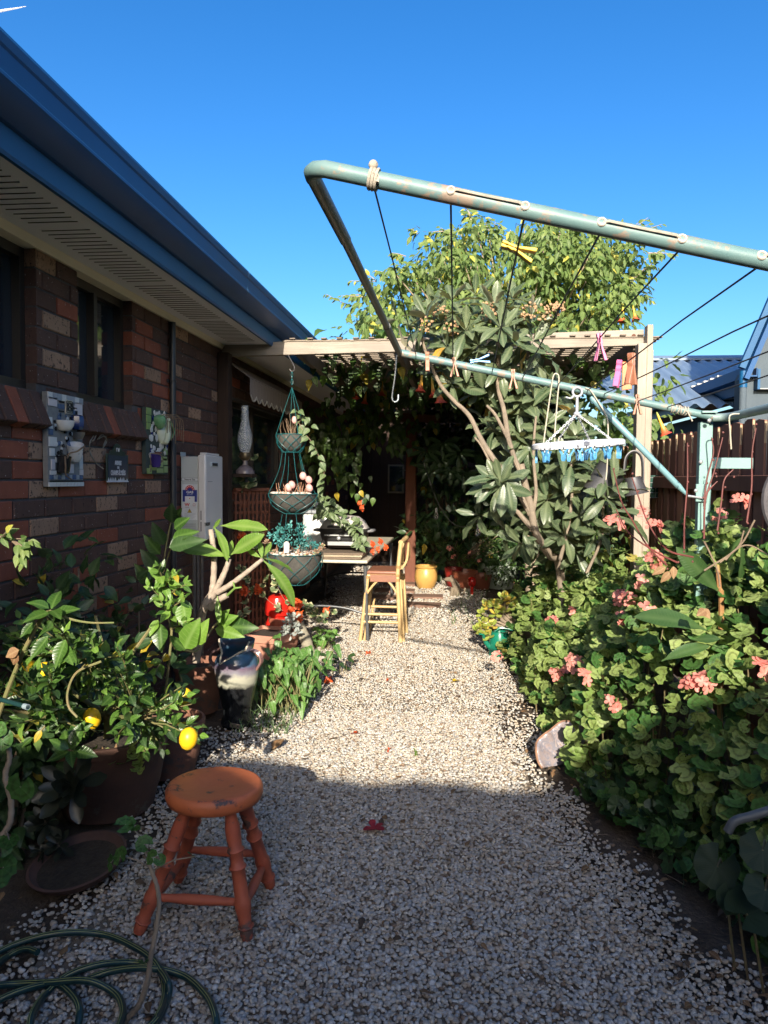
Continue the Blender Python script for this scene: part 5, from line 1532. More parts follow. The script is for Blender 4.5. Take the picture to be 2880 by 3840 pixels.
# ------------------------------------------------------------------ three tier hanging basket
HBY = 5.62
wire_m = plain('teal_wire', (0.010, 0.085, 0.095), 0.4, (0.014, 0.12, 0.13), 20, .05)
bowl_m = plain('moss_liner', (0.085, 0.08, 0.072), 0.9, (0.055, 0.052, 0.047), 10, .5, 50, spots=(0.3, 0.28, 0.24), spot_scale=16, spot_cut=.67)
hb_t = thing('hanging_basket', at(1095, 2180, Y=HBY), 'three tier hanging wire basket with grey bowls of succulents under the pergola beam', 'hanging basket')
s = mpp(HBY + .1)
hook = at(1094, 1372, Y=HBY); beamh = at(1086, 1338, Y=HBY)
b = MB(); b.tube(spline([beamh + Vector((-.02, .03, .02)), at(1102, 1372, Y=HBY), at(1103, 1388, Y=HBY), at(1093, 1393, Y=HBY), at(1086, 1384, Y=HBY)], 5), .0045, 8); b.build('hook', plain('dark_iron', (0.05, 0.05, 0.05), .5), hb_t)
tiers = [(1093, 1634, 57, 62, 1704, 34), (1100, 1855, 92, 70, 1922, 40), (1108, 2078, 104, 112, 2182, 44)]
ap0 = at(1095, 1452, Y=HBY)
b = MB(); b.torus(at(1095, 1405, Y=HBY), .012, .003, 12, 5, Matrix.Rotation(R(90), 3, 'X'), 0, .6, 1.6); b.torus(at(1095, 1432, Y=HBY), .015, .003, 12, 5, Matrix.Rotation(R(90), 3, 'X') @ Matrix.Rotation(R(40), 3, 'Y'), 0, .55, 1.5); b.build('ring', wire_m, hb_t)
prev = None; rims = []
for ti, (px, py, rp, dp_, pyb, rb) in enumerate(tiers):
    c = at(px, py, Y=HBY); r = rp * s; d = dp_ * s; rbm = rb * s
    rims.append((c, r, d, rbm))
    b = MB(); b.lathe([(0, -d * .97), (r * .38, -d * .95), (r * .66, -d * .75), (r * .86, -d * .42), (r * .95, -d * .02), (r * .96, .004), (r * .9, .006), (r * .8, -d * .3), (r * .5, -d * .5), (0, -d * .55)], c, 30, wob=lambda a, z, t=ti: 1 + .02 * math.sin(a * 3 + t)); b.build('bowl', bowl_m, hb_t)
    b = MB(); b.lathe([(0, -d * .04), (r * .6, -d * .06), (r * .88, -d * .14)], c, 20, closed=True); b.build('soil', potsoil, hb_t)
    b = MB(); b.torus(c + Vector((0, 0, .008)), r, .0027, 36, 6); b.torus(c + Vector((0, 0, -d * 1.0)), rbm, .0027, 24, 6)
    nw = 9
    for k in range(nw):
        a0 = 2 * math.pi * k / nw
        for sgn in (1, -1):
            pts = []
            for j in range(8):
                u = j / 7; rr_ = r * 1.015 + (rbm - r * 1.015) * (u ** 2.2); a = a0 + sgn * 1.25 * u
                pts.append(c + Vector((rr_ * math.cos(a), rr_ * math.sin(a), .008 - (d + .008) * u ** .9)))
            b.tube(pts, .0022, 5)
    b.build('wire_cage', wire_m, hb_t)
b = MB()
for a in (-2.9, -.9, .4, 1.9):
    b.tube([ap0, rims[0][0] + Vector((rims[0][1] * math.cos(a), rims[0][1] * math.sin(a), .008))], .0019, 6)
for i in (0, 1):
    c, r, d, rb = rims[i]; c2, r2, d2, rb2 = rims[i + 1]
    for a in (-2.95, -2.0, -1.1, -.25, .9, 2.1):
        p0_ = c + Vector((rb * math.cos(a), rb * math.sin(a), -d)); p1_ = c2 + Vector((r2 * math.cos(a), r2 * math.sin(a), .008))
        b.tube(spline([p0_, p0_.lerp(p1_, .45) - Vector((math.cos(a), math.sin(a), 0)) * .02, p1_], 5), .0019, 6)
b.build('hanger_wires', wire_m, hb_t)

# ------------------------------------------------------------------ trestle table, barbecue and what lies on it
tz = 0.725
ta_, tb_ = Vector((-.79, 6.22, tz)), Vector((-.80, 8.75, tz))
tbl = thing('trestle_table', (-1.2, 7.4, 0), 'long pale trestle table with tubular steel legs under the pergola', 'table')
top_m = plain('table_top', (0.50, 0.46, 0.36), 0.55, (0.44, 0.40, 0.31), 6, .1, 40)
b = MB(); b.box2((-1.62, 6.2, tz - .028), (-.775, 8.75, tz)); b.build('tabletop', top_m, tbl, bevel=.01, seg=3)
tube_m = plain('grey_tube', (0.10, 0.105, 0.11), 0.35, (0.08, 0.085, 0.09), 10, .05, metal=.3)
for yy, lab in ((6.30, 0), (8.6, 1)):
    for xx in (-1.56, -.81):
        sx_ = .03 if xx > -1 else -.03
        b = MB(); b.tube([(xx + sx_, yy + (.04 if yy < 7 else -.04) * 0, 0.0), (xx, yy, tz - .03)], .0165, 12); b.build('leg', tube_m, tbl)
    b = MB(); b.tube(spline([(-1.57, yy, .24), (-1.42, yy, .29), (-1.2, yy, .305), (-.98, yy, .29), (-.80, yy, .24)], 6), .0105, 10); b.build('leg_brace', tube_m, tbl)
    b = MB(); b.tube([(-.815, yy + .01, tz - .2), (-.78, yy - .01, tz - .06)], .006, 6); b.build('latch', tube_m, tbl)
mat_m = plain('board_brown', (0.17, 0.125, 0.085), 0.85, (0.12, 0.09, 0.065), 10, .3, 50)
bd = thing('board_stack', (-1.2, 6.4, tz), 'stack of worn brown boards lying on the near end of the table', 'boards')
for k in range(3):
    b = MB(); b.box((-1.19 + .01 * k, 6.47 + .012 * k, tz + .012 + .0175 * k), (.72 - .02 * k, .5, .0165), Matrix.Rotation(R(1.5 * k - 1), 3, 'Z')); b.build('board', mat_m if k != 1 else plain('board_pale', (.36, .3, .21), .85), bd, bevel=.003)
# barbecue
BQ = at(1292, 2050, Y=6.62); bx, by, bz = BQ.x, 6.62, tz + .055
bq = thing('barbecue', (bx, by, tz), 'black portable barbecue with pale grey lid standing on the table', 'barbecue')
blk = plain('bbq_black', (0.018, 0.018, 0.019), 0.4, (0.03, 0.03, 0.031), 9, .1)
lidm = plain('bbq_lid', (0.50, 0.46, 0.43), 0.4, (0.44, 0.40, 0.38), 6, .05)
def qring(z, wx, wy, n=28, e=.62): return [Vector((bx + math.copysign(abs(math.cos(a)) ** e, math.cos(a)) * wx, by + math.copysign(abs(math.sin(a)) ** e, math.sin(a)) * wy, z)) for a in [2 * math.pi * k / n for k in range(n)]]
def loft(rings, capb=True, capt=True):
    n = len(rings[0]); vv = [p for r_ in rings for p in r_]; ff = []
    for i in range(len(rings) - 1):
        for k in range(n): ff.append((i * n + k, i * n + (k + 1) % n, (i + 1) * n + (k + 1) % n, (i + 1) * n + k))
    if capb: ff.append(tuple(reversed(range(n))))
    if capt: ff.append(tuple((len(rings) - 1) * n + k for k in range(n)))
    return vv, ff
b = MB(); b.add(*loft([qring(bz + .02, .13, .12), qring(bz + .05, .19, .16), qring(bz + .13, .215, .185), qring(bz + .165, .22, .19)])); b.build('bowl', blk, bq, angle=50)
b = MB(); b.add(*loft([qring(bz + .168, .222, .192), qring(bz + .2, .222, .192), qring(bz + .215, .21, .18), qring(bz + .26, .185, .155), qring(bz + .3, .13, .11), qring(bz + .31, .06, .05)])); b.build('lid', lidm, bq, angle=50)
b = MB(); b.add(*loft([qring(bz + .166, .23, .2), qring(bz + .19, .232, .202), qring(bz + .196, .226, .196)])); b.build('lid_rim', blk, bq, angle=50)
b = MB(); b.tube(spline([(bx - .12, by - .19, bz + .215), (bx - .10, by - .235, bz + .22), (bx, by - .245, bz + .222), (bx + .10, by - .235, bz + .22), (bx + .12, by - .19, bz + .215)], 5), .011, 8); b.build('lid_handle', blk, bq)
for sx_ in (-1, 1):
    b = MB(); b.tube(spline([(bx + sx_ * .21, by - .08, bz + .17), (bx + sx_ * .265, by - .07, bz + .175), (bx + sx_ * .275, by, bz + .175), (bx + sx_ * .265, by + .07, bz + .175), (bx + sx_ * .21, by + .08, bz + .17)], 5), .011, 8); b.build('side_handle', plain('grey_handle', (.16, .16, .17), .4), bq)
    for sy_ in (-1, 1):
        b = MB(); b.bar((bx + sx_ * .16, by + sy_ * .12, bz + .1), (bx + sx_ * .2, by + sy_ * .15, tz + .053), .03, .02, up=(0, 1, 0)); b.build('leg', blk, bq, bevel=.003)
b = MB(); b.box2((bx - .12, by - .215, bz + .05), (bx + .12, by - .19, bz + .085)); b.build('tray', galv, bq, bevel=.003)
b = MB(); b.ball((bx - .02, by - .205, bz + .115), (.02, .016, .02), 12, 8); b.build('knob', galv, bq)
b = MB(); b.box2((bx - .15, by - .222, bz + .135), (bx + .13, by - .2, bz + .148)); b.build('grill_bar', galv, bq, bevel=.002)
# white lidded tub behind
WTq = at(1195, 2030, Y=6.9)
wt = thing('plastic_tub', (WTq.x, 6.95, tz), 'bright white plastic tub with grey lid on the table behind the hanging basket', 'tub')
wpl = plain('white_tub', (0.74, 0.74, 0.72), 0.4); gpl = plain('grey_lid', (0.27, 0.29, 0.31), 0.45)
wz1 = at(1195, 1925, Y=6.95).z; wz2 = at(1195, 1868, Y=6.95).z
b = MB(); b.box2((WTq.x - .15, 6.85, tz), (WTq.x + .12, 7.1, wz1)); b.build('body', wpl, wt, bevel=.03, seg=3)
b = MB(); b.box2((WTq.x - .165, 6.83, wz1 + .001), (WTq.x + .15, 7.12, wz1 + .04)); b.build('lid', gpl, wt, bevel=.01)
b = MB(); b.box2((WTq.x - .15, 6.9, wz1 + .041), (WTq.x + .03, 7.05, wz2)); b.build('handle_block', gpl, wt, bevel=.012)
q = at(1178, 1903, Y=6.898); b = MB(); b.box((q.x, 6.899, q.z), (.03, .006, .016)); b.build('grip_hole', slot_m, wt, bevel=.002)

# ------------------------------------------------------------------ bamboo chair
bam = plain('bamboo', (0.50, 0.36, 0.18), 0.45, (0.43, 0.29, 0.13), 10, .1, 40, spots=(0.28, 0.16, 0.07), spot_scale=22, spot_cut=.66)
seat_l = plain('tan_leather', (0.26, 0.11, 0.065), 0.5, (0.2, 0.085, 0.05), 12, .2)
CY0, CY1 = 6.30, 6.68
fl, fr_ = at(1347, 2410, Z=0.0), at(1500, 2416, Z=0.0)
tl, trr = at(1380, 2165, Y=CY0), at(1492, 2165, Y=CY0)
zs = at(1440, 2160, Y=CY0).z
chair = thing('bamboo_chair', ((fl.x + fr_.x) / 2, 6.5, 0), 'tall bamboo chair with tan leather seat pulled up to the table', 'chair')
top_r = at(1503, 2035, Y=CY0)
def cane(pts, r, name='cane'):
    pts = [Vector(p) for p in pts]; out, rad = [], []
    for i in range(len(pts) - 1):
        for k in range(6):
            out.append(pts[i].lerp(pts[i + 1], k / 6)); rad.append(r * (1.12 if k == 0 else 1.0))
    out.append(pts[-1]); rad.append(r)
    b = MB(); b.tube(out, rad, 10); return b.build(name, bam, chair)
xl_f, xr_f = fl.x, fr_.x
for yy, dz in ((CY0, 0), (CY1, 0)):
    cane([(xl_f - .0, yy, 0), (tl.x, yy, zs)], .0165, 'leg'); cane([(xl_f + .035, yy + .01, 0), (tl.x + .012, yy + .012, zs * .55)], .011, 'leg_cane')
    cane([(xr_f, yy, 0), (trr.x - .005, yy, zs), (top_r.x, yy, top_r.z)], .0185, 'leg'); cane([(xr_f + .028, yy + .01, 0), (trr.x + .022, yy + .012, zs * .95)], .011, 'leg_cane')
    for h in (.30, .42):
        a_ = Vector((xl_f, yy, 0)).lerp(Vector((tl.x, yy, zs)), h); c_ = Vector((xr_f, yy, 0)).lerp(Vector((trr.x, yy, zs)), h)
        cane([a_, c_], .0125, 'rail')
    mid = Vector(((tl.x + trr.x) / 2, yy, zs - .005))
    for leg_a, leg_b in ((Vector((xl_f, yy, 0)), Vector((tl.x, yy, zs))), (Vector((xr_f, yy, 0)), Vector((trr.x, yy, zs)))):
        s0_ = leg_a.lerp(leg_b, .70); b = MB(); b.tube(spline([s0_, s0_.lerp(mid, .45) + Vector((0, 0, .018)), mid], 6), .0105, 8); b.build('brace', bam, chair)
    cane([(tl.x, yy, zs), (trr.x, yy, zs)], .014, 'rail')
for xx, h in ((xl_f, .36), (xr_f, .36)):
    x2 = tl.x if xx == xl_f else trr.x; x_ = xx + (x2 - xx) * h
    cane([(x_, CY0, zs * h), (x_, CY1, zs * h)], .0125, 'rail')
for x_ in (tl.x, trr.x): cane([(x_, CY0, zs), (x_, CY1, zs)], .014, 'rail')
b = MB(); b.box2((tl.x - .015, CY0 - .012, zs + .012), (trr.x + .02, CY1 + .012, zs + .045)); o = b.build('seat', seat_l, chair, bevel=.016, seg=3)
b = MB(); b.box2((tl.x + .02, CY0 - .018, zs - .05), (trr.x - .01, CY0 - .014, zs + .012)); b.build('seat_skirt', seat_l, chair, bevel=.001)
cane([top_r, (top_r.x + .035, (CY0 + CY1) / 2, top_r.z + .028), (top_r.x, CY1, top_r.z)], .02, 'top_rail')
b = MB(); b.tube(spline([(trr.x + .03, CY0 + .02, zs + .06), (top_r.x + .05, CY0 + .05, zs + .14), (top_r.x + .055, (CY0 + CY1) / 2, top_r.z - .02), (top_r.x + .05, CY1 - .05, zs + .14), (trr.x + .03, CY1 - .02, zs + .06)], 6), .011, 8); b.build('back_hoop', bam, chair)
cane([(trr.x + .02, CY0, zs + .075), (trr.x + .05, CY0 + .19, zs + .08), (trr.x + .02, CY1, zs + .075)], .014, 'rail')
lash = MB()
for p_ in ((trr.x - .003, CY0, zs), (trr.x - .002, CY0, zs - .04), (trr.x + .003, CY0, zs + .075), (tl.x, CY0, zs - .02)):
    for k in range(3): lash.torus((p_[0], p_[1], p_[2] + k * .008), .021, .0035, 14, 5)
lash.build('lashing', plain('cane_binding', (.42, .26, .1), .6), chair, kind='stuff')

# ------------------------------------------------------------------ ochre jar, pavers, back row of pots
jq = at(1597, 2212, Z=0); JY = jq.y + .13
k_ = mpp(JY); jz = at(1597, 2120, Y=JY).z
jar = thing('ochre_jar', (at(1597, 2200, Y=JY).x, JY, 0), 'round ochre yellow glazed jar at the end of the gravel path', 'jar')
jx = at(1597, 2200, Y=JY).x
b = MB(); b.lathe([(0, 0), (27 * k_, 0), (33 * k_, .02), (42 * k_, jz * .38), (43 * k_, jz * .55), (39 * k_, jz * .8), (36 * k_, jz * .88), (41 * k_, jz * .92), (42 * k_, jz * .98), (38 * k_, jz), (33 * k_, jz * .95), (32 * k_, jz * .7), (0, jz * .6)], (jx, JY, 0), 32); b.build('body', plain('ochre_glaze', (0.50, 0.30, 0.085), 0.35, (0.42, 0.24, 0.07), 6, .05), jar)
pav_m = plain('paver_brown', (0.22, 0.13, 0.09), 0.85, (0.17, 0.1, 0.075), 10, .3, 60)
stp = []
for k, (px, py, w_) in enumerate(((1568, 2268, .5), (1580, 2237, .52), (1480, 2215, .5), (1500, 2190, .42), (1430, 2240, .4), (1520, 2170, .45))):
    q = at(px, py, Z=.02)
    b = MB(); b.box((q.x, q.y, .016), (w_, .24, .04), Matrix.Rotation(R((k * 7) % 9 - 4), 3, 'Z'))
    o = b.build('paving_slab', pav_m, None, bevel=.006)
    tag(o, ['brown paving slab nearest on the gravel beyond the bamboo chair', 'brown paving slab just behind the nearest one', 'brown slab half hidden by the chair back', 'small brown slab behind the chair by the post foot', 'brown slab under the chair and table edge', 'farthest brown slab in front of the post'][k], 'paving slab', 'brown paving slabs at the end of the path')
# back row
bk = [((1742, 2200), .17, .24, (0.25, 0.075, 0.04), 'red brown pot in the shade at the foot of the hedge'), ((1700, 2192), .12, .26, (0.24, 0.02, 0.015), 'dark red glazed pot beside the stone animal'), ((1880, 2200), .21, .27, (0.42, 0.50, 0.42), 'pale green glazed pot under the hedge at the path end'), ((1808, 2200), .13, .2, (0.2, 0.06, 0.035), 'small dark terracotta pot between the red and green pots')]
for (px, py), r_, h_, col, lab in bk:
    q = at(px, py + 14, Z=0); pot('flower_pot', lab, (q.x, q.y + r_), r_, h_, plain('pot_%d' % px, col, .4), band=False)
q = at(1770, 2182, Y=9.0); rb_ = thing('red_ball', q, 'small red ceramic ball among the shaded back pots', 'ornament')
b = MB(); b.ball(q, (.055, .055, .065), 16, 10); b.tube([q - Vector((0, 0, .06)), (q.x, q.y, 0)], .02, 8); b.build('ball', red_m, rb_)
# stone animal
an_m = plain('statue_stone', (0.20, 0.16, 0.11), 0.9, (0.14, 0.11, 0.08), 14, .4, 60)
aq = at(1705, 2236, Z=0); AY = aq.y; ak = mpp(AY)
def A_(px, py, dy=0): return at(px, py, Y=AY + dy)
an = thing('stone_animal', aq, 'small weathered stone animal figure sitting upright beside the gravel', 'statue')
b = MB(); b.tube([A_(1712, 2234), A_(1714, 2215), A_(1710, 2196), A_(1700, 2180), A_(1690, 2172), A_(1676, 2172), A_(1666, 2174)], [18 * ak, 17 * ak, 15 * ak, 11 * ak, 10 * ak, 8 * ak, 4 * ak], 12)
b.build('body', an_m, an)
for dx in (-8, 14):
    b = MB(); b.tube([A_(1706 + dx, 2205, -.03), A_(1702 + dx, 2222, -.05), A_(1700 + dx, 2236, -.06)], [7 * ak, 6 * ak, 7 * ak], 8); b.build('leg', an_m, an)
for dx in (0, 7):
    b = MB(); b.ball(A_(1692 + dx, 2162, dx * .004), (3 * ak, 3 * ak, 6 * ak), 8, 6); b.build('ear', an_m, an)
b = MB(); b.tube(spline([A_(1720, 2228), A_(1738, 2226), A_(1745, 2205)], 4), 4 * ak, 6); b.build('tail', an_m, an)

# ------------------------------------------------------------------ green watering can, shell, metal bucket, basket, wheel
wq = at(1868, 2470, Z=0); WY = wq.y + .1; wx_ = at(1872, 2440, Y=WY).x; gk = mpp(WY)
wc = thing('watering_can', (wx_, WY, 0), 'dark green plastic watering can beside the geraniums', 'watering can')
gpm = plain('green_plastic', (0.008, 0.16, 0.10), 0.25, (0.008, 0.13, 0.085), 8, .02)
b = MB(); b.lathe([(0, 0), (.085, 0), (.088, .02), (.078, .17), (.07, .19), (.066, .2), (.05, .2), (.046, .18), (0, .16)], (wx_, WY, 0), 24); b.build('body', gpm, wc)
b = MB(); b.tube(spline([(wx_ - .06, WY - .02, .05), (wx_ - .12, WY - .03, .13), at(1812, 2380, Y=WY - .05), at(1795, 2376, Y=WY - .06)], 5), [.02] * 5 + [.014] * 5 + [.01] * 5 + [.012], 10); b.build('spout', gpm, wc)
b = MB(); b.tube(spline([(wx_ + .07, WY, .05), (wx_ + .15, WY, .1), (wx_ + .13, WY, .2), (wx_ + .02, WY, .23), (wx_ - .04, WY, .2)], 5), .011, 8); b.build('handle', gpm, wc)

shq = at(2085, 2885, Z=0.0); SHY = shq.y + .07
shl = thing('giant_shell', shq, 'large pearly broken shell leaning at the edge of the gravel', 'shell')
pearl = NT('pearl'); co = pearl.coord('Object'); f = pearl.noise(co, 12, 4, .6, 1.5)
pearl.base(pearl.ramp(f, [(.2, (.10, .065, .05)), (.42, (.30, .25, .25)), (.52, (.20, .20, .24)), (.6, (.40, .34, .33)), (.72, (.13, .07, .045)), (.85, (.05, .04, .04))])); pearl.rough(.25); pearl.bump(f, .2, .01)
rind = plain('shell_rind', (0.30, 0.16, 0.09), .7, (.2, .11, .07), 20, .3)
def shellpt(u, v):      # u along the rim, v from rim to the hinge
    a = .15 + 2.7 * u; w_ = (1 - v) ** .8
    rad = (.185 + .02 * math.sin(u * 9)) * w_
    x = rad * math.cos(a) * .8; z = rad * math.sin(a) * 1.05
    y = .09 * (1 - w_ * w_) + .012 * math.cos(u * 26) * w_
    return Vector((x, y, z))
rotS = Matrix.Rotation(R(-32), 3, 'Y') @ Matrix.Rotation(R(24), 3, 'Z') @ Matrix.Rotation(R(-22), 3, 'X')
cS = at(2150, 2850, Y=SHY - .1)
nu, nvv = 36, 10; vv = [cS + rotS @ shellpt(i / nu, j / nvv) for i in range(nu + 1) for j in range(nvv + 1)]
ff = [(i * (nvv + 1) + j, (i + 1) * (nvv + 1) + j, (i + 1) * (nvv + 1) + j + 1, i * (nvv + 1) + j + 1) for i in range(nu) for j in range(nvv)]
b = MB(); b.add(vv, ff); o = b.build('shell', pearl.m, shl, angle=70); q = o.modifiers.new('thickness', 'SOLIDIFY'); q.thickness = .008
b = MB(); b.tube([cS + rotS @ shellpt(i / nu, 0) for i in range(nu + 1)], .006, 6); b.build('rim', rind, shl)
for uu in (.3, .5, .72):
    b = MB(); b.tube([cS + rotS @ shellpt(uu, j / nvv) + rotS @ Vector((0, -.004, 0)) for j in range(nvv)], [.004] * (nvv - 1) + [.002], 5); b.build('ridge', rind, shl)

mk = at(2305, 1790, Y=4.9)
mb_ = thing('metal_bucket', mk, 'grey galvanised watering pot hung tilted behind the loquat leaves', 'bucket')
gz = plain('dull_zinc', (0.09, 0.09, 0.095), 0.5, (0.06, 0.06, 0.065), 10, .1, metal=.5)
rot = Matrix.Rotation(R(38), 3, 'Y')
b = MB(); b.lathe([(0, -.11), (.075, -.11), (.1, .08), (.106, .085), (.098, .08), (.07, -.1), (0, -.1)], mk + Vector((-.07, 0, -.02)), 26, rot); b.build('body', gz, mb_)
b = MB(); b.lathe([(.05, -.02), (.075, -.12), (.085, -.13), (.07, -.12), (.03, -.03)], mk + Vector((.11, 0, .02)), 20, Matrix.Rotation(R(-12), 3, 'Y'), closed=True); b.build('neck', gz, mb_)
b = MB(); b.tube(spline([mk + Vector((.06, 0, .02)), mk + Vector((.07, 0, .13)), mk + Vector((.12, 0, .17)), mk + Vector((.17, 0, .12)), mk + Vector((.18, 0, -.06))], 6), .012, 8, flat=.6); b.build('handle', gz, mb_)
hbq = at(2445, 1810, Y=6.2)
hbk = thing('wire_pot_basket', hbq, 'dark green pot in a wire basket hung on a chain behind the timber post', 'hanging basket')
b = MB(); b.lathe([(0, -.12), (.1, -.12), (.125, .0), (.13, .06), (.12, .06), (.1, -.1), (0, -.1)], hbq, 20); b.build('pot', plain('bottle_green', (.01, .06, .045), .5), hbk)
b = MB()
for z in (-.12, -.08, -.04, 0.0, .04): b.torus(hbq + Vector((0, 0, z)), .128 + .06 * (z + .04) * .3, .0025, 20, 5)
for k in range(8): b.tube([hbq + Vector((.11 * math.cos(k * .785), .11 * math.sin(k * .785), -.125)), hbq + Vector((.135 * math.cos(k * .785), .135 * math.sin(k * .785), .06))], .0025, 5)
b.build('wire_cage', galv, hbk)
b = MB()
for e in ((.12, 0), (-.12, 0.02)):
    p0_ = hbq + Vector((e[0], e[1], .06)); p1_ = at(2395, 1640, Y=6.2)
    for j in range(26):
        c = p0_.lerp(p1_, j / 26); b.torus(c, .008, .0022, 8, 4, (p1_ - p0_).to_track_quat('Y', 'Z').to_matrix() @ Matrix.Rotation(R(90 * (j % 2)), 3, 'Y'), 0, 1, 1.5)
b.build('chain', galv, hbk)
tyq = at(2985, 1885, Y=2.95)
ty = thing('old_tyre_ring', tyq, 'dark curved rim with spokes leaning on the fence at the right edge', 'wheel')
b = MB(); b.torus(tyq, .125, .017, 40, 8, Matrix.Rotation(R(82), 3, 'X'), 0, .9, 1.15); b.build('tyre', plain('grey_rubber', (.1, .095, .1), .8, (.07, .065, .07), 30, .3), ty)
b = MB()
for k in range(18): b.tube([tyq, tyq + Matrix.Rotation(R(82), 3, 'X') @ Vector((.113 * math.cos(k * .349), .13 * math.sin(k * .349), 0))], .0012, 4)
b.ball(tyq, .014, 8, 6); b.build('spokes', galv, ty)

# ------------------------------------------------------------------ garden hose
hose_m = plain('hose_green', (0.010, 0.035, 0.036), 0.35, (0.012, 0.045, 0.045), 12, .03, 60)
stripe_m = plain('hose_stripe', (0.36, 0.38, 0.14), 0.5)
hs_ = thing('garden_hose', at(300, 3700, Z=0), 'dark green garden hose with yellow stripes lying in loose coils', 'hose')
paths = [
    [(-60, 3600), (60, 3540), (220, 3500), (390, 3505), (520, 3560), (590, 3620), (618, 3700), (608, 3780), (560, 3850), (480, 3900)],
    [(-40, 3700), (60, 3690), (180, 3685), (330, 3678), (430, 3725), (462, 3790), (440, 3870)],
    [(110, 3890), (120, 3810), (170, 3730), (250, 3660), (370, 3618), (500, 3610), (580, 3625), (628, 3680), (630, 3740), (590, 3830), (540, 3890)],
    [(330, 3670), (430, 3640), (560, 3630), (690, 3660), (770, 3730), (805, 3800), (815, 3880)],
    [(-40, 3640), (40, 3580), (100, 3560), (140, 3570)],
    [(-50, 3770), (80, 3715), (200, 3690), (260, 3720), (298, 3780), (290, 3860)],
]
for k, pth in enumerate(paths):
    pts = spline([at(x, y, Z=.018 + .012 * ((k * 2 + i) % 3)) for i, (x, y) in enumerate(pth)], 10)
    b = MB(); b.tube(pts, .0098, 10); hp = b.build('hose_coil', hose_m, hs_)
    for off in (-.35, .25):
        b = MB(); sp_ = []
        for i, p in enumerate(pts):
            t = (pts[min(i + 1, len(pts) - 1)] - pts[max(i - 1, 0)]).normalized(); sd = t.cross(Vector((0, 0, 1))).normalized()
            if sd.y > 0: sd = -sd
            an_ = off + .55; sp_.append(p + (sd * math.sin(an_) + Vector((0, 0, 1)) * math.cos(an_)) * .0094)
        b.tube(sp_, .0012, 4); b.build('stripe', stripe_m, hp)
# a dark hose end reaching in from the left, above the pots
pts = spline([at(-60, 2610, Y=2.2), at(20, 2628, Y=2.15), at(105, 2652, Y=2.1)], 6)
hn = thing('hose_nozzle', pts[0], 'dark hose end poking in from the left edge among the leaves', 'hose')
b = MB(); b.tube(pts, .0075, 10); b.build('tube', hose_m, hn)
b = MB(); b.tube([pts[-2], pts[-1]], .009, 10); b.build('collar', plain('pale_collar', (.3, .38, .42), .4), hn)
pts = spline([at(2900, 3035, Y=1.9), at(2820, 3060, Y=1.9), at(2755, 3080, Y=1.9), at(2728, 3120, Y=1.9)], 6)
hp2 = thing('plastic_pipe', pts[-1], 'pale grey plastic pipe end poking out of the dark shrubs at right', 'pipe')
b = MB(); b.tube(pts, .012, 10); b.build('tube', plain('pipe_grey', (.09, .1, .105), .5), hp2)

# ------------------------------------------------------------------ string of garden bulbs
sl = thing('string_light', at(1690, 1950, Y=8.6), 'drooping black cord with clear glass bulbs between post and hedge', 'string light')
pts = spline([at(1560, 1640, Y=9.8), at(1600, 1770, Y=9.2), at(1640, 1880, Y=8.6), at(1690, 1955, Y=8.2), at(1740, 1975, Y=8.0), at(1800, 1945, Y=7.6), at(1870, 1860, Y=7.2)], 8)
b = MB(); b.tube(pts, .006, 6); b.build('cord', dark_cord, sl)
bg_ = NT('bulb_glass'); bg_.base((.9, .92, .92)); bg_.rough(.03); bg_.b.inputs['Transmission Weight'].default_value = .85; bg_.b.inputs['IOR'].default_value = 1.3
for px, py, yy in ((1636, 1905, 8.6), (1793, 1965, 7.7), (1918, 1840, 6.9)):
    q = at(px, py, Y=yy)
    b = MB(); b.tube([q, q + Vector((0, 0, -.05))], .016, 8); sk = b.build('socket', plain('socket_grey', (.35, .35, .33), .5), sl)
    b = MB(); b.lathe([(.014, -.05), (.026, -.075), (.032, -.1), (.026, -.125), (.01, -.137), (0, -.138)], q, 14, closed=True); b.build('bulb', bg_.m, sk)
# ------------------------------------------------------------------ plant materials
SUNH = SUNV.normalized()
m_lemon = leafmat('lemon_leaf', (0.028, 0.075, 0.015), (0.075, 0.16, 0.028), (0.16, 0.28, 0.07), .30, .30, (0.11, 0.19, 0.06), None, .015, (.38, .33, .05), 8, .5)
m_lemon_new = leafmat('young_citrus_leaf', (0.13, 0.27, 0.04), (0.22, 0.38, 0.06), (0.30, 0.45, 0.14), .38, .35, (0.2, 0.33, 0.09), None, .02, nv=8)
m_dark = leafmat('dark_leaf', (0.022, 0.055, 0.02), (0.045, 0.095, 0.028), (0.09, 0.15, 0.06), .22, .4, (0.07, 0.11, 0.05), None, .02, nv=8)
m_loq = leafmat('loquat_leaf', (0.05, 0.09, 0.042), (0.13, 0.17, 0.085), (0.24, 0.28, 0.16), .22, .38, (0.32, 0.30, 0.21), None, .012, (.45, .26, .03), 14, .5, .55)
m_brug = leafmat('trumpet_tree_leaf', (0.09, 0.165, 0.045), (0.22, 0.29, 0.085), (0.28, 0.38, 0.14), .38, .5, (0.17, 0.25, 0.1), None, .06, (.5, .46, .08), 7, .3)
m_ger = leafmat('geranium_leaf', (0.18, 0.28, 0.065), (0.36, 0.45, 0.15), (0.36, 0.46, 0.2), .34, .5, (0.16, 0.26, 0.09), (0.09, 0.10, 0.03), .015, (.40, .34, .08), 7, .3, .25, vw=.3)
m_ger_dk = leafmat('dark_geranium_leaf', (0.045, 0.13, 0.03), (0.09, 0.20, 0.045), (0.13, 0.22, 0.08), .28, .5, (0.09, 0.15, 0.06), (0.03, 0.05, 0.012), .004, (.25, .2, .05), 7, .3, .25, vw=.3)
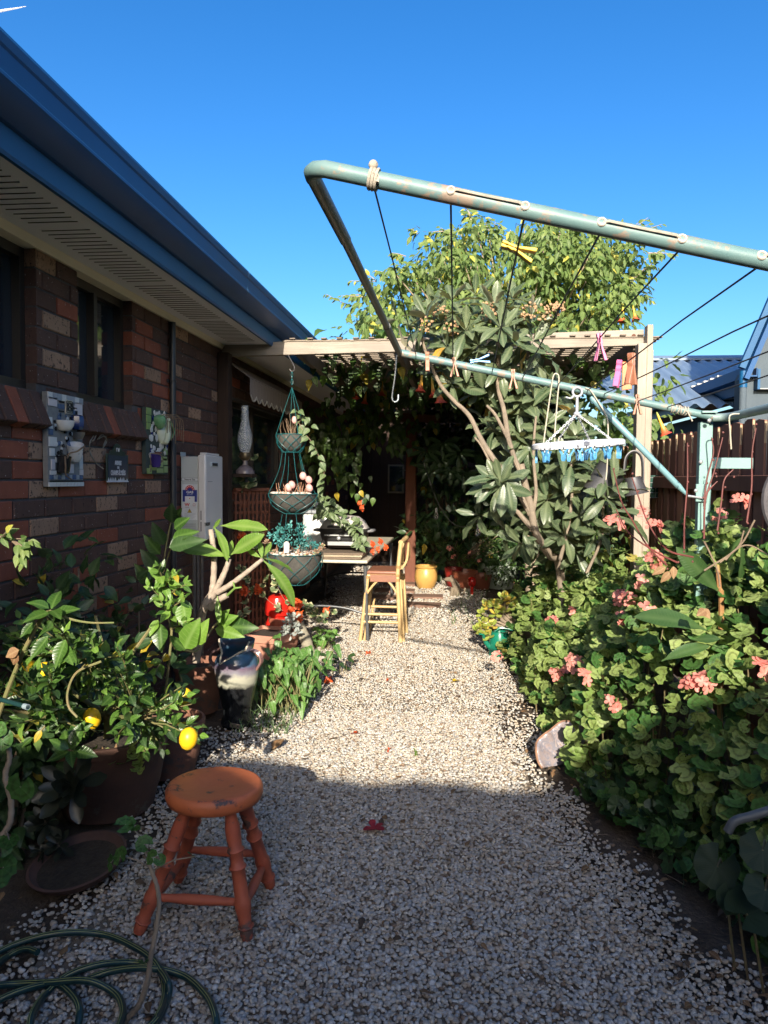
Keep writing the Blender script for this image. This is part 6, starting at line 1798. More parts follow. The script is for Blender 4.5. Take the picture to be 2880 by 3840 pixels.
m_plum = leafmat('frangipani_leaf', (0.14, 0.28, 0.04), (0.22, 0.36, 0.06), (0.33, 0.45, 0.14), .40, .32, (0.2, 0.3, 0.1), None, 0, nv=16, vbump=.35)
m_arum = leafmat('arum_leaf', (0.07, 0.18, 0.035), (0.13, 0.27, 0.05), (0.30, 0.42, 0.2), .3, .4, (0.12, 0.2, 0.08), None, 0, nv=8)
m_ivy = leafmat('variegated_ivy_leaf', (0.09, 0.15, 0.06), (0.14, 0.2, 0.08), (0.3, 0.35, 0.2), .3, .45, (0.25, 0.28, 0.17), None, .0, nv=4, tip=(.55, .52, .30))
m_ivydk = leafmat('ivy_leaf', (0.03, 0.075, 0.022), (0.06, 0.12, 0.03), (0.12, 0.17, 0.08), .35, .4, None, None, .06, nv=4)
m_vine = leafmat('vine_leaf', (0.05, 0.12, 0.02), (0.12, 0.22, 0.04), (0.2, 0.28, 0.1), .45, .45, None, None, .08, (.45, .36, .05), nv=5)
m_jade = leafmat('jade_leaf', (0.25, 0.34, 0.07), (0.40, 0.42, 0.09), None, .15, .35, None, None, .3, (.55, .42, .08), 4, .5, 0, tip=(.5, .3, .08))
m_blue = leafmat('blue_succulent_leaf', (0.05, 0.22, 0.22), (0.09, 0.32, 0.30), None, .15, .5, None, None, 0, nv=4, vbump=0)
m_silver = leafmat('silver_leaf', (0.30, 0.34, 0.32), (0.40, 0.43, 0.40), None, .15, .6, None, None, 0, nv=4, vbump=0)
m_pinksuc = leafmat('pink_succulent_leaf', (0.42, 0.25, 0.19), (0.5, 0.36, 0.25), None, .2, .5, None, None, .2, (.35, .4, .2), nv=4, vbump=0)
m_aeo = leafmat('aeonium_leaf', (0.022, 0.03, 0.022), (0.045, 0.05, 0.03), None, .1, .35, None, None, 0, nv=4, vbump=0)
m_canna = leafmat('broad_leaf', (0.035, 0.085, 0.025), (0.065, 0.13, 0.035), (0.13, 0.2, 0.08), .25, .28, (0.12, 0.18, 0.09), None, 0, nv=22, spec=.55, vw=.3)
m_dead = leafmat('dead_leaf', (0.20, 0.10, 0.045), (0.32, 0.19, 0.09), (0.4, 0.28, 0.15), .2, .7, None, None, 0, nv=6)
m_petal = leafmat('pink_petal', (0.78, 0.27, 0.22), (0.85, 0.42, 0.34), (0.85, 0.45, 0.36), .35, .5, None, None, 0, nv=6, vbump=0, tcol=(1, .55, .5))
m_petal_red = leafmat('orange_petal', (0.70, 0.10, 0.025), (0.80, 0.17, 0.04), None, .35, .5, None, None, 0, nv=6, vbump=0, tcol=(1, .5, .3))
bark = plain('bark', (0.24, 0.18, 0.12), .9, (0.15, 0.11, 0.075), 18, .6, 60)
bark_pale = plain('pale_bark', (0.36, 0.29, 0.21), .85, (0.24, 0.19, 0.14), 14, .5, 50, spots=(.14, .1, .07), spot_scale=22, spot_cut=.64)
twig = plain('green_twig', (0.13, 0.16, 0.05), .7, (0.2, 0.15, 0.07), 20)
redtwig = plain('red_twig', (0.16, 0.035, 0.03), .6, (0.1, 0.03, 0.025), 20)
plum_bark = plain('frangipani_bark', (0.40, 0.33, 0.26), .8, (0.26, 0.21, 0.17), 26, .5, 60, spots=(.16, .12, .09), spot_scale=34, spot_cut=.62)
rg = random.Random(11)
U = rg.uniform


def perp(a, az):
    a = Vector(a).normalized(); x = a.orthogonal().normalized(); y = a.cross(x)
    return x * math.cos(az) + y * math.sin(az)


def shoot(xf, mb, base, tip, n, size, nt, r=.003, start=.25, ang=58, up=.25, droop=0.0, nh=(0, -.35, 1), jit=.35, wide=1.0, taper=.35):
    base, tip = Vector(base), Vector(tip); ax = tip - base
    if mb is not None:
        mb.tube([base, base.lerp(tip, .5) + rv(rg) * ax.length * .05, tip], [r * 1.2, r, r * .55], 5)
    a = ax.normalized(); az = U(0, 6.28)
    for i in range(n):
        t = start + (1 - start) * i / max(1, n - 1); p = base + ax * t; az += 2.4
        an = R(ang * (1 - .45 * t) + U(-14, 14))
        d = a * math.cos(an) + perp(a, az) * math.sin(an) + Vector((0, 0, up - droop))
        xf.append((rg.randrange(nt), lm(p, d, Vector(nh) + rv(rg) * jit, size * U(.72, 1.12) * (1 - taper * (t if t > .7 else 0)), wide)))


def rosette(xf, p, ax, n, size, nt, a0=35, a1=95, nh=None, wide=1.0):
    a = Vector(ax).normalized(); az = U(0, 6.28)
    for i in range(n):
        f = i / max(1, n - 1); az += 2.4; an = R(a0 + (a1 - a0) * f + U(-8, 8))
        d = a * math.cos(an) + perp(a, az) * math.sin(an)
        nn = a * math.sin(an) - perp(a, az) * math.cos(an) * .6 + Vector((0, 0, .25)) + rv(rg) * .15
        xf.append((rg.randrange(nt), lm(Vector(p) - a * .02 * f, d, nn, size * U(.7, 1.1) * (.62 + .38 * f), wide)))


def blob(xf, c, rad, n, size, nt, out=.7, down=.3, nh=.6, jit=.6, shell=.55, wide=1.0):
    c = Vector(c); rad = Vector(rad)
    for _ in range(n):
        u = rv(rg); k = shell + (1 - shell) * rg.random() ** .5
        p = c + Vector((u.x * rad.x, u.y * rad.y, u.z * rad.z)) * k
        d = u * out + Vector((0, 0, -down)) + rv(rg) * jit
        nn = u * .5 + SUNH * .5 + Vector((0, 0, nh * .6)) + rv(rg) * .5
        xf.append((rg.randrange(nt), lm(p, d, nn, size * U(.65, 1.15), wide)))


def limb(mb, pts, r0, r1, n=8, k=6):
    p = spline(pts, k); m = len(p)
    mb.tube(p, [r0 + (r1 - r0) * i / (m - 1) for i in range(m)], n)


def inpoly(x, y, P):
    c = False; j = len(P) - 1
    for i in range(len(P)):
        if (P[i][1] > y) != (P[j][1] > y) and x < (P[j][0] - P[i][0]) * (y - P[i][1]) / (P[j][1] - P[i][1]) + P[i][0]: c = not c
        j = i
    return c


# ------------------------------------------------------------------ lemon tree in the big pot
lem = thing('lemon_tree', LC + Vector((0, 0, .3)), 'bushy potted lemon tree with glossy leaves and ripe lemons at left', 'tree')
mb = MB(); xf = []
hub = LC + Vector((.02, -.05, .42))
limb(mb, [LC + Vector((0, 0, .28)), LC + Vector((.01, -.02, .36)), hub], .022, .018)
REG = [(10, 2330), (120, 2260), (300, 2340), (430, 2350), (500, 2440), (560, 2520), (600, 2620), (640, 2690), (780, 2720), (760, 2790), (560, 2830), (420, 2780), (250, 2760), (60, 2800), (0, 2700)]
tips = []
tips += [at(680, 2575, Y=2.55), at(720, 2640, Y=2.55), at(660, 2630, Y=2.5), at(715, 2600, Y=2.6)]
while len(tips) < 84:
    x, y = U(-40, 780), U(2230, 2850)
    if inpoly(x, y, REG):
        Yt = 2.55 + (U(-.28, .25)) - .1 * (x < 200) + .15 * (x > 500)
        tips.append(at(x, y, Y=Yt))
mains = [hub + Vector((dx, dy, dz)) for dx, dy, dz in ((-.2, -.15, .28), (.05, -.25, .3), (.22, -.1, .22), (.15, .1, .35), (-.1, .1, .4), (.28, -.3, .1), (-.3, -.35, .12), (0, -.4, .12))]
for m_ in mains: limb(mb, [hub, hub.lerp(m_, .5) + rv(rg) * .03, m_], .012, .006, 6)
for tp_ in tips:
    m_ = min(mains, key=lambda q: (q - tp_).length); b0 = m_.lerp(tp_, max(.2, 1 - .2 / max(.2, (tp_ - m_).length)))
    mb.tube([m_, m_.lerp(b0, .5) + rv(rg) * .02, b0], [.005, .004, .003], 5)
    shoot(xf, mb, b0, tp_, 9, .072, 3, .0028, .1, 62, .2, .1, nh=(0.1, -.3, .9), jit=.75)
mb.build('branch', twig, lem)
scatter(lem, T_OVATE, xf, m_lemon, mats=[m_lemon, m_lemon, m_lemon, m_dark, m_lemon_new])
lemon_m = plain('lemon_skin', (0.78, 0.50, 0.015), .4, (0.72, 0.44, 0.012), 9, .12, 90)
lv = MB(); prof = [(0, -.039), (.007, -.036), (.018, -.029), (.027, -.014), (.0285, .002), (.025, .018), (.015, .029), (.006, .033), (0, .034)]
lv.lathe(prof, (0, 0, 0), 18); lmesh = lv.mesh('lemon', lemon_m)
for px, py, yy, s_, rx in ((707, 2768, 2.40, 1.12, 8), (690, 2612, 2.75, 1.05, 20), (345, 2692, 2.62, 1.15, -15), (104, 2510, 2.55, 1.05, 25), (168, 2515, 2.5, .95, 5), (55, 2590, 2.6, .9, 40)):
    place('lemon', lmesh, Matrix.Translation(at(px, py, Y=yy)) @ Matrix.Rotation(R(rx), 4, 'Y') @ Matrix.Scale(s_, 4), lem)

# long bare thorny shoot and the pale sprig at the left edge
spg = thing('citrus_sprig', at(-40, 2020, Y=2.0), 'pale sunlit sprig of small leaves reaching in at the left edge', 'sprig')
mb = MB(); xf = []
limb(mb, [at(-60, 2040, Y=2.0), at(20, 2010, Y=2.0), at(75, 2050, Y=2.0)], .004, .003, 6); limb(mb, [at(20, 2010, Y=2.0), at(70, 2055, Y=2.0), at(88, 2130, Y=2.0)], .003, .002, 6)
for a_, b_ in (((40, 2020), (125, 2030)), ((70, 2050), (85, 2110)), ((0, 2015), (25, 1995)), ((60, 2030), (95, 2060))):
    shoot(xf, mb, at(*a_, Y=2.0), at(*b_, Y=1.98), 6, .055, 3, .002, .3, 55, 0, .45, nh=(.3, -1, .4))
mb.build('branch', bark, spg); scatter(spg, T_OVATE, xf, m_lemon_new, mats=[m_brug])
ths = thing('thorny_branch', at(60, 2700, Y=2.15), 'bare thorny branch with a dead brown leaf in front of the lemon leaves', 'branch')
mb = MB()
limb(mb, [at(-20, 2720, Y=2.2), at(40, 2560, Y=2.18), at(95, 2430, Y=2.15), at(150, 2330, Y=2.14), at(182, 2288, Y=2.14)], .0075, .006, 8)
limb(mb, [at(182, 2288, Y=2.14), at(260, 2320, Y=2.14), at(340, 2335, Y=2.14), at(428, 2335, Y=2.14)], .0045, .0025, 6)
limb(mb, [at(140, 2400, Y=2.14), at(170, 2430, Y=2.13), at(222, 2456, Y=2.12)], .004, .003, 6)
limb(mb, [at(380, 2480, Y=2.2), at(290, 2520, Y=2.18), at(255, 2590, Y=2.18), at(258, 2650, Y=2.18), at(290, 2690, Y=2.18)], .004, .004, 6)
for k in range(8):
    p = at(60 + k * 15, 2500 - k * 26, Y=2.15); mb.tube([p, p + Vector((.015 * (-1) ** k, -.005, .008))], [.002, .0004], 4)
mb.build('stem', twig, ths)
xf = []
rosette(xf, at(190, 2285, Y=2.13), (.2, -.6, .8), 6, .12, 3, 50, 95); rosette(xf, at(262, 2830 - 20, Y=2.3), (.1, -.8, .5), 7, .12, 3, 55, 95)
for px, py, s_ in ((125, 2330, .06), (185, 2380, .09), (250, 2390, .1), (230, 2410, .09)): xf.append((rg.randrange(3), lm(at(px, py, Y=2.12), (U(-.5, .8), -.3, U(-1, .2)), (0, -1, .4), s_)))
scatter(ths, T_OVATE, xf, m_lemon)
xf = [(0, lm(at(75, 2435, Y=2.12), (-.6, -.2, -.3), (0, -1, .5), .05, 1.6)), (1, lm(at(70, 2445, Y=2.12), (-.5, -.2, -.8), (0, -1, .5), .05, 1.6))]
scatter(ths, T_OVATE, xf, m_dead, name='dead_leaf')

# dark shrubs in the shade along the wall
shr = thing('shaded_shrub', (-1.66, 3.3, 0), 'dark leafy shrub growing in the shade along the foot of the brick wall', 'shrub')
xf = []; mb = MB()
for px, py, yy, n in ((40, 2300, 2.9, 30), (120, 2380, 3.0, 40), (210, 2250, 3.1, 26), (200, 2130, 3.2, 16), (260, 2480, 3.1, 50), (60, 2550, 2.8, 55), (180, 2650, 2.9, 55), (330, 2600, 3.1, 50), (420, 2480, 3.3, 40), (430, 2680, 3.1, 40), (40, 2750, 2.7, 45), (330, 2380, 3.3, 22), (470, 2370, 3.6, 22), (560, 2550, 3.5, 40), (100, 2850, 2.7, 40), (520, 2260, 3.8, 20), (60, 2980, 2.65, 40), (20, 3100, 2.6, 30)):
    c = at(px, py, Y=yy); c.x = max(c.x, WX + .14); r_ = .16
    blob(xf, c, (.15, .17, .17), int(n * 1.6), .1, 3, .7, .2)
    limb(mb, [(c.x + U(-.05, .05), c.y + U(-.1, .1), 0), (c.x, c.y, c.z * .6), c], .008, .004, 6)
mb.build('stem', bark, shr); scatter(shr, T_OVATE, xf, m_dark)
sap = thing('glossy_sapling', at(650, 2250, Y=4.0), 'glossy leaved sapling rising in front of the gas water heater', 'plant')
mb = MB(); xf = []
limb(mb, [(-1.56, 3.98, .25), at(610, 2200, Y=3.95), at(618, 2080, Y=3.95), at(640, 1960, Y=3.95)], .007, .004)
limb(mb, [at(612, 2150, Y=3.95), at(640, 2060, Y=3.9), at(690, 2000, Y=3.7)], .005, .003)
def Lf(px, py, px2, py2, Y_, w=1.0, nh=(0, -1, .35), t=0, s=1.0, dY=-.06):
    a_ = at(px, py, Y=Y_); b_ = at(px2, py2, Y=Y_ + dY); xf.append((t, lm(a_, b_ - a_, nh, (b_ - a_).length * 1.05 * s, w)))
for q in ((645, 1965, 640, 1895, 3.95, 1.5), (648, 1965, 672, 1910, 3.95, 1.1), (620, 2050, 570, 1965, 3.95, 1.1), (606, 2085, 540, 2010, 3.95, 1.0), (600, 2140, 528, 2065, 3.95, 1.1), (650, 1985, 700, 1942, 3.7, 1.0), (690, 2005, 635, 2048, 3.62, 1.0), (640, 2020, 732, 1990, 3.6, .75), (625, 2055, 755, 2020, 3.58, .75), (575, 2200, 505, 2120, 3.95, 1.0)): Lf(*q)
mb.build('stem', twig, sap); scatter(sap, T_OVATE, xf, m_dark, mats=[m_dark, m_lemon])
ysh = thing('citrus_plant', at(660, 2450, Y=3.3), 'bright yellow green citrus shoots in full sun behind the lemon tree', 'plant')
mb = MB(); xf = []
limb(mb, [(-1.42, 3.35, .2), at(640, 2420, Y=3.3), at(640, 2300, Y=3.3), at(610, 2190, Y=3.3)], .007, .004)
limb(mb, [at(640, 2420, Y=3.3), at(740, 2440, Y=3.6), at(800, 2350, Y=3.8), at(850, 2310, Y=3.8)], .006, .003)
for q in ((810, 2345, 880, 2310, 3.8, 1.0), (812, 2342, 850, 2290, 3.8, 1.0), (815, 2350, 955, 2352, 3.82, 1.0), (735, 2425, 770, 2330, 3.2, 1.0), (690, 2440, 735, 2330, 3.2, 1.2), (700, 2440, 640, 2390, 3.25, 1.0), (800, 2355, 905, 2385, 3.78, .8), (688, 2255, 690, 2350, 3.25, 1.3), (600, 2330, 600, 2440, 3.3, 1.2), (595, 2320, 560, 2380, 3.3, 1.0), (640, 2290, 600, 2330, 3.25, 1.1)): Lf(*q)
for a_, b_ in (((610, 2190), (590, 2120)), ((620, 2200), (660, 2150)), ((630, 2230), (700, 2190)), ((640, 2260), (560, 2200)), ((640, 2280), (690, 2240)), ((650, 2330), (600, 2250)), ((640, 2360), (700, 2330)), ((610, 2210), (640, 2160)), ((620, 2450), (580, 2530))):
    shoot(xf, mb, at(*a_, Y=3.3), at(*b_, Y=3.2), 8, .075, 3, .003, .2, 60, .1, .15, nh=(.1, -.9, .6))
mb.build('stem', twig, ysh); scatter(ysh, T_OVATE, xf, m_lemon_new, mats=[m_lemon_new, m_lemon_new, m_lemon])

# ------------------------------------------------------------------ frangipani
fgp = thing('frangipani', at(735, 2450, Y=3.9), 'young frangipani with stubby grey branches and long bright green leaves', 'plant')
FYp = 3.8; k_ = mpp(FYp)
def fb(pts, r0, r1):
    b = MB(); p = spline([at(x, y, Y=FYp + dz) for x, y, dz in pts], 6); m = len(p)
    b.tube(p, [(r0 + (r1 - r0) * i / (m - 1)) * (1 + .07 * math.sin(i * 2.1)) * k_ for i in range(m)], 10); return b.build('branch', plum_bark, fgp)
b = MB(); p = spline([at(x, y, Y=FYp + dz) for x, y, dz in ((735, 2480, .12), (752, 2330, .05), (770, 2270, 0), (795, 2232, 0))], 6)
b.tube(p, [17 * k_] * len(p), 12); b.build('trunk', plum_bark, fgp)
fb([(792, 2236, 0), (800, 2180, 0), (803, 2100, 0), (797, 2030, 0), (790, 1985, 0)], 13, 10)
fb([(797, 2235, 0), (822, 2190, -.02), (845, 2140, -.03), (860, 2096, -.03)], 14, 9)
fb([(815, 2222, -.02), (860, 2195, -.04), (920, 2150, -.05), (985, 2097, -.06)], 12, 8)
fb([(790, 2280, -.02), (820, 2250, -.05), (852, 2232, -.06)], 15, 11)
b = MB(); q0, q1 = at(853, 2232, Y=FYp - .06), at(880, 2206, Y=FYp - .08); b.tube([q0, q1], [5 * k_, 4 * k_], 8); b.tube([q1, at(875, 2182, Y=FYp - .08)], [4 * k_, 3 * k_], 8); b.tube([q1, at(906, 2202, Y=FYp - .08)], [4 * k_, 3 * k_], 8); b.build('bud', m_lemon_new, fgp)
xf = []
for q in ((862, 2090, 652, 2028, 3.74, .95, (.1, -.8, .7), 0, 1, -.08), (866, 2080, 968, 2004, 3.76, 1.25, (.2, -.9, .5), 0, 1, -.08), (826, 1972, 988, 1965, 3.78, 1.0, (0, -.75, .75), 0, 1, -.05), (798, 1985, 830, 1945, 3.8, .8, (0, -1, 0), 2, 1, -.03),
          (800, 1975, 872, 2065, 3.78, .8, (.6, -.6, .4), 1, 1, -.1), (985, 2100, 1150, 2242, 3.74, .78, (.3, -.6, .8), 1, .95, -.05), (990, 2093, 1108, 2128, 3.78, .7, (.2, -.5, .9), 0, 1, .1), (983, 2095, 975, 2035, 3.74, 1.0, (.2, -1, .1), 2, 1, .05), (980, 2092, 925, 2060, 3.76, .9, (-.3, -.9, .4), 0, 1, .02), (985, 2090, 1012, 2040, 3.76, .8, (.3, -.9, 0), 2, 1, .1),
          (862, 2092, 870, 2035, 3.8, .7, (.2, -1, .1), 2, 1, .1), (855, 2092, 842, 2050, 3.78, .7, (-.4, -.9, .2), 0, 1, .05), (815, 2235, 820, 2330, 3.72, .8, (.1, -1, .3), 0, 1, -.05)): Lf(*q)
scatter(fgp, T_PLUM, xf, m_plum)

# ------------------------------------------------------------------ low plants on the left of the path
aru = thing('arum_clump', at(1050, 2600, Z=0), 'clump of veined arrow shaped arum leaves beside the glazed urn', 'plant')
xf = []; mb = MB()
for _ in range(230):
    bx_, by_ = U(-1.19, -.93), U(4.25, 4.85); b0 = Vector((bx_, by_, 0)); hgt = U(.1, .34); tp_ = b0 + Vector((U(-.12, .13), U(-.16, .08), hgt))
    mb.tube([b0, b0.lerp(tp_, .5) + Vector((0, 0, .03)), tp_], .003, 4)
    d = Vector((U(-.6, .7), U(-1, .1), U(-.9, .1))); xf.append((rg.randrange(2), lm(tp_, d, (0, -.5, 1), U(.07, .125), .85)))
mb.build('stalk', twig, aru); scatter(aru, T_ARROW, xf, m_arum)
for (px, py, n, sp, lab) in ((1205, 2430, 34, .1, 'small ivy tuft growing from the gravel under the table'), (1262, 2525, 13, .09, 'little seedling plant alone on the sunlit gravel')):
    q = at(px, py, Z=0); t = thing('ground_plant', q, lab, 'plant'); xf = []; mb = MB()
    for _ in range(n):
        b0 = q + Vector((U(-sp, sp), U(-sp, sp), 0)); tp_ = b0 + Vector((U(-.04, .04), U(-.05, .03), U(.04, .16)))
        mb.tube([b0, tp_], .002, 4); xf.append((rg.randrange(2), lm(tp_, (U(-1, 1), U(-1, .3), U(-.6, .3)), (0, -.6, 1), U(.05, .085))))
    mb.build('stem', twig, t); scatter(t, T_HEART, xf, m_arum if n > 20 else m_dark)
gr = MB()
for _ in range(420):
    q = Vector((U(-1.25, -.92), U(3.9, 4.9), 0)) if rg.random() < .75 else Vector((U(-.1, .35), U(7, 9.2), 0))
    L = U(.05, .15); d = Vector((U(-.6, .6), U(-.6, .6), 1)).normalized(); sd = perp(d, U(0, 6)) * .0025
    m_ = q + d * L * .6; e = q + d * L + Vector((d.x, d.y, -.3)) * L * .3
    gr.add([q - sd, q + sd, m_ + sd, m_ - sd, e], [(0, 1, 2, 3), (3, 2, 4)])
tag(gr.build('grass', m_arum), 'thin tufts of grass growing at the edges of the gravel', 'grass', None, 'stuff')

# leaning stump with silver leaves, ivy and orange flowers by the planter
stp_ = thing('leaning_stump', at(1190, 2480, Z=0), 'pale ringed plant stem leaning beside the red ornament with silver leaves', 'plant')
mb = MB(); p = [at(x, y, Y=5.75) for x, y in ((1168, 2470), (1150, 2410), (1130, 2365), (1112, 2325))]
pp_ = spline(p, 6); mb.tube(pp_, [.045 * (1 + .06 * (i % 3 == 0)) for i in range(len(pp_))], 12); mb.build('trunk', plain('grey_stem', (.30, .27, .2), .85, (.22, .2, .15), 20, .4, 60, stretch=(1, 1, 5)), stp_)
xf = []
for px, py in ((1075, 2330), (1090, 2350), (1105, 2310), (1085, 2375), (1110, 2345), (1070, 2360), (1095, 2330), (1115, 2370), (1065, 2385), (1085, 2310)): rosette(xf, at(px, py, Y=5.6), (0, -.8, .5), 9, .05, 2, 30, 95)
scatter(stp_, T_SPOON, xf, m_silver, nmax=120)
PETP = prof_pts([(0, .05), (.3, .17), (.6, .3), (.85, .31), (1, .12)])
PET = [blade(PETP, 4, .15, .5, .06, 0, 5), blade(PETP, 4, .1, -.3, .06, 0, 6)]
def flower_mesh(n, size, spread, mat, seed, pet=5):
    rr = random.Random(seed); xf = []
    for i in range(n):
        u = rv(rr); u.z = abs(u.z); c = u * spread
        ax = (u + Vector((0, 0, .4))).normalized()
        for k in range(pet):
            d = perp(ax, 6.283 * k / pet + rr.uniform(-.2, .2)) + ax * .25; xf.append((k % 2, lm(c, d, ax, size * rr.uniform(.85, 1.15), 1.15)))
    V, F, UV = [], [], []; n0 = 0
    for ti, M in xf:
        t = PET[ti]; A_m = np.array(M); V.append(t.v @ A_m[:3, :3].T + A_m[:3, 3]); UV.append(t.uv); F += [tuple(k + n0 for k in q) for q in t.f]; n0 += len(t.v)
    return Tmpl(np.concatenate(V), F, np.concatenate(UV)).mesh('flower_head', mat)
ivt = thing('trailing_ivy', at(1010, 2250, Y=5.9), 'variegated ivy with orange flowers climbing over the trellis and red ornament', 'ivy')
xf = []; mb = MB()
for pts in ([(905, 2120), (930, 2180), (925, 2260), (900, 2330)], [(1000, 2170), (990, 2230), (1030, 2270), (1060, 2290)], [(1020, 2160), (1045, 2210), (1070, 2250), (1100, 2260)], [(890, 1960), (930, 1985), (960, 2040), (985, 2100)], [(960, 2000), (1000, 2060), (1010, 2140)], [(1100, 2260), (1180, 2300), (1240, 2290)], [(1140, 2250), (1170, 2285), (1210, 2330)]):
    P = [at(x, y, Y=5.85 + .05 * (i % 2)) for i, (x, y) in enumerate(pts)]; s_ = spline(P, 8); mb.tube(s_, .0025, 4)
    for q in s_[::2]:
        pr_q = proj(q)
        if 960 < pr_q[0] < 1110 and 2205 < pr_q[1] < 2385 and rg.random() < .8: continue
        xf.append((rg.randrange(2), lm(q + rv(rg) * .03, (U(-1, 1), -.5, U(-1, .2)), (.1, -1, .4), U(.045, .07))))
mb.build('stem', bark, ivt); scatter(ivt, T_IVY, xf, m_ivy)
fo = [flower_mesh(5, .045, .035, m_petal_red, s_) for s_ in (1, 2)]
for px, py, yy in ((1115, 2265, 5.75), (1128, 2310, 5.7), (1098, 2290, 5.75), (915, 2215, 5.9), (965, 2210, 5.95), (1228, 2295, 6.0), (905, 2010, 5.9)):
    place('flower_head', fo[px % 2], Matrix.Translation(at(px, py, Y=yy)) @ Matrix.Rotation(R(60), 4, 'X') @ Matrix.Scale(.7, 4), ivt)

# ------------------------------------------------------------------ what grows in the hanging basket and over the barbecue
for ti, (c, r, d, rb) in enumerate(rims):
    t = thing('basket_succulents', c, ['dry twigs and pink buds in the small top bowl of the hanging basket', 'pink succulents and dry stems in the middle bowl of the hanging basket', 'turquoise and pink succulents filling the lowest bowl of the hanging basket'][ti], 'plant')
    mb = MB()
    for _ in range((14, 46, 16)[ti]):
        a = U(0, 6.28); q = c + Vector((math.cos(a), math.sin(a), 0)) * r * U(.1, .8); e = q + Vector((U(-.4, .5), U(-.4, .3), 1)).normalized() * (.16 if ti == 0 else .085) * U(.6, 1.2)
        mb.tube([q, q.lerp(e, .5) + rv(rg) * .012, e], [.0028, .002, .0012], 4)
    mb.build('stem', dry if ti == 0 else plain('pink_stem', (.5, .26, .16), .7), t)
    if ti == 0:
        b = MB(); b.ball(c + Vector((.03, -.03, .12)), (.022, .02, .03), 10, 8); b.build('bud', plain('pink_egg', (.68, .36, .33), .6), t)
    if ti == 1:
        for (px, py) in ((1082, 1828), (1136, 1785), (1158, 1800), (1160, 1830), (1095, 1818)):
            b = MB(); b.ball(at(px, py, Y=c.y - .1), (.027, .024, .032), 12, 8, Matrix.Rotation(U(-.6, .6), 3, 'Y')); b.build('stone', plain('pink_egg', (.68, .36, .33), .6), t)
        b = MB()
        for k in range(36):
            a = U(0, 6.28); q = c + Vector((math.cos(a), math.sin(a), 0)) * r * U(.2, .92); b.ball(q + Vector((0, 0, .012)), (.018, .015, .011), 6, 5)
        b.build('pebbles', plain('white_pebble', (.6, .52, .45), .6), t, kind='stuff')
    if ti == 2:
        xf = []
        for (px, py, nn) in ((1045, 2000, 26), (1070, 2020, 26), (1020, 2010, 16), (1125, 2000, 24), (1135, 2030, 20), (1110, 2040, 18), (1150, 2045, 22), (1180, 2050, 18), (1060, 1990, 16), (1085, 1980, 14), (1125, 1975, 12), (1200, 2058, 10), (1050, 2040, 16)):
            ctr_ = at(px, py, Y=c.y - .05)
            for _ in range(int(nn * 1.8)): q = ctr_ + rv(rg) * U(.01, .055); xf.append((rg.randrange(2), lm(q, rv(rg) + Vector((0, -.4, .4)), rv(rg), U(.02, .035))))
        scatter(t, T_SPOON, xf, m_blue, name='blue_leaf', rest='blue_foliage', nmax=160)
        xf = []
        for (px, py) in ((1165, 2078), (1185, 2066), (1150, 2085), (1200, 2060), (1030, 2070), (1060, 2085), (1090, 2090), (1120, 2085), (1210, 2048), (1010, 2050), (1000, 2030)): rosette(xf, at(px, py, Y=c.y - .12), (U(-.3, .3), -.6, .8), 14, .042, 2, 15, 90)
        scatter(t, T_SPOON, xf, m_pinksuc, name='rosette_leaf', rest='rosettes', nmax=140)
        b = MB(); q = at(1075, 2048, Y=c.y - .14); b.lathe([(.022, -.05), (.024, .02), (.012, .035), (0, .036)], q, 10); b.build('ornament', plain('white_ornament', (.7, .68, .64), .5), t)
        b = MB()
        for k in range(60):
            a = U(0, 6.28); q = c + Vector((math.cos(a), math.sin(a), 0)) * r * U(.3, .95); b.ball(q + Vector((0, 0, .008)), (.017, .014, .011), 6, 5)
        b.build('pebbles', plain('white_pebble', (.6, .52, .45), .6), t, kind='stuff')
iv2 = thing('basket_ivy', at(1140, 1600, Y=HBY), 'long trail of cream edged ivy hanging from the basket down to the barbecue', 'ivy')
xf = []; mb = MB(); stops = [(1118, 1580, 0), (1140, 1620, -.05), (1170, 1660, -.05), (1195, 1710, 0), (1215, 1770, .05), (1205, 1830, .1), (1190, 1870, .2), (1220, 1910, .35), (1260, 1945, .5), (1310, 1965, .7), (1340, 2010, .75), (1350, 2050, .7)]
P = [at(x, y, Y=HBY + dz) for x, y, dz in stops]; s_ = spline(P, 8); mb.tube(s_, .003, 5)
for i, q in enumerate(s_):
    if i % 3 == 0 or i > 52: xf.append((rg.randrange(2), lm(q, (U(-1, 1), U(-1, -.1), U(-1, .1)), (.1, -1, .5), U(.055, .09))))
for (px, py, n) in ((1215, 1910, 14), (1250, 1900, 8), (1290, 1930, 7), (1335, 1940, 6), (1200, 1880, 8), (1330, 1985, 4), (1345, 2035, 4), (1150, 1590, 5), (1125, 1560, 5)):
    for _ in range(n): xf.append((rg.randrange(2), lm(at(px + U(-30, 30), py + U(-26, 26), Y=(6.35 if px > 1180 else 5.6) + U(-.05, .05)), (U(-1, 1), -.5, U(-1, .3)), (.1, -1, .5), U(.055, .085))))
mb.build('stem', bark, iv2); scatter(iv2, T_HEART, xf, m_ivy)
for px, py, yy in ((1352, 1888, 6.3), (1360, 1905, 6.3), (1395, 2040, 6.4), (1425, 2030, 6.5), (1420, 2060, 6.45), (1445, 2052, 6.5), (1400, 2068, 6.4)):
    place('flower_head', fo[px % 2], Matrix.Translation(at(px, py, Y=yy)) @ Matrix.Rotation(R(70), 4, 'X') @ Matrix.Scale(.45, 4), iv2)
lpi = thing('lamp_ivy', at(930, 1850, Y=5.9), 'small variegated creeper under the oil lamp by the window', 'ivy')
xf = []
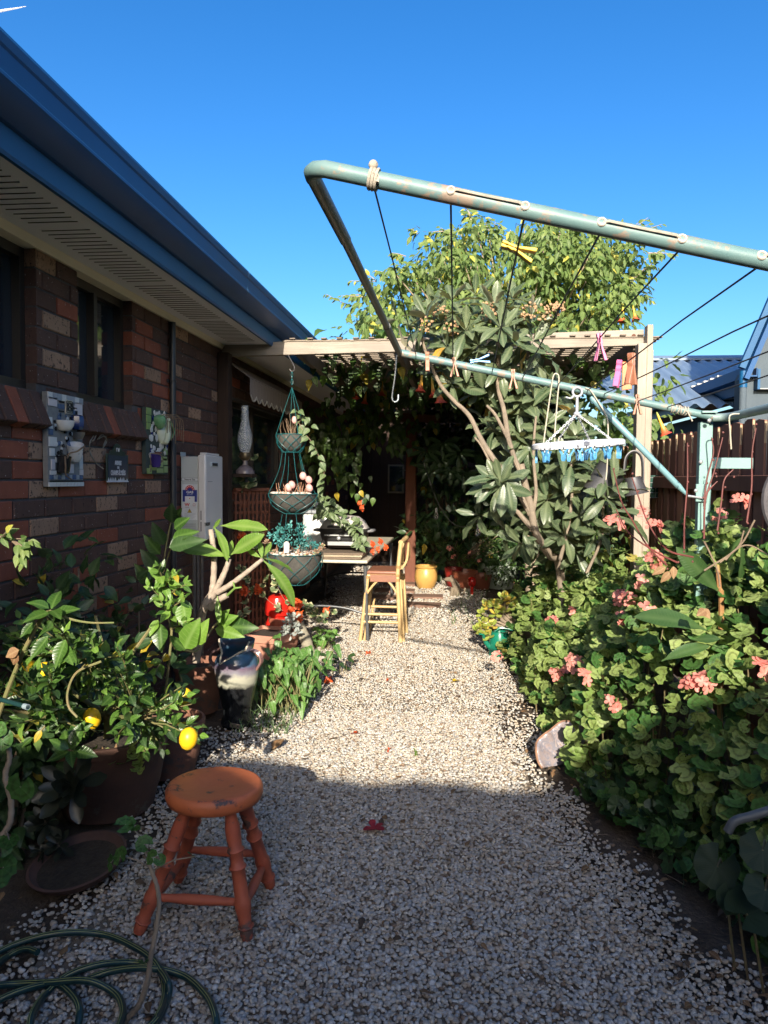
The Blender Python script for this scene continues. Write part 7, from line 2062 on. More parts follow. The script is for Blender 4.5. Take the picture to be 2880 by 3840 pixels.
for (px, py) in ((905, 1770), (925, 1780), (945, 1795), (915, 1810), (935, 1820), (955, 1715), (900, 1790), (948, 1812), (910, 1830)): xf.append((rg.randrange(2), lm(at(px, py, Y=5.95), (U(-1, 1), -.5, U(-1, .2)), (.2, -1, .4), .075)))
scatter(lpi, T_IVY, xf, m_ivy)

# ------------------------------------------------------------------ vines on and under the pergola
vn = thing('pergola_vine', (-.2, 8.5, RZ), 'dense dark vine covering the lattice roof and hanging in the shade', 'vine')
xf = []
for _ in range(5200):
    y = 6.2 + 4.9 * rg.random(); x = U(-1.4, 1.5)
    if y < 7.2 and rg.random() > (y - 6.2): continue
    xf.append((rg.randrange(2), lm((x, y, RZ + .1 + abs(rg.gauss(0, .09))), (U(-1, 1), U(-1, 1), U(-.5, .1)), (0, -.3, 1), U(.12, .2))))
for _ in range(420):
    x, y = U(-1.3, 1.3), U(6.0, 9.5); xf.append((rg.randrange(2), lm((x, y, RZ + .03 - abs(rg.gauss(0, .12))), (U(-.5, .5), U(-.6, .2), -1), (0, -1, .3), U(.07, .12))))
for (px, py, yy, n, sp) in ((1400, 1560, 9.6, 60, 60), (1460, 1610, 9.6, 40, 50), (1340, 1620, 9.4, 40, 60), (1500, 1640, 9.7, 30, 40), (1270, 1680, 8.6, 70, 70), (1300, 1770, 8.6, 40, 60), (1200, 1640, 8.2, 60, 70), (1250, 1560, 8.6, 50, 70), (1360, 1850, 8.4, 8, 40), (1150, 1700, 8.6, 60, 70), (1570, 1600, 9.8, 40, 60)):
    for _ in range(n): xf.append((rg.randrange(2), lm(at(px + rg.gauss(0, sp * .6), py + rg.gauss(0, sp * .6), Y=yy + U(-.4, .4)), (U(-.6, .6), -.3, -1), (U(-.4, .4), -1, .3), U(.08, .13))))
scatter(vn, T_HEART + T_IVY, xf, m_vine, mats=[m_vine, m_ivydk])
mb = MB()
for _ in range(14):
    x = U(-1.2, 1.2); limb(mb, [(x, 6.4, RZ + .09), (x + U(-.4, .4), 7.5, RZ + .12), (x + U(-.5, .5), 9.0, RZ + .1), (x + U(-.5, .5), 10.8, RZ + .12)], .012, .006, 6)
mb.build('stem', bark, vn)

# ------------------------------------------------------------------ trumpet tree
BRY = 8.9
bt_ = thing('trumpet_tree', (0.5, BRY + .3, 0), 'big leafy angel trumpet tree rising behind the pergola with hanging flowers', 'tree')
mb = MB(); base = Vector((.95, BRY + .4, 0))
limb(mb, [base, base + Vector((-.05, 0, .9)), base + Vector((-.1, -.1, 1.8)), base + Vector((-.3, -.1, 2.5))], .10, .075, 10)
hubb = base + Vector((-.3, -.1, 2.5))
OUT = [(1385, 1235), (1330, 1180), (1400, 1060), (1500, 1000), (1540, 930), (1570, 870), (1640, 860), (1700, 880), (1780, 815), (1850, 880), (1960, 850), (2060, 830), (2160, 860), (2260, 890), (2350, 880), (2430, 930), (2420, 1010), (2360, 1050), (2400, 1120), (2380, 1240), (2100, 1300), (1500, 1300)]
cl_ = []
while len(cl_) < 270:
    x, y = U(1330, 2440), U(810, 1300)
    if inpoly(x, y, OUT): cl_.append((x, y, BRY + U(-.9, .9) - .3 * (y > 1150)))
xf = []
for (x, y, yy) in cl_:
    c = at(x, y, Y=yy); edge = min(1.0, min(abs(x - a) + abs(y - b) for a, b in OUT) / 160)
    blob(xf, c, (.24, .24, .2) if edge > .5 else (.16, .16, .14), 44 if edge > .5 else 26, .118, 3, .6, .75, .5, .4, .3, .95)
    if rg.random() < .5: limb(mb, [hubb, hubb.lerp(c, .5) + Vector((0, 0, -.1)), c], .03, .006, 6, 4)
for (px, py, yy, n) in ((2465, 1420, 7.6, 40), (2450, 1560, 7.4, 34), (2470, 1660, 7.2, 30), (2330, 1640, 7.6, 50), (2300, 1560, 7.8, 40), (2450, 1720, 7.0, 20), (2270, 1700, 7.6, 40), (1330, 1265, 7.8, 16), (1320, 1255, 8.5, 14)):
    blob(xf, at(px, py, Y=yy), (.22, .2, .26), n, .13, 3, .5, .7)
for _ in range(46):                    # loose sprays that break the outline
    i = rg.randrange(16); a_, b_ = OUT[i + 1], OUT[i + 2]; t_ = rg.random(); x, y = a_[0] + (b_[0] - a_[0]) * t_, a_[1] + (b_[1] - a_[1]) * t_
    c = at(x, y, Y=BRY + U(-.7, .4)); e = c + Vector(((x - 1900) / 1400 + U(-.1, .1), U(-.1, .1), U(-.05, .28))) * U(.35, 1.0)
    shoot(xf, mb, c, e, 9, .12, 3, .005, .1, 60, -.3, .5, nh=(0, -.8, .5))
mb.build('trunk', bark_pale, bt_)
scatter(bt_, T_OVATE, xf, m_brug)
tm = NT('trumpet_petal'); co = tm.coord('Object'); sp = tm.new('ShaderNodeSeparateXYZ'); tm.link(co, sp.inputs[0])
tm.base(tm.ramp(tm.math('ADD', tm.math('MULTIPLY', sp.outputs[2], -4.5), 0.0), [(0.0, (.20, .30, .05)), (.22, (.62, .42, .04)), (.6, (.66, .36, .05)), (.8, (.62, .12, .035)), (1.0, (.50, .045, .03))])); tm.rough(.5)
tb = MB(); tb.lathe([(.004, 0.0), (.009, -.02), (.012, -.09), (.019, -.15), (.03, -.19), (.052, -.215), (.048, -.212), (.026, -.185), (.012, -.12)], (0, 0, 0), 14, closed=True, wob=lambda a, z: 1 + (.16 * math.cos(a * 5) if z < -.2 else 0)); tmesh = tb.mesh('trumpet_flower', tm.m)
for px, py, yy, s_, tilt in ((1585, 1385, 6.0, .85, 6), (1618, 1410, 6.0, .8, -8), (1645, 1415, 5.9, .95, -4), (2338, 1135, 8.0, .95, 4), (2372, 1140, 8.0, .85, -10), (2462, 1545, 6.6, 1.0, -22), (2425, 1545, 6.7, .8, 0), (1375, 1455, 8.0, .8, 10), (1330, 1440, 8.2, .8, -6), (1435, 1420, 8.0, .85, 4)):
    place('trumpet_flower', tmesh, Matrix.Translation(at(px, py, Y=yy)) @ Matrix.Rotation(R(tilt), 4, 'Y') @ Matrix.Rotation(R(U(-15, 15)), 4, 'X') @ Matrix.Scale(s_, 4), bt_)

# ------------------------------------------------------------------ loquat tree
LY = 5.0
lq = thing('loquat_tree', at(2095, 2200, Y=5.3), 'loquat tree with large ribbed leaves and pale bare branches beside the pergola', 'tree')
mb = MB()
def lp_(x, y, d=0): return at(x, y, Y=LY + d)
limb(mb, [Vector((at(2130, 2300, Y=5.3).x, 5.3, 0)), lp_(2100, 2140, .2), lp_(2060, 2080, .1), lp_(2010, 2000), lp_(1990, 1900), lp_(1965, 1800), lp_(1955, 1740)], 0.0311, 0.0222, 10)
limb(mb, [lp_(1990, 1930), lp_(1940, 1840), lp_(1850, 1720), lp_(1800, 1640), lp_(1760, 1560), lp_(1700, 1500), lp_(1650, 1440), lp_(1600, 1330), lp_(1580, 1260)], 0.0222, 0.0089, 8)
limb(mb, [lp_(1905, 1640), lp_(1890, 1540), lp_(1868, 1450), lp_(1868, 1320), lp_(1866, 1230)], 0.0178, 0.0104, 8)
limb(mb, [lp_(1912, 1660), lp_(1860, 1560), lp_(1825, 1520)], 0.0126, 0.0089, 8)
limb(mb, [lp_(1965, 1800), lp_(1930, 1720), lp_(1905, 1640)], 0.0178, 0.0163, 8)
limb(mb, [lp_(2010, 2000), lp_(1950, 1930), lp_(1910, 1880), lp_(1870, 1800)], 0.0192, 0.0104, 8)
limb(mb, [lp_(1990, 1960), lp_(2010, 1850), lp_(2000, 1700), lp_(2010, 1560)], 0.0148, 0.0074, 8)
limb(mb, [lp_(2100, 2100), lp_(2130, 1980), lp_(2145, 1850), lp_(2140, 1720)], 0.0133, 0.0074, 8)
limb(mb, [lp_(2200, 2150), lp_(2255, 2020), lp_(2262, 1900), lp_(2268, 1800)], 0.0104, 0.0067, 8)
limb(mb, [lp_(1870, 1800), lp_(1810, 1680), lp_(1780, 1640)], 0.0089, 0.0067, 8)
mb.build('trunk', plain('loquat_bark', (0.26, 0.21, 0.155), .85, (0.15, 0.12, 0.09), 10, .6, 50, spots=(.09, .07, .05), spot_scale=16, spot_cut=.6), lq)
xf = []
ROS = [(1605, 1180, -.1, (-.6, -.3, .6), 9), (1570, 1230, 0, (-.5, -.5, .4), 8), (1650, 1200, 0, (-.1, -.5, .9), 9), (1700, 1130, .1, (0, -.3, 1), 8), (1740, 1230, -.1, (.0, -.6, .8), 9), (1790, 1190, .1, (0, -.3, 1), 9), (1850, 1150, 0, (0, -.3, 1), 9), (1870, 1230, -.2, (.0, -.9, .5), 10), (1930, 1180, 0, (.3, -.4, .9), 9), (1985, 1180, .1, (.4, -.3, .8), 9), (1800, 1290, -.1, (-.3, -.8, .4), 9), (1930, 1290, -.15, (.3, -.8, .4), 9), (1670, 1310, -.1, (-.4, -.7, .3), 8), (2000, 1280, 0, (.5, -.5, .4), 8), (1740, 1330, 0, (0, -.8, .2), 8),
       (1880, 1380, 0, (.1, -.8, .3), 8), (1960, 1400, .1, (.5, -.6, .2), 8), (1820, 1400, .1, (-.4, -.7, .1), 7), (1700, 1440, .1, (-.4, -.7, 0), 6), (2010, 1500, .1, (.4, -.5, .6), 9), (2100, 1440, .1, (.5, -.4, .7), 9), (2050, 1600, .1, (.4, -.6, .4), 9), (1900, 1560, .15, (-.2, -.6, .5), 8), (1850, 1620, .2, (-.5, -.5, .3), 7), (1990, 1680, .1, (.2, -.7, .4), 9), (2080, 1700, .15, (.4, -.5, .5), 8),
       (1872, 1800, -.15, (-.25, -.85, .45), 10), (1880, 1815, -.15, (-.1, -.9, .1), 7), (1960, 1640, .1, (0, -.7, .5), 8), (2140, 1735, -.05, (0, -.4, 1), 8), (2150, 1640, .1, (.1, -.5, .8), 8), (2265, 1800, -.15, (0, -.5, .9), 9), (2270, 1870, -.15, (.4, -.7, .3), 7), (2120, 1850, .1, (.3, -.6, .5), 8), (2050, 1880, .1, (0, -.7, .5), 8), (2180, 1930, 0, (.3, -.7, .4), 9), (2030, 1980, .1, (-.3, -.7, .3), 8), (2110, 2010, 0, (.2, -.8, .3), 8), (1960, 2040, 0, (-.6, -.6, .1), 6), (2240, 2000, .0, (.4, -.6, .3), 8), (1900, 1990, .1, (-.6, -.5, .0), 5), (2060, 1780, .15, (0, -.7, .6), 8), (1790, 1930, .1, (-.6, -.5, .1), 4), (1935, 1740, .2, (-.3, -.6, .5), 7), (2200, 1760, .15, (.2, -.5, .7), 7), (1480, 1195, 0, (-1, -.1, .1), 2)]
for (px, py, dz, ax, n) in ROS: rosette(xf, lp_(px + U(-8, 8), py + U(-8, 8), dz), ax, n + 2, .27, 3, 30, 105)
LOQR = [(1560, 1180), (1640, 1120), (1760, 1090), (1900, 1090), (2030, 1150), (2080, 1280), (2000, 1360), (2110, 1420), (2180, 1560), (2260, 1720), (2290, 1900), (2230, 2060), (2080, 2090), (1960, 2060), (1880, 1960), (1900, 1860), (1870, 1740), (1800, 1600), (1750, 1480), (1640, 1350)]
cnt = 0
while cnt < 62:
    px, py = U(1540, 2300), U(1080, 2100)
    if inpoly(px, py, LOQR):
        rosette(xf, lp_(px, py, U(.05, .5)), (U(-.4, .4), -.6, U(.1, .9)), 8, .25, 3, 30, 105); cnt += 1
for q in ((2300, 1830, 2310, 1700, 4.75, .8, (.2, -1, 0), 0), (2115, 1790, 2110, 1650, 4.85, .9, (0, -1, .1), 0), (2290, 1930, 2470, 1990, 4.6, .8, (.1, -.7, .8), 1), (2285, 1920, 2450, 1900, 4.6, .8, (.1, -.6, .9), 1), (1890, 1810, 1880, 1930, 4.75, 1.1, (0, -1, .3), 0), (1870, 1790, 1745, 1800, 4.8, .9, (0, -.8, .7), 0), (1860, 1800, 1790, 1880, 4.8, 1, (0, -1, .3), 0), (1900, 1800, 1930, 1930, 4.8, 1.0, (.3, -1, .3), 0), (1960, 2000, 2010, 2090, 4.8, .9, (0, -.9, .5), 1)): Lf(*q)
scatter(lq, T_LOQ, xf, m_loq)
b = MB(); buds = plain('loquat_bud', (.42, .28, .16), .9, (.3, .17, .09), 40)
for (px, py) in ((1650, 1175), (1690, 1240), (1830, 1180), (1840, 1160), (2090, 1150), (2050, 1170), (1600, 1215), (1980, 1165)):
    c = lp_(px, py, -.1)
    for _ in range(26): b.ball(c + Vector((U(-.05, .05), U(-.05, .05), U(-.05, .05))), U(.006, .011), 5, 4)
b.build('flower_buds', buds, lq, kind='stuff')

# ------------------------------------------------------------------ geraniums on the right
def xe(y): return .07 * noise.noise(Vector((y * 2.3, 3.7, 0))) + .03 * noise.noise(Vector((y * 6.1, 1.7, 0))) + float(np.interp(y, [1.6, 2.2, 2.6, 2.9, 3.3, 4.3, 5, 6.2, 7], [1.1, .98, .86, .74, .55, .46, .40, .28, .3]))
def Hh(y): return float(np.interp(y, [1.6, 2.2, 3.0, 3.6, 4.5, 5.4, 6.4], [1.5, 1.48, 1.3, 1.05, .78, .74, .6]))
def bush(x, y):
    u = (x - xe(y)) / .5
    if u <= 0: return 0.0
    n_ = .14 * noise.noise(Vector((x * 3.1, y * 3.1, .3))) + .07 * noise.noise(Vector((x * 7, y * 7, 4)))
    return max(0.0, (Hh(y) + n_ * 1.6) * min(1.0, u) ** .5 + n_)
def hit(px, py):
    d = ray(px, py); t = 1.2
    while t < 8:
        p = CAM + d * t
        if p.z < bush(p.x, p.y) and p.x < 1.7: return p
        t += .01
    return CAM + d * 3.0
SEC = [('geranium_bush', 4.55, 6.5, 1150, 'sunny geranium bush with ringed leaves at the far end of the right bed', m_ger, .086), ('geranium_bush', 3.35, 4.6, 1250, 'geranium bush with salmon pink flowers in the middle of the right bed', m_ger, .088), ('geranium_bush', 1.75, 3.4, 1900, 'tall shaded geranium bush nearest the viewer on the right', m_ger, .08)]
gfl = [flower_mesh(n_, .024, .03, m_petal, s_) for s_, n_ in ((3, 6), (4, 8), (5, 4))]
stalk_m = plain('geranium_stem', (0.18, 0.16, 0.07), .8, (.13, .09, .05), 20)
gb = []
for (nm, ya, yb, n, lab, mt, sz) in SEC:
    t = thing(nm, (xe((ya + yb) / 2) + .4, (ya + yb) / 2, 0), lab, 'shrub'); gb.append(t)
    xf = []; k = 0
    while k < n:
        y = U(ya, yb)
        if rg.random() < .55: u = rg.random(); x = xe(y) + .5 * u * u
        else: x = U(xe(y) + .3, 1.52)
        z = bush(x, y)
        if z < .03 or (z < .3 and rg.random() < .45): continue
        e = .04; nx, ny = bush(x - e, y) - bush(x + e, y), bush(x, y - e) - bush(x, y + e)
        N = Vector((nx, ny, 2 * e)).normalized()
        dep = abs(rg.gauss(0, .05)) if rg.random() < .7 else U(.05, .2)
        p = Vector((x, y, z)) - N * dep + Vector((0, 0, U(-.02, .03)))
        if p.z < .02: continue
        nn = N * .4 + SUNH * .85 + Vector((0, 0, .35)) + rv(rg) * .65
        d = Vector((U(-1, 1), U(-1, 1), U(-.5, .3)))
        xf.append((rg.randrange(4), lm(p, d, nn, sz * rg.choice((.45, .6, .75, .9, 1.0, 1.0, 1.12)) * U(.85, 1.1)))); k += 1
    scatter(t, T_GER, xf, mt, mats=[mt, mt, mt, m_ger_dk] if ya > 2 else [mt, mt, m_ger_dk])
    b = MB()
    for _ in range(26):
        y = U(ya, yb); x = U(xe(y) + .1, 1.4); z = bush(x, y); limb(b, [(x + U(-.1, .1), y + U(-.1, .1), 0), (x + U(-.06, .06), y, z * .5), (x, y, z * .9)], .0045, .002, 5, 3)
    b.build('stem', stalk_m, t)
FLW = [(2340, 2235, 1), (2360, 2250, 1), (2070, 2330, 1), (2408, 2185, 2), (2140, 2300, 2), (2335, 2320, 2), (2430, 2290, 2), (2150, 2480, 0), (2160, 2500, 0), (2080, 2530, 0), (2185, 2545, 2), (2290, 2640, 1), (2605, 2570, 1), (2635, 2560, 0), (1862, 2462, 0), (2400, 1935, 2), (2447, 1978, 2), (2298, 1975, 2), (2770, 1880, 2), (2705, 1938, 2), (2455, 2100, 0), (2840, 2520, 2), (2128, 2520, 2), (2320, 2245, 0)]
for px, py, k in FLW:
    p = hit(px, py) - ray(px, py).normalized() * .05
    if px < 1900: p = at(px, py, Y=5.0)
    par = gb[0] if p.y > 4.58 else (gb[1] if p.y > 3.38 else gb[2])
    place('flower_head', gfl[k], Matrix.Translation(p) @ Matrix.Rotation(R(U(30, 60)), 4, 'X') @ Matrix.Rotation(U(0, 6), 4, 'Z') @ Matrix.Scale(U(.95, 1.2), 4), par)
# broad leaves, bare red rose stems
can = thing('ginger_plant', hit(2700, 2300) * 1.0, 'ginger like plant with broad dark leaves standing among the geraniums', 'plant')
can.location.z = 0; WLOC[can.name] = Vector(can.location)
xf = []; CYp = 3.05
for q in ((2700, 2222, 2555, 2068, 2.95, 1.0, (-.3, -1, .2), 0), (2650, 2365, 2430, 2262, 2.8, 1.0, (-.1, -.8, .8), 1), (2690, 2130, 2780, 2030, 3.05, .9, (.3, -1, .3), 0), (2740, 2330, 2820, 2060, 3.0, .7, (.8, -.8, 0), 0), (2480, 2480, 2640, 2395, 2.8, .9, (0, -.8, .8), 1), (2600, 2400, 2690, 2390, 2.8, 1.2, (0, -.9, .6), 0)): Lf(*q)
scatter(can, [blade(PLUM, 9, .25, c_, .05, 0, s_) for s_, c_ in ((0, .3), (1, .8))], xf, m_canna)
b = MB(); limb(b, [(at(2712, 2500, Y=2.95).x, 2.95, 0.1), at(2705, 2290, Y=2.95), at(2698, 2215, Y=2.95), at(2690, 2120, Y=3.0)], .012, .008, 8); b.build('stem', plain('ginger_stem', (.25, .2, .06), .6, (.3, .12, .05), 9), can)
ros = thing('bare_rose', at(2570, 2200, Y=3.0), 'bare dark red rose canes standing up in front of the fence', 'plant')
b = MB()
for k, q in enumerate(([(2565, 2060), (2567, 1950), (2578, 1800), (2578, 1660)], [(2640, 2020), (2645, 1880), (2680, 1760), (2710, 1640)], [(2640, 1900), (2650, 1800), (2675, 1700), (2668, 1640)], [(2690, 1990), (2705, 1880), (2716, 1800), (2750, 1760)], [(2800, 1960), (2818, 1830), (2820, 1700), (2835, 1605)], [(2500, 2120), (2430, 2050), (2370, 1950), (2330, 1880), (2300, 1760)], [(2600, 2090), (2500, 2060), (2430, 1960), (2390, 1850), (2370, 1790)], [(2540, 2110), (2460, 2070), (2360, 2000), (2310, 1910)], [(2640, 1860), (2665, 1830), (2690, 1805)])):
    limb(b, [at(x, y, Y=2.75) for x, y in q], .0038, .002, 6)
    for x, y in q:
        p = at(x + U(-4, 4), y + U(-30, 30), Y=2.75); b.ball(p, .0045, 5, 4)
b.build('cane', redtwig, ros)
b = MB()
for q in ([(2720, 2100), (2760, 2060), (2810, 2045), (2880, 2080)], [(2640, 2030), (2665, 2080), (2690, 2140), (2700, 2200)], [(2640, 2140), (2760, 2060), (2790, 1990)], [(2830, 1950), (2780, 2040), (2700, 2110)]): limb(b, [at(x, y, Y=2.65) for x, y in q], .0035, .0025, 6)
b.build('cane', bark, ros)
xf = [(0, lm(at(2525, 2120, Y=2.7), (0, -.3, -1), (0, -1, .3), .05, 1.1)), (1, lm(at(2500, 2125, Y=2.7), (-1, -.2, -.5), (0, -1, .5), .06)), (1, lm(at(2520, 2140, Y=2.7), (-.8, -.2, -.8), (0, -1, .5), .06)), (0, lm(at(2630, 2280, Y=2.6), (.5, -.3, -.6), (0, -1, .5), .045, 1.5)), (0, lm(at(2650, 2285, Y=2.6), (-.6, -.3, -.3), (0, -1, .5), .045, 1.5))]
scatter(ros, T_OVATE, xf, m_dead, name='dead_leaf')
# big leaves in the dark right corner
mal = thing('mallow_plant', (1.0, 2.05, 0), 'large soft grey green leaves in deep shade at the lower right', 'plant')
xf = []; b = MB()
for px, py, yy, s_ in ((2690, 3250, 2.05, .12), (2860, 3190, 1.95, .11), (2800, 3430, 1.95, .13), (2740, 3370, 2.0, .08), (2870, 3340, 1.9, .1)):
    p = at(px, py, Y=yy); xf.append((rg.randrange(4), lm(p, rv(rg), (U(-.4, .2), -.8, .7), s_))); limb(b, [(p.x + .1, p.y + .12, 0), p + Vector((.05, .1, -.05)), p], .004, .003, 5, 3)
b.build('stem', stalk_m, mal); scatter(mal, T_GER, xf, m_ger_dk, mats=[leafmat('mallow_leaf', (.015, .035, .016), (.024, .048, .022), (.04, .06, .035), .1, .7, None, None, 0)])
# dark undergrowth filling the shaded bed at the lower right
und = thing('bed_undergrowth', (1.1, 2.3, 0), 'dark low leafy undergrowth filling the shaded bed at lower right', 'shrub')
xf = []
for _ in range(900):
    y = U(1.55, 3.3); x = xe(y) - .06 + abs(rg.gauss(0, .22)); z = U(.03, .12 + .9 * max(0, x - xe(y)))
    xf.append((rg.randrange(4), lm((x, y, z), rv(rg), SUNH * .4 + Vector((0, 0, .7)) + rv(rg) * .6, U(.035, .08))))
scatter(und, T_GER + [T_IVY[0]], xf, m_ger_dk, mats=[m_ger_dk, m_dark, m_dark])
# jade plant
jd = thing('jade_plant', at(1900, 2390, Z=0), 'yellow green jade plant sprawling at the edge of the far gravel', 'plant')
xf = []; b = MB()
for px, py in ((1808, 2300), (1826, 2270), (1850, 2265), (1880, 2240), (1870, 2262), (1810, 2330), (1800, 2352), (1822, 2360), (1845, 2345), (1835, 2380), (1900, 2235), (1912, 2250), (1860, 2300), (1890, 2290), (1790, 2362), (1930, 2270)):
    p = at(px, py, Y=5.9); rosette(xf, p, (U(-.5, .2), -.6, .7), 9, .075, 2, 15, 80, wide=1.3); limb(b, [(.62, 6.1, .12), at((px + 1900) / 2, (py + 2350) / 2, Y=6.0), p], .012, .007, 6, 4)
b.build('stem', bark_pale, jd); scatter(jd, T_SPOON, xf, m_jade)

# ------------------------------------------------------------------ hedge and potted plants at the far end
hd = thing('dark_hedge', (.6, 10.6, 0), 'tall dark hedge of broad leaves closing the garden behind the loquat', 'hedge')
xf = []; b = MB()
for _ in range(130):
    x, z = U(-.62, 1.5), U(.15, 2.5); blob(xf, (x, 10.3 + U(-.35, .5) + .25 * z * 0, z), (.26, .2, .24), 17, .17, 4, .7, .4)
for _ in range(26): x = U(-.5, 1.4); limb(b, [(x, 10.6, 0), (x + U(-.1, .1), 10.6, 1.2), (x + U(-.2, .2), 10.5, 2.4)], .02, .01, 6, 3)
b.build('stem', bark, hd); scatter(hd, T_OVATE + [T_IVY[0]], xf, m_dark)
hd2 = thing('fence_creeper', (1.4, 8.3, 0), 'leafy creeper covering the fence and far right corner of the pergola', 'creeper')
xf = []
for _ in range(110): blob(xf, (U(1.15, 1.5), U(6.2, 10.4), U(.2, 2.3)), (.16, .24, .22), 14, .13, 3, .6, .5)
scatter(hd2, T_OVATE, xf, m_vine, mats=[m_vine, m_dark])
olp = thing('oleander', at(1690, 2190, Y=10.1), 'narrow leaved shrub with small pink flowers above the far pots', 'shrub')
xf = []; b = MB()
for (px, py) in [(1600 + U(-20, 330), U(1960, 2150)) for _ in range(64)]:
    tp_ = at(px, py, Y=9.95 + U(-.15, .3)); b0 = Vector((at(1720, 2200, Y=10.1).x + U(-.2, .2), 10.1, .25)); shoot(xf, b, b0.lerp(tp_, .7), tp_, 11, .12, 3, .004, .1, 45, .2, .1, wide=.7); limb(b, [b0, b0.lerp(tp_, .7)], .006, .004, 5, 3)
b.build('stem', bark, olp); scatter(olp, T_LANCE, xf, m_lemon, mats=[m_brug, m_lemon])
for px, py in ((1684, 2057), (1692, 2062), (1702, 2090), (1800, 2105), (1765, 2075)): place('flower_head', gfl[2], Matrix.Translation(at(px, py, Y=9.75)) @ Matrix.Rotation(R(60), 4, 'X'), olp)
bx_p = thing('box_shrub', at(1860, 2120, Y=9.3), 'small leaved dark shrub standing before the pale green pot', 'shrub')
xf = []
for (px, py) in ((1850, 2060), (1870, 2100), (1900, 2140), (1850, 2140), (1930, 2110), (1880, 2160), (1840, 2000), (1910, 2060), (1950, 2150)): blob(xf, at(px, py, Y=9.25), (.14, .1, .14), 60, .05, 3)
scatter(bx_p, T_OVATE, xf, m_dark, mats=[m_dark, m_lemon])
ft = thing('fatsia', at(1660, 1800, Y=9.8), 'fatsia with big hand shaped leaves in deep shade behind the post', 'plant')
xf = []
for (px, py) in ((1650, 1720), (1690, 1760), (1620, 1760), (1720, 1700), (1660, 1660), (1740, 1780), (1600, 1690)):
    c = at(px, py, Y=9.6)
    for k in range(7): an = R(-110 + k * 37); xf.append((rg.randrange(3), lm(c, (math.sin(an), -.25, -math.cos(an) * .8), (0, -1, .5), U(.2, .28), .9)))
scatter(ft, T_LANCE, xf, m_dark)

# ------------------------------------------------------------------ aeoniums and stray geranium stems in front of the lemon pot
ae = thing('aeonium', at(250, 3060, Y=2.5), 'dark rosette succulent hanging over the rim of the lemon pot', 'succulent')
xf = []; b = MB()
for (px, py, n, s_, ax) in ((262, 2950, 26, .14, (.15, -.9, .3)), (165, 3085, 20, .085, (.1, -.8, .5)), (215, 3170, 16, .075, (.2, -.8, .4)), (150, 3190, 14, .07, (-.2, -.8, .4))):
    p = at(px, py, Y=2.42); rosette(xf, p, ax, n, s_, 2, 15, 105, wide=.75); limb(b, [(p.x - .08, p.y + .15, max(.02, p.z - .15)), p + Vector((-.04, .08, -.05)), p], .01, .009, 7, 3)
b.build('stem', bark, ae); scatter(ae, T_SPOON, xf, m_aeo)
def stem_plant(name, label, path, Yc, r0, r1, leaves, mat, stem):
    t = thing(name, at(path[0][0], path[0][1], Y=Yc + path[0][2]), label, 'plant'); b = MB()
    P = spline([at(x, y, Y=Yc + d) for x, y, d in path], 8); m = len(P)
    b.tube(P, [(r0 + (r1 - r0) * i / (m - 1)) * (1 + .1 * math.sin(i * 1.7)) for i in range(m)], 9)
    xf = []
    for (sx_, sy_, px, py, s_, nh) in leaves:
        a_ = at(sx_, sy_, Y=Yc); c_ = at(px, py, Y=Yc - .03); b.tube([a_, a_.lerp(c_, .5) + Vector((0, 0, .008)), c_], .0018, 5)
        xf.append((rg.randrange(4), lm(c_, rv(rg), nh, s_)))
    b.build('stem', stem, t); scatter(t, T_GER, xf, mat); return t
stem_plant('geranium_cutting', 'single bare geranium stem with a few leaves leaning up before the stool', [(380, 3960, .06), (470, 3830, .04), (520, 3770, .02), (553, 3680, 0), (565, 3590, 0), (585, 3490, 0), (597, 3400, 0), (590, 3330, 0), (572, 3275, 0), (560, 3240, 0)], 1.72, .0085, .0045,
           [(560, 3240, 540, 3165, .042, (.2, -.7, .7)), (560, 3245, 570, 3215, .036, (.1, -.8, .5)), (545, 3165, 470, 3092, .05, (0, -.5, .9)), (470, 3095, 505, 3100, .03, (.3, -.6, .7)), (572, 3260, 450, 3210, .045, (-.5, -.6, .6)), (450, 3210, 415, 3235, .04, (-.5, -.8, .3)), (575, 3262, 730, 3212, .042, (.2, -.7, .6)), (580, 3240, 600, 3225, .03, (.2, -.7, .6)), (540, 3600, 540, 3608, .028, (.1, -.4, .9))], m_ger_dk, bark_pale)
stem_plant('geranium_cutting', 'pale geranium stem with lobed leaves at the left edge by the lemon pot', [(-40, 3190, 0), (10, 3130, 0), (38, 3080, 0), (40, 3000, 0), (20, 2910, 0), (35, 2850, 0), (30, 2800, 0), (15, 2760, 0)], 1.95, .0095, .007,
           [(20, 2930, 78, 2952, .085, (.1, -.8, .5)), (15, 2765, 10, 2775, .06, (.3, -.7, .6)), (25, 2780, 40, 2795, .04, (.2, -.7, .6)), (20, 3120, 35, 3150, .05, (.4, -.7, .4)), (5, 3140, 5, 3175, .06, (.3, -.8, .4)), (0, 3150, 12, 3255, .075, (.3, -.9, .2)), (0, 3200, -10, 3290, .07, (.3, -.9, .2)), (10, 2770, -5, 2740, .05, (.2, -.8, .6))], m_ger_dk, bark_pale)
# herbs growing in the lemon pot
hp = thing('pot_weeds', LC + Vector((0, 0, .3)), 'small weeds and dead leaves on the soil of the lemon pot', 'plant')
xf = []
for px, py in ((345, 2815), (380, 2840), (330, 2850), (300, 2870), (420, 2850), (400, 2830), (310, 2830), (350, 2870), (470, 2860), (500, 2830), (520, 2850), (500, 2800), (540, 2800), (530, 2880), (510, 2880), (560, 2780)): xf.append((rg.randrange(4), lm(at(px, py, Y=2.78), rv(rg), (0, -.6, .8), U(.045, .07))))
scatter(hp, T_GER, xf, m_ger)
xf = [(rg.randrange(3), lm(at(px, py, Y=2.8), (U(-.3, .3), -.2, 1), (0, -1, .2), U(.05, .07))) for px, py in ((375, 2870), (390, 2845), (440, 2850))]
scatter(hp, T_LANCE, xf, m_dead, name='dead_leaf')

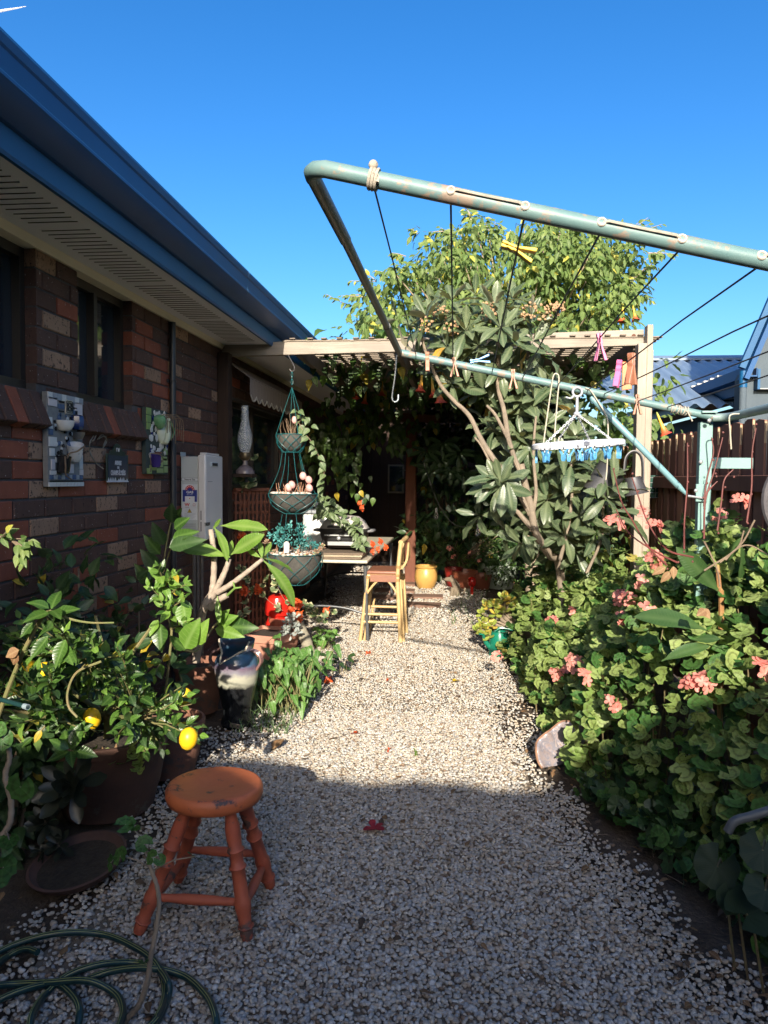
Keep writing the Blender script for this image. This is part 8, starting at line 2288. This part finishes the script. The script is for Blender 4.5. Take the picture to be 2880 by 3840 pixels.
# ------------------------------------------------------------------ fallen leaves, flowers and twigs
xf = []
for _ in range(1100):
    y = 1.7 + 9 * rg.random() ** 1.6; s_ = rg.random()
    x = xr(y) + U(-.22, .5) if s_ < .5 else (xl(y) + U(-.5, .15) if s_ < .78 else U(xl(y), xr(y)))
    xf.append((rg.randrange(3), lm((x, y, U(.012, .022)), (U(-1, 1), U(-1, 1), U(-.1, .15)), rv(rg) * .35 + Vector((0, 0, 1)), U(.015, .05))))
lit = join(None, T_OVATE, xf, [m_dead, leafmat('old_leaf', (.07, .05, .035), (.13, .085, .05), None, .1, .8, None, None, 0)], 'leaf_litter'); tag(lit, 'small brown fallen leaves scattered over gravel and soil', 'leaves', None, 'stuff')
b = MB()
for _ in range(150):
    y = U(1.8, 7); x = U(xl(y) - .3, xr(y) + .45); a = U(0, 3.14); L = U(.03, .12); p = Vector((x, y, .02)); d = Vector((math.cos(a), math.sin(a), U(-.05, .08))) * L
    b.tube([p, p + d * .5 + rv(rg) * .006, p + d], [.0018, .0015, .0008], 4)
tag(b.build('twig_litter', bark), 'thin dry twigs scattered over the gravel', 'twigs', None, 'stuff')
FL = [((1458, 2551), 'small orange flower fallen in the middle of the sunlit gravel', m_petal_red, .03), ((1232, 2552), 'orange flower lying beside the little seedling', m_petal_red, .034), ((1382, 2450), 'orange flower on the gravel below the grey table leg', m_petal_red, .032), ((1335, 2752), 'flat red petal lying on the bright gravel', m_petal_red, .03), ((1402, 3108), 'dark red flower fallen in the shaded gravel', leafmat('red_petal', (.30, .02, .03), (.36, .03, .04), None, .2, .6, None, None, 0, nv=4), .05), ((1708, 2556), 'bright yellow flower fallen near the geranium bush', leafmat('yellow_petal', (.75, .5, .02), (.8, .56, .03), None, .3, .5, None, None, 0, nv=4), .04), ((1555, 2822), 'pale green flower on the gravel near the shade edge', m_lemon_new, .028), ((1460, 2812), 'tiny orange brown flower on the gravel near the shade edge', m_petal_red, .016)]
for i, (pp_, lab, mt, sz) in enumerate(FL):
    q = at(*pp_, Z=.022); me = flower_mesh(1, sz, .002, mt, 40 + i)
    o = place('fallen_flower', me, Matrix.Translation(q) @ Matrix.Rotation(R(U(-20, 20)), 4, 'X'), None); tag(o, lab, 'flower', 'flowers fallen on the gravel')
q = at(1020, 2815, Z=.02); o = place('curled_leaf', T_OVATE[1].mesh('curled_leaf', m_dead), lm(q, (.3, .5, .5), (-.6, -1, .5), .1, 1.3), None); tag(o, 'curled brown dead leaf on the gravel behind the stool', 'leaf')
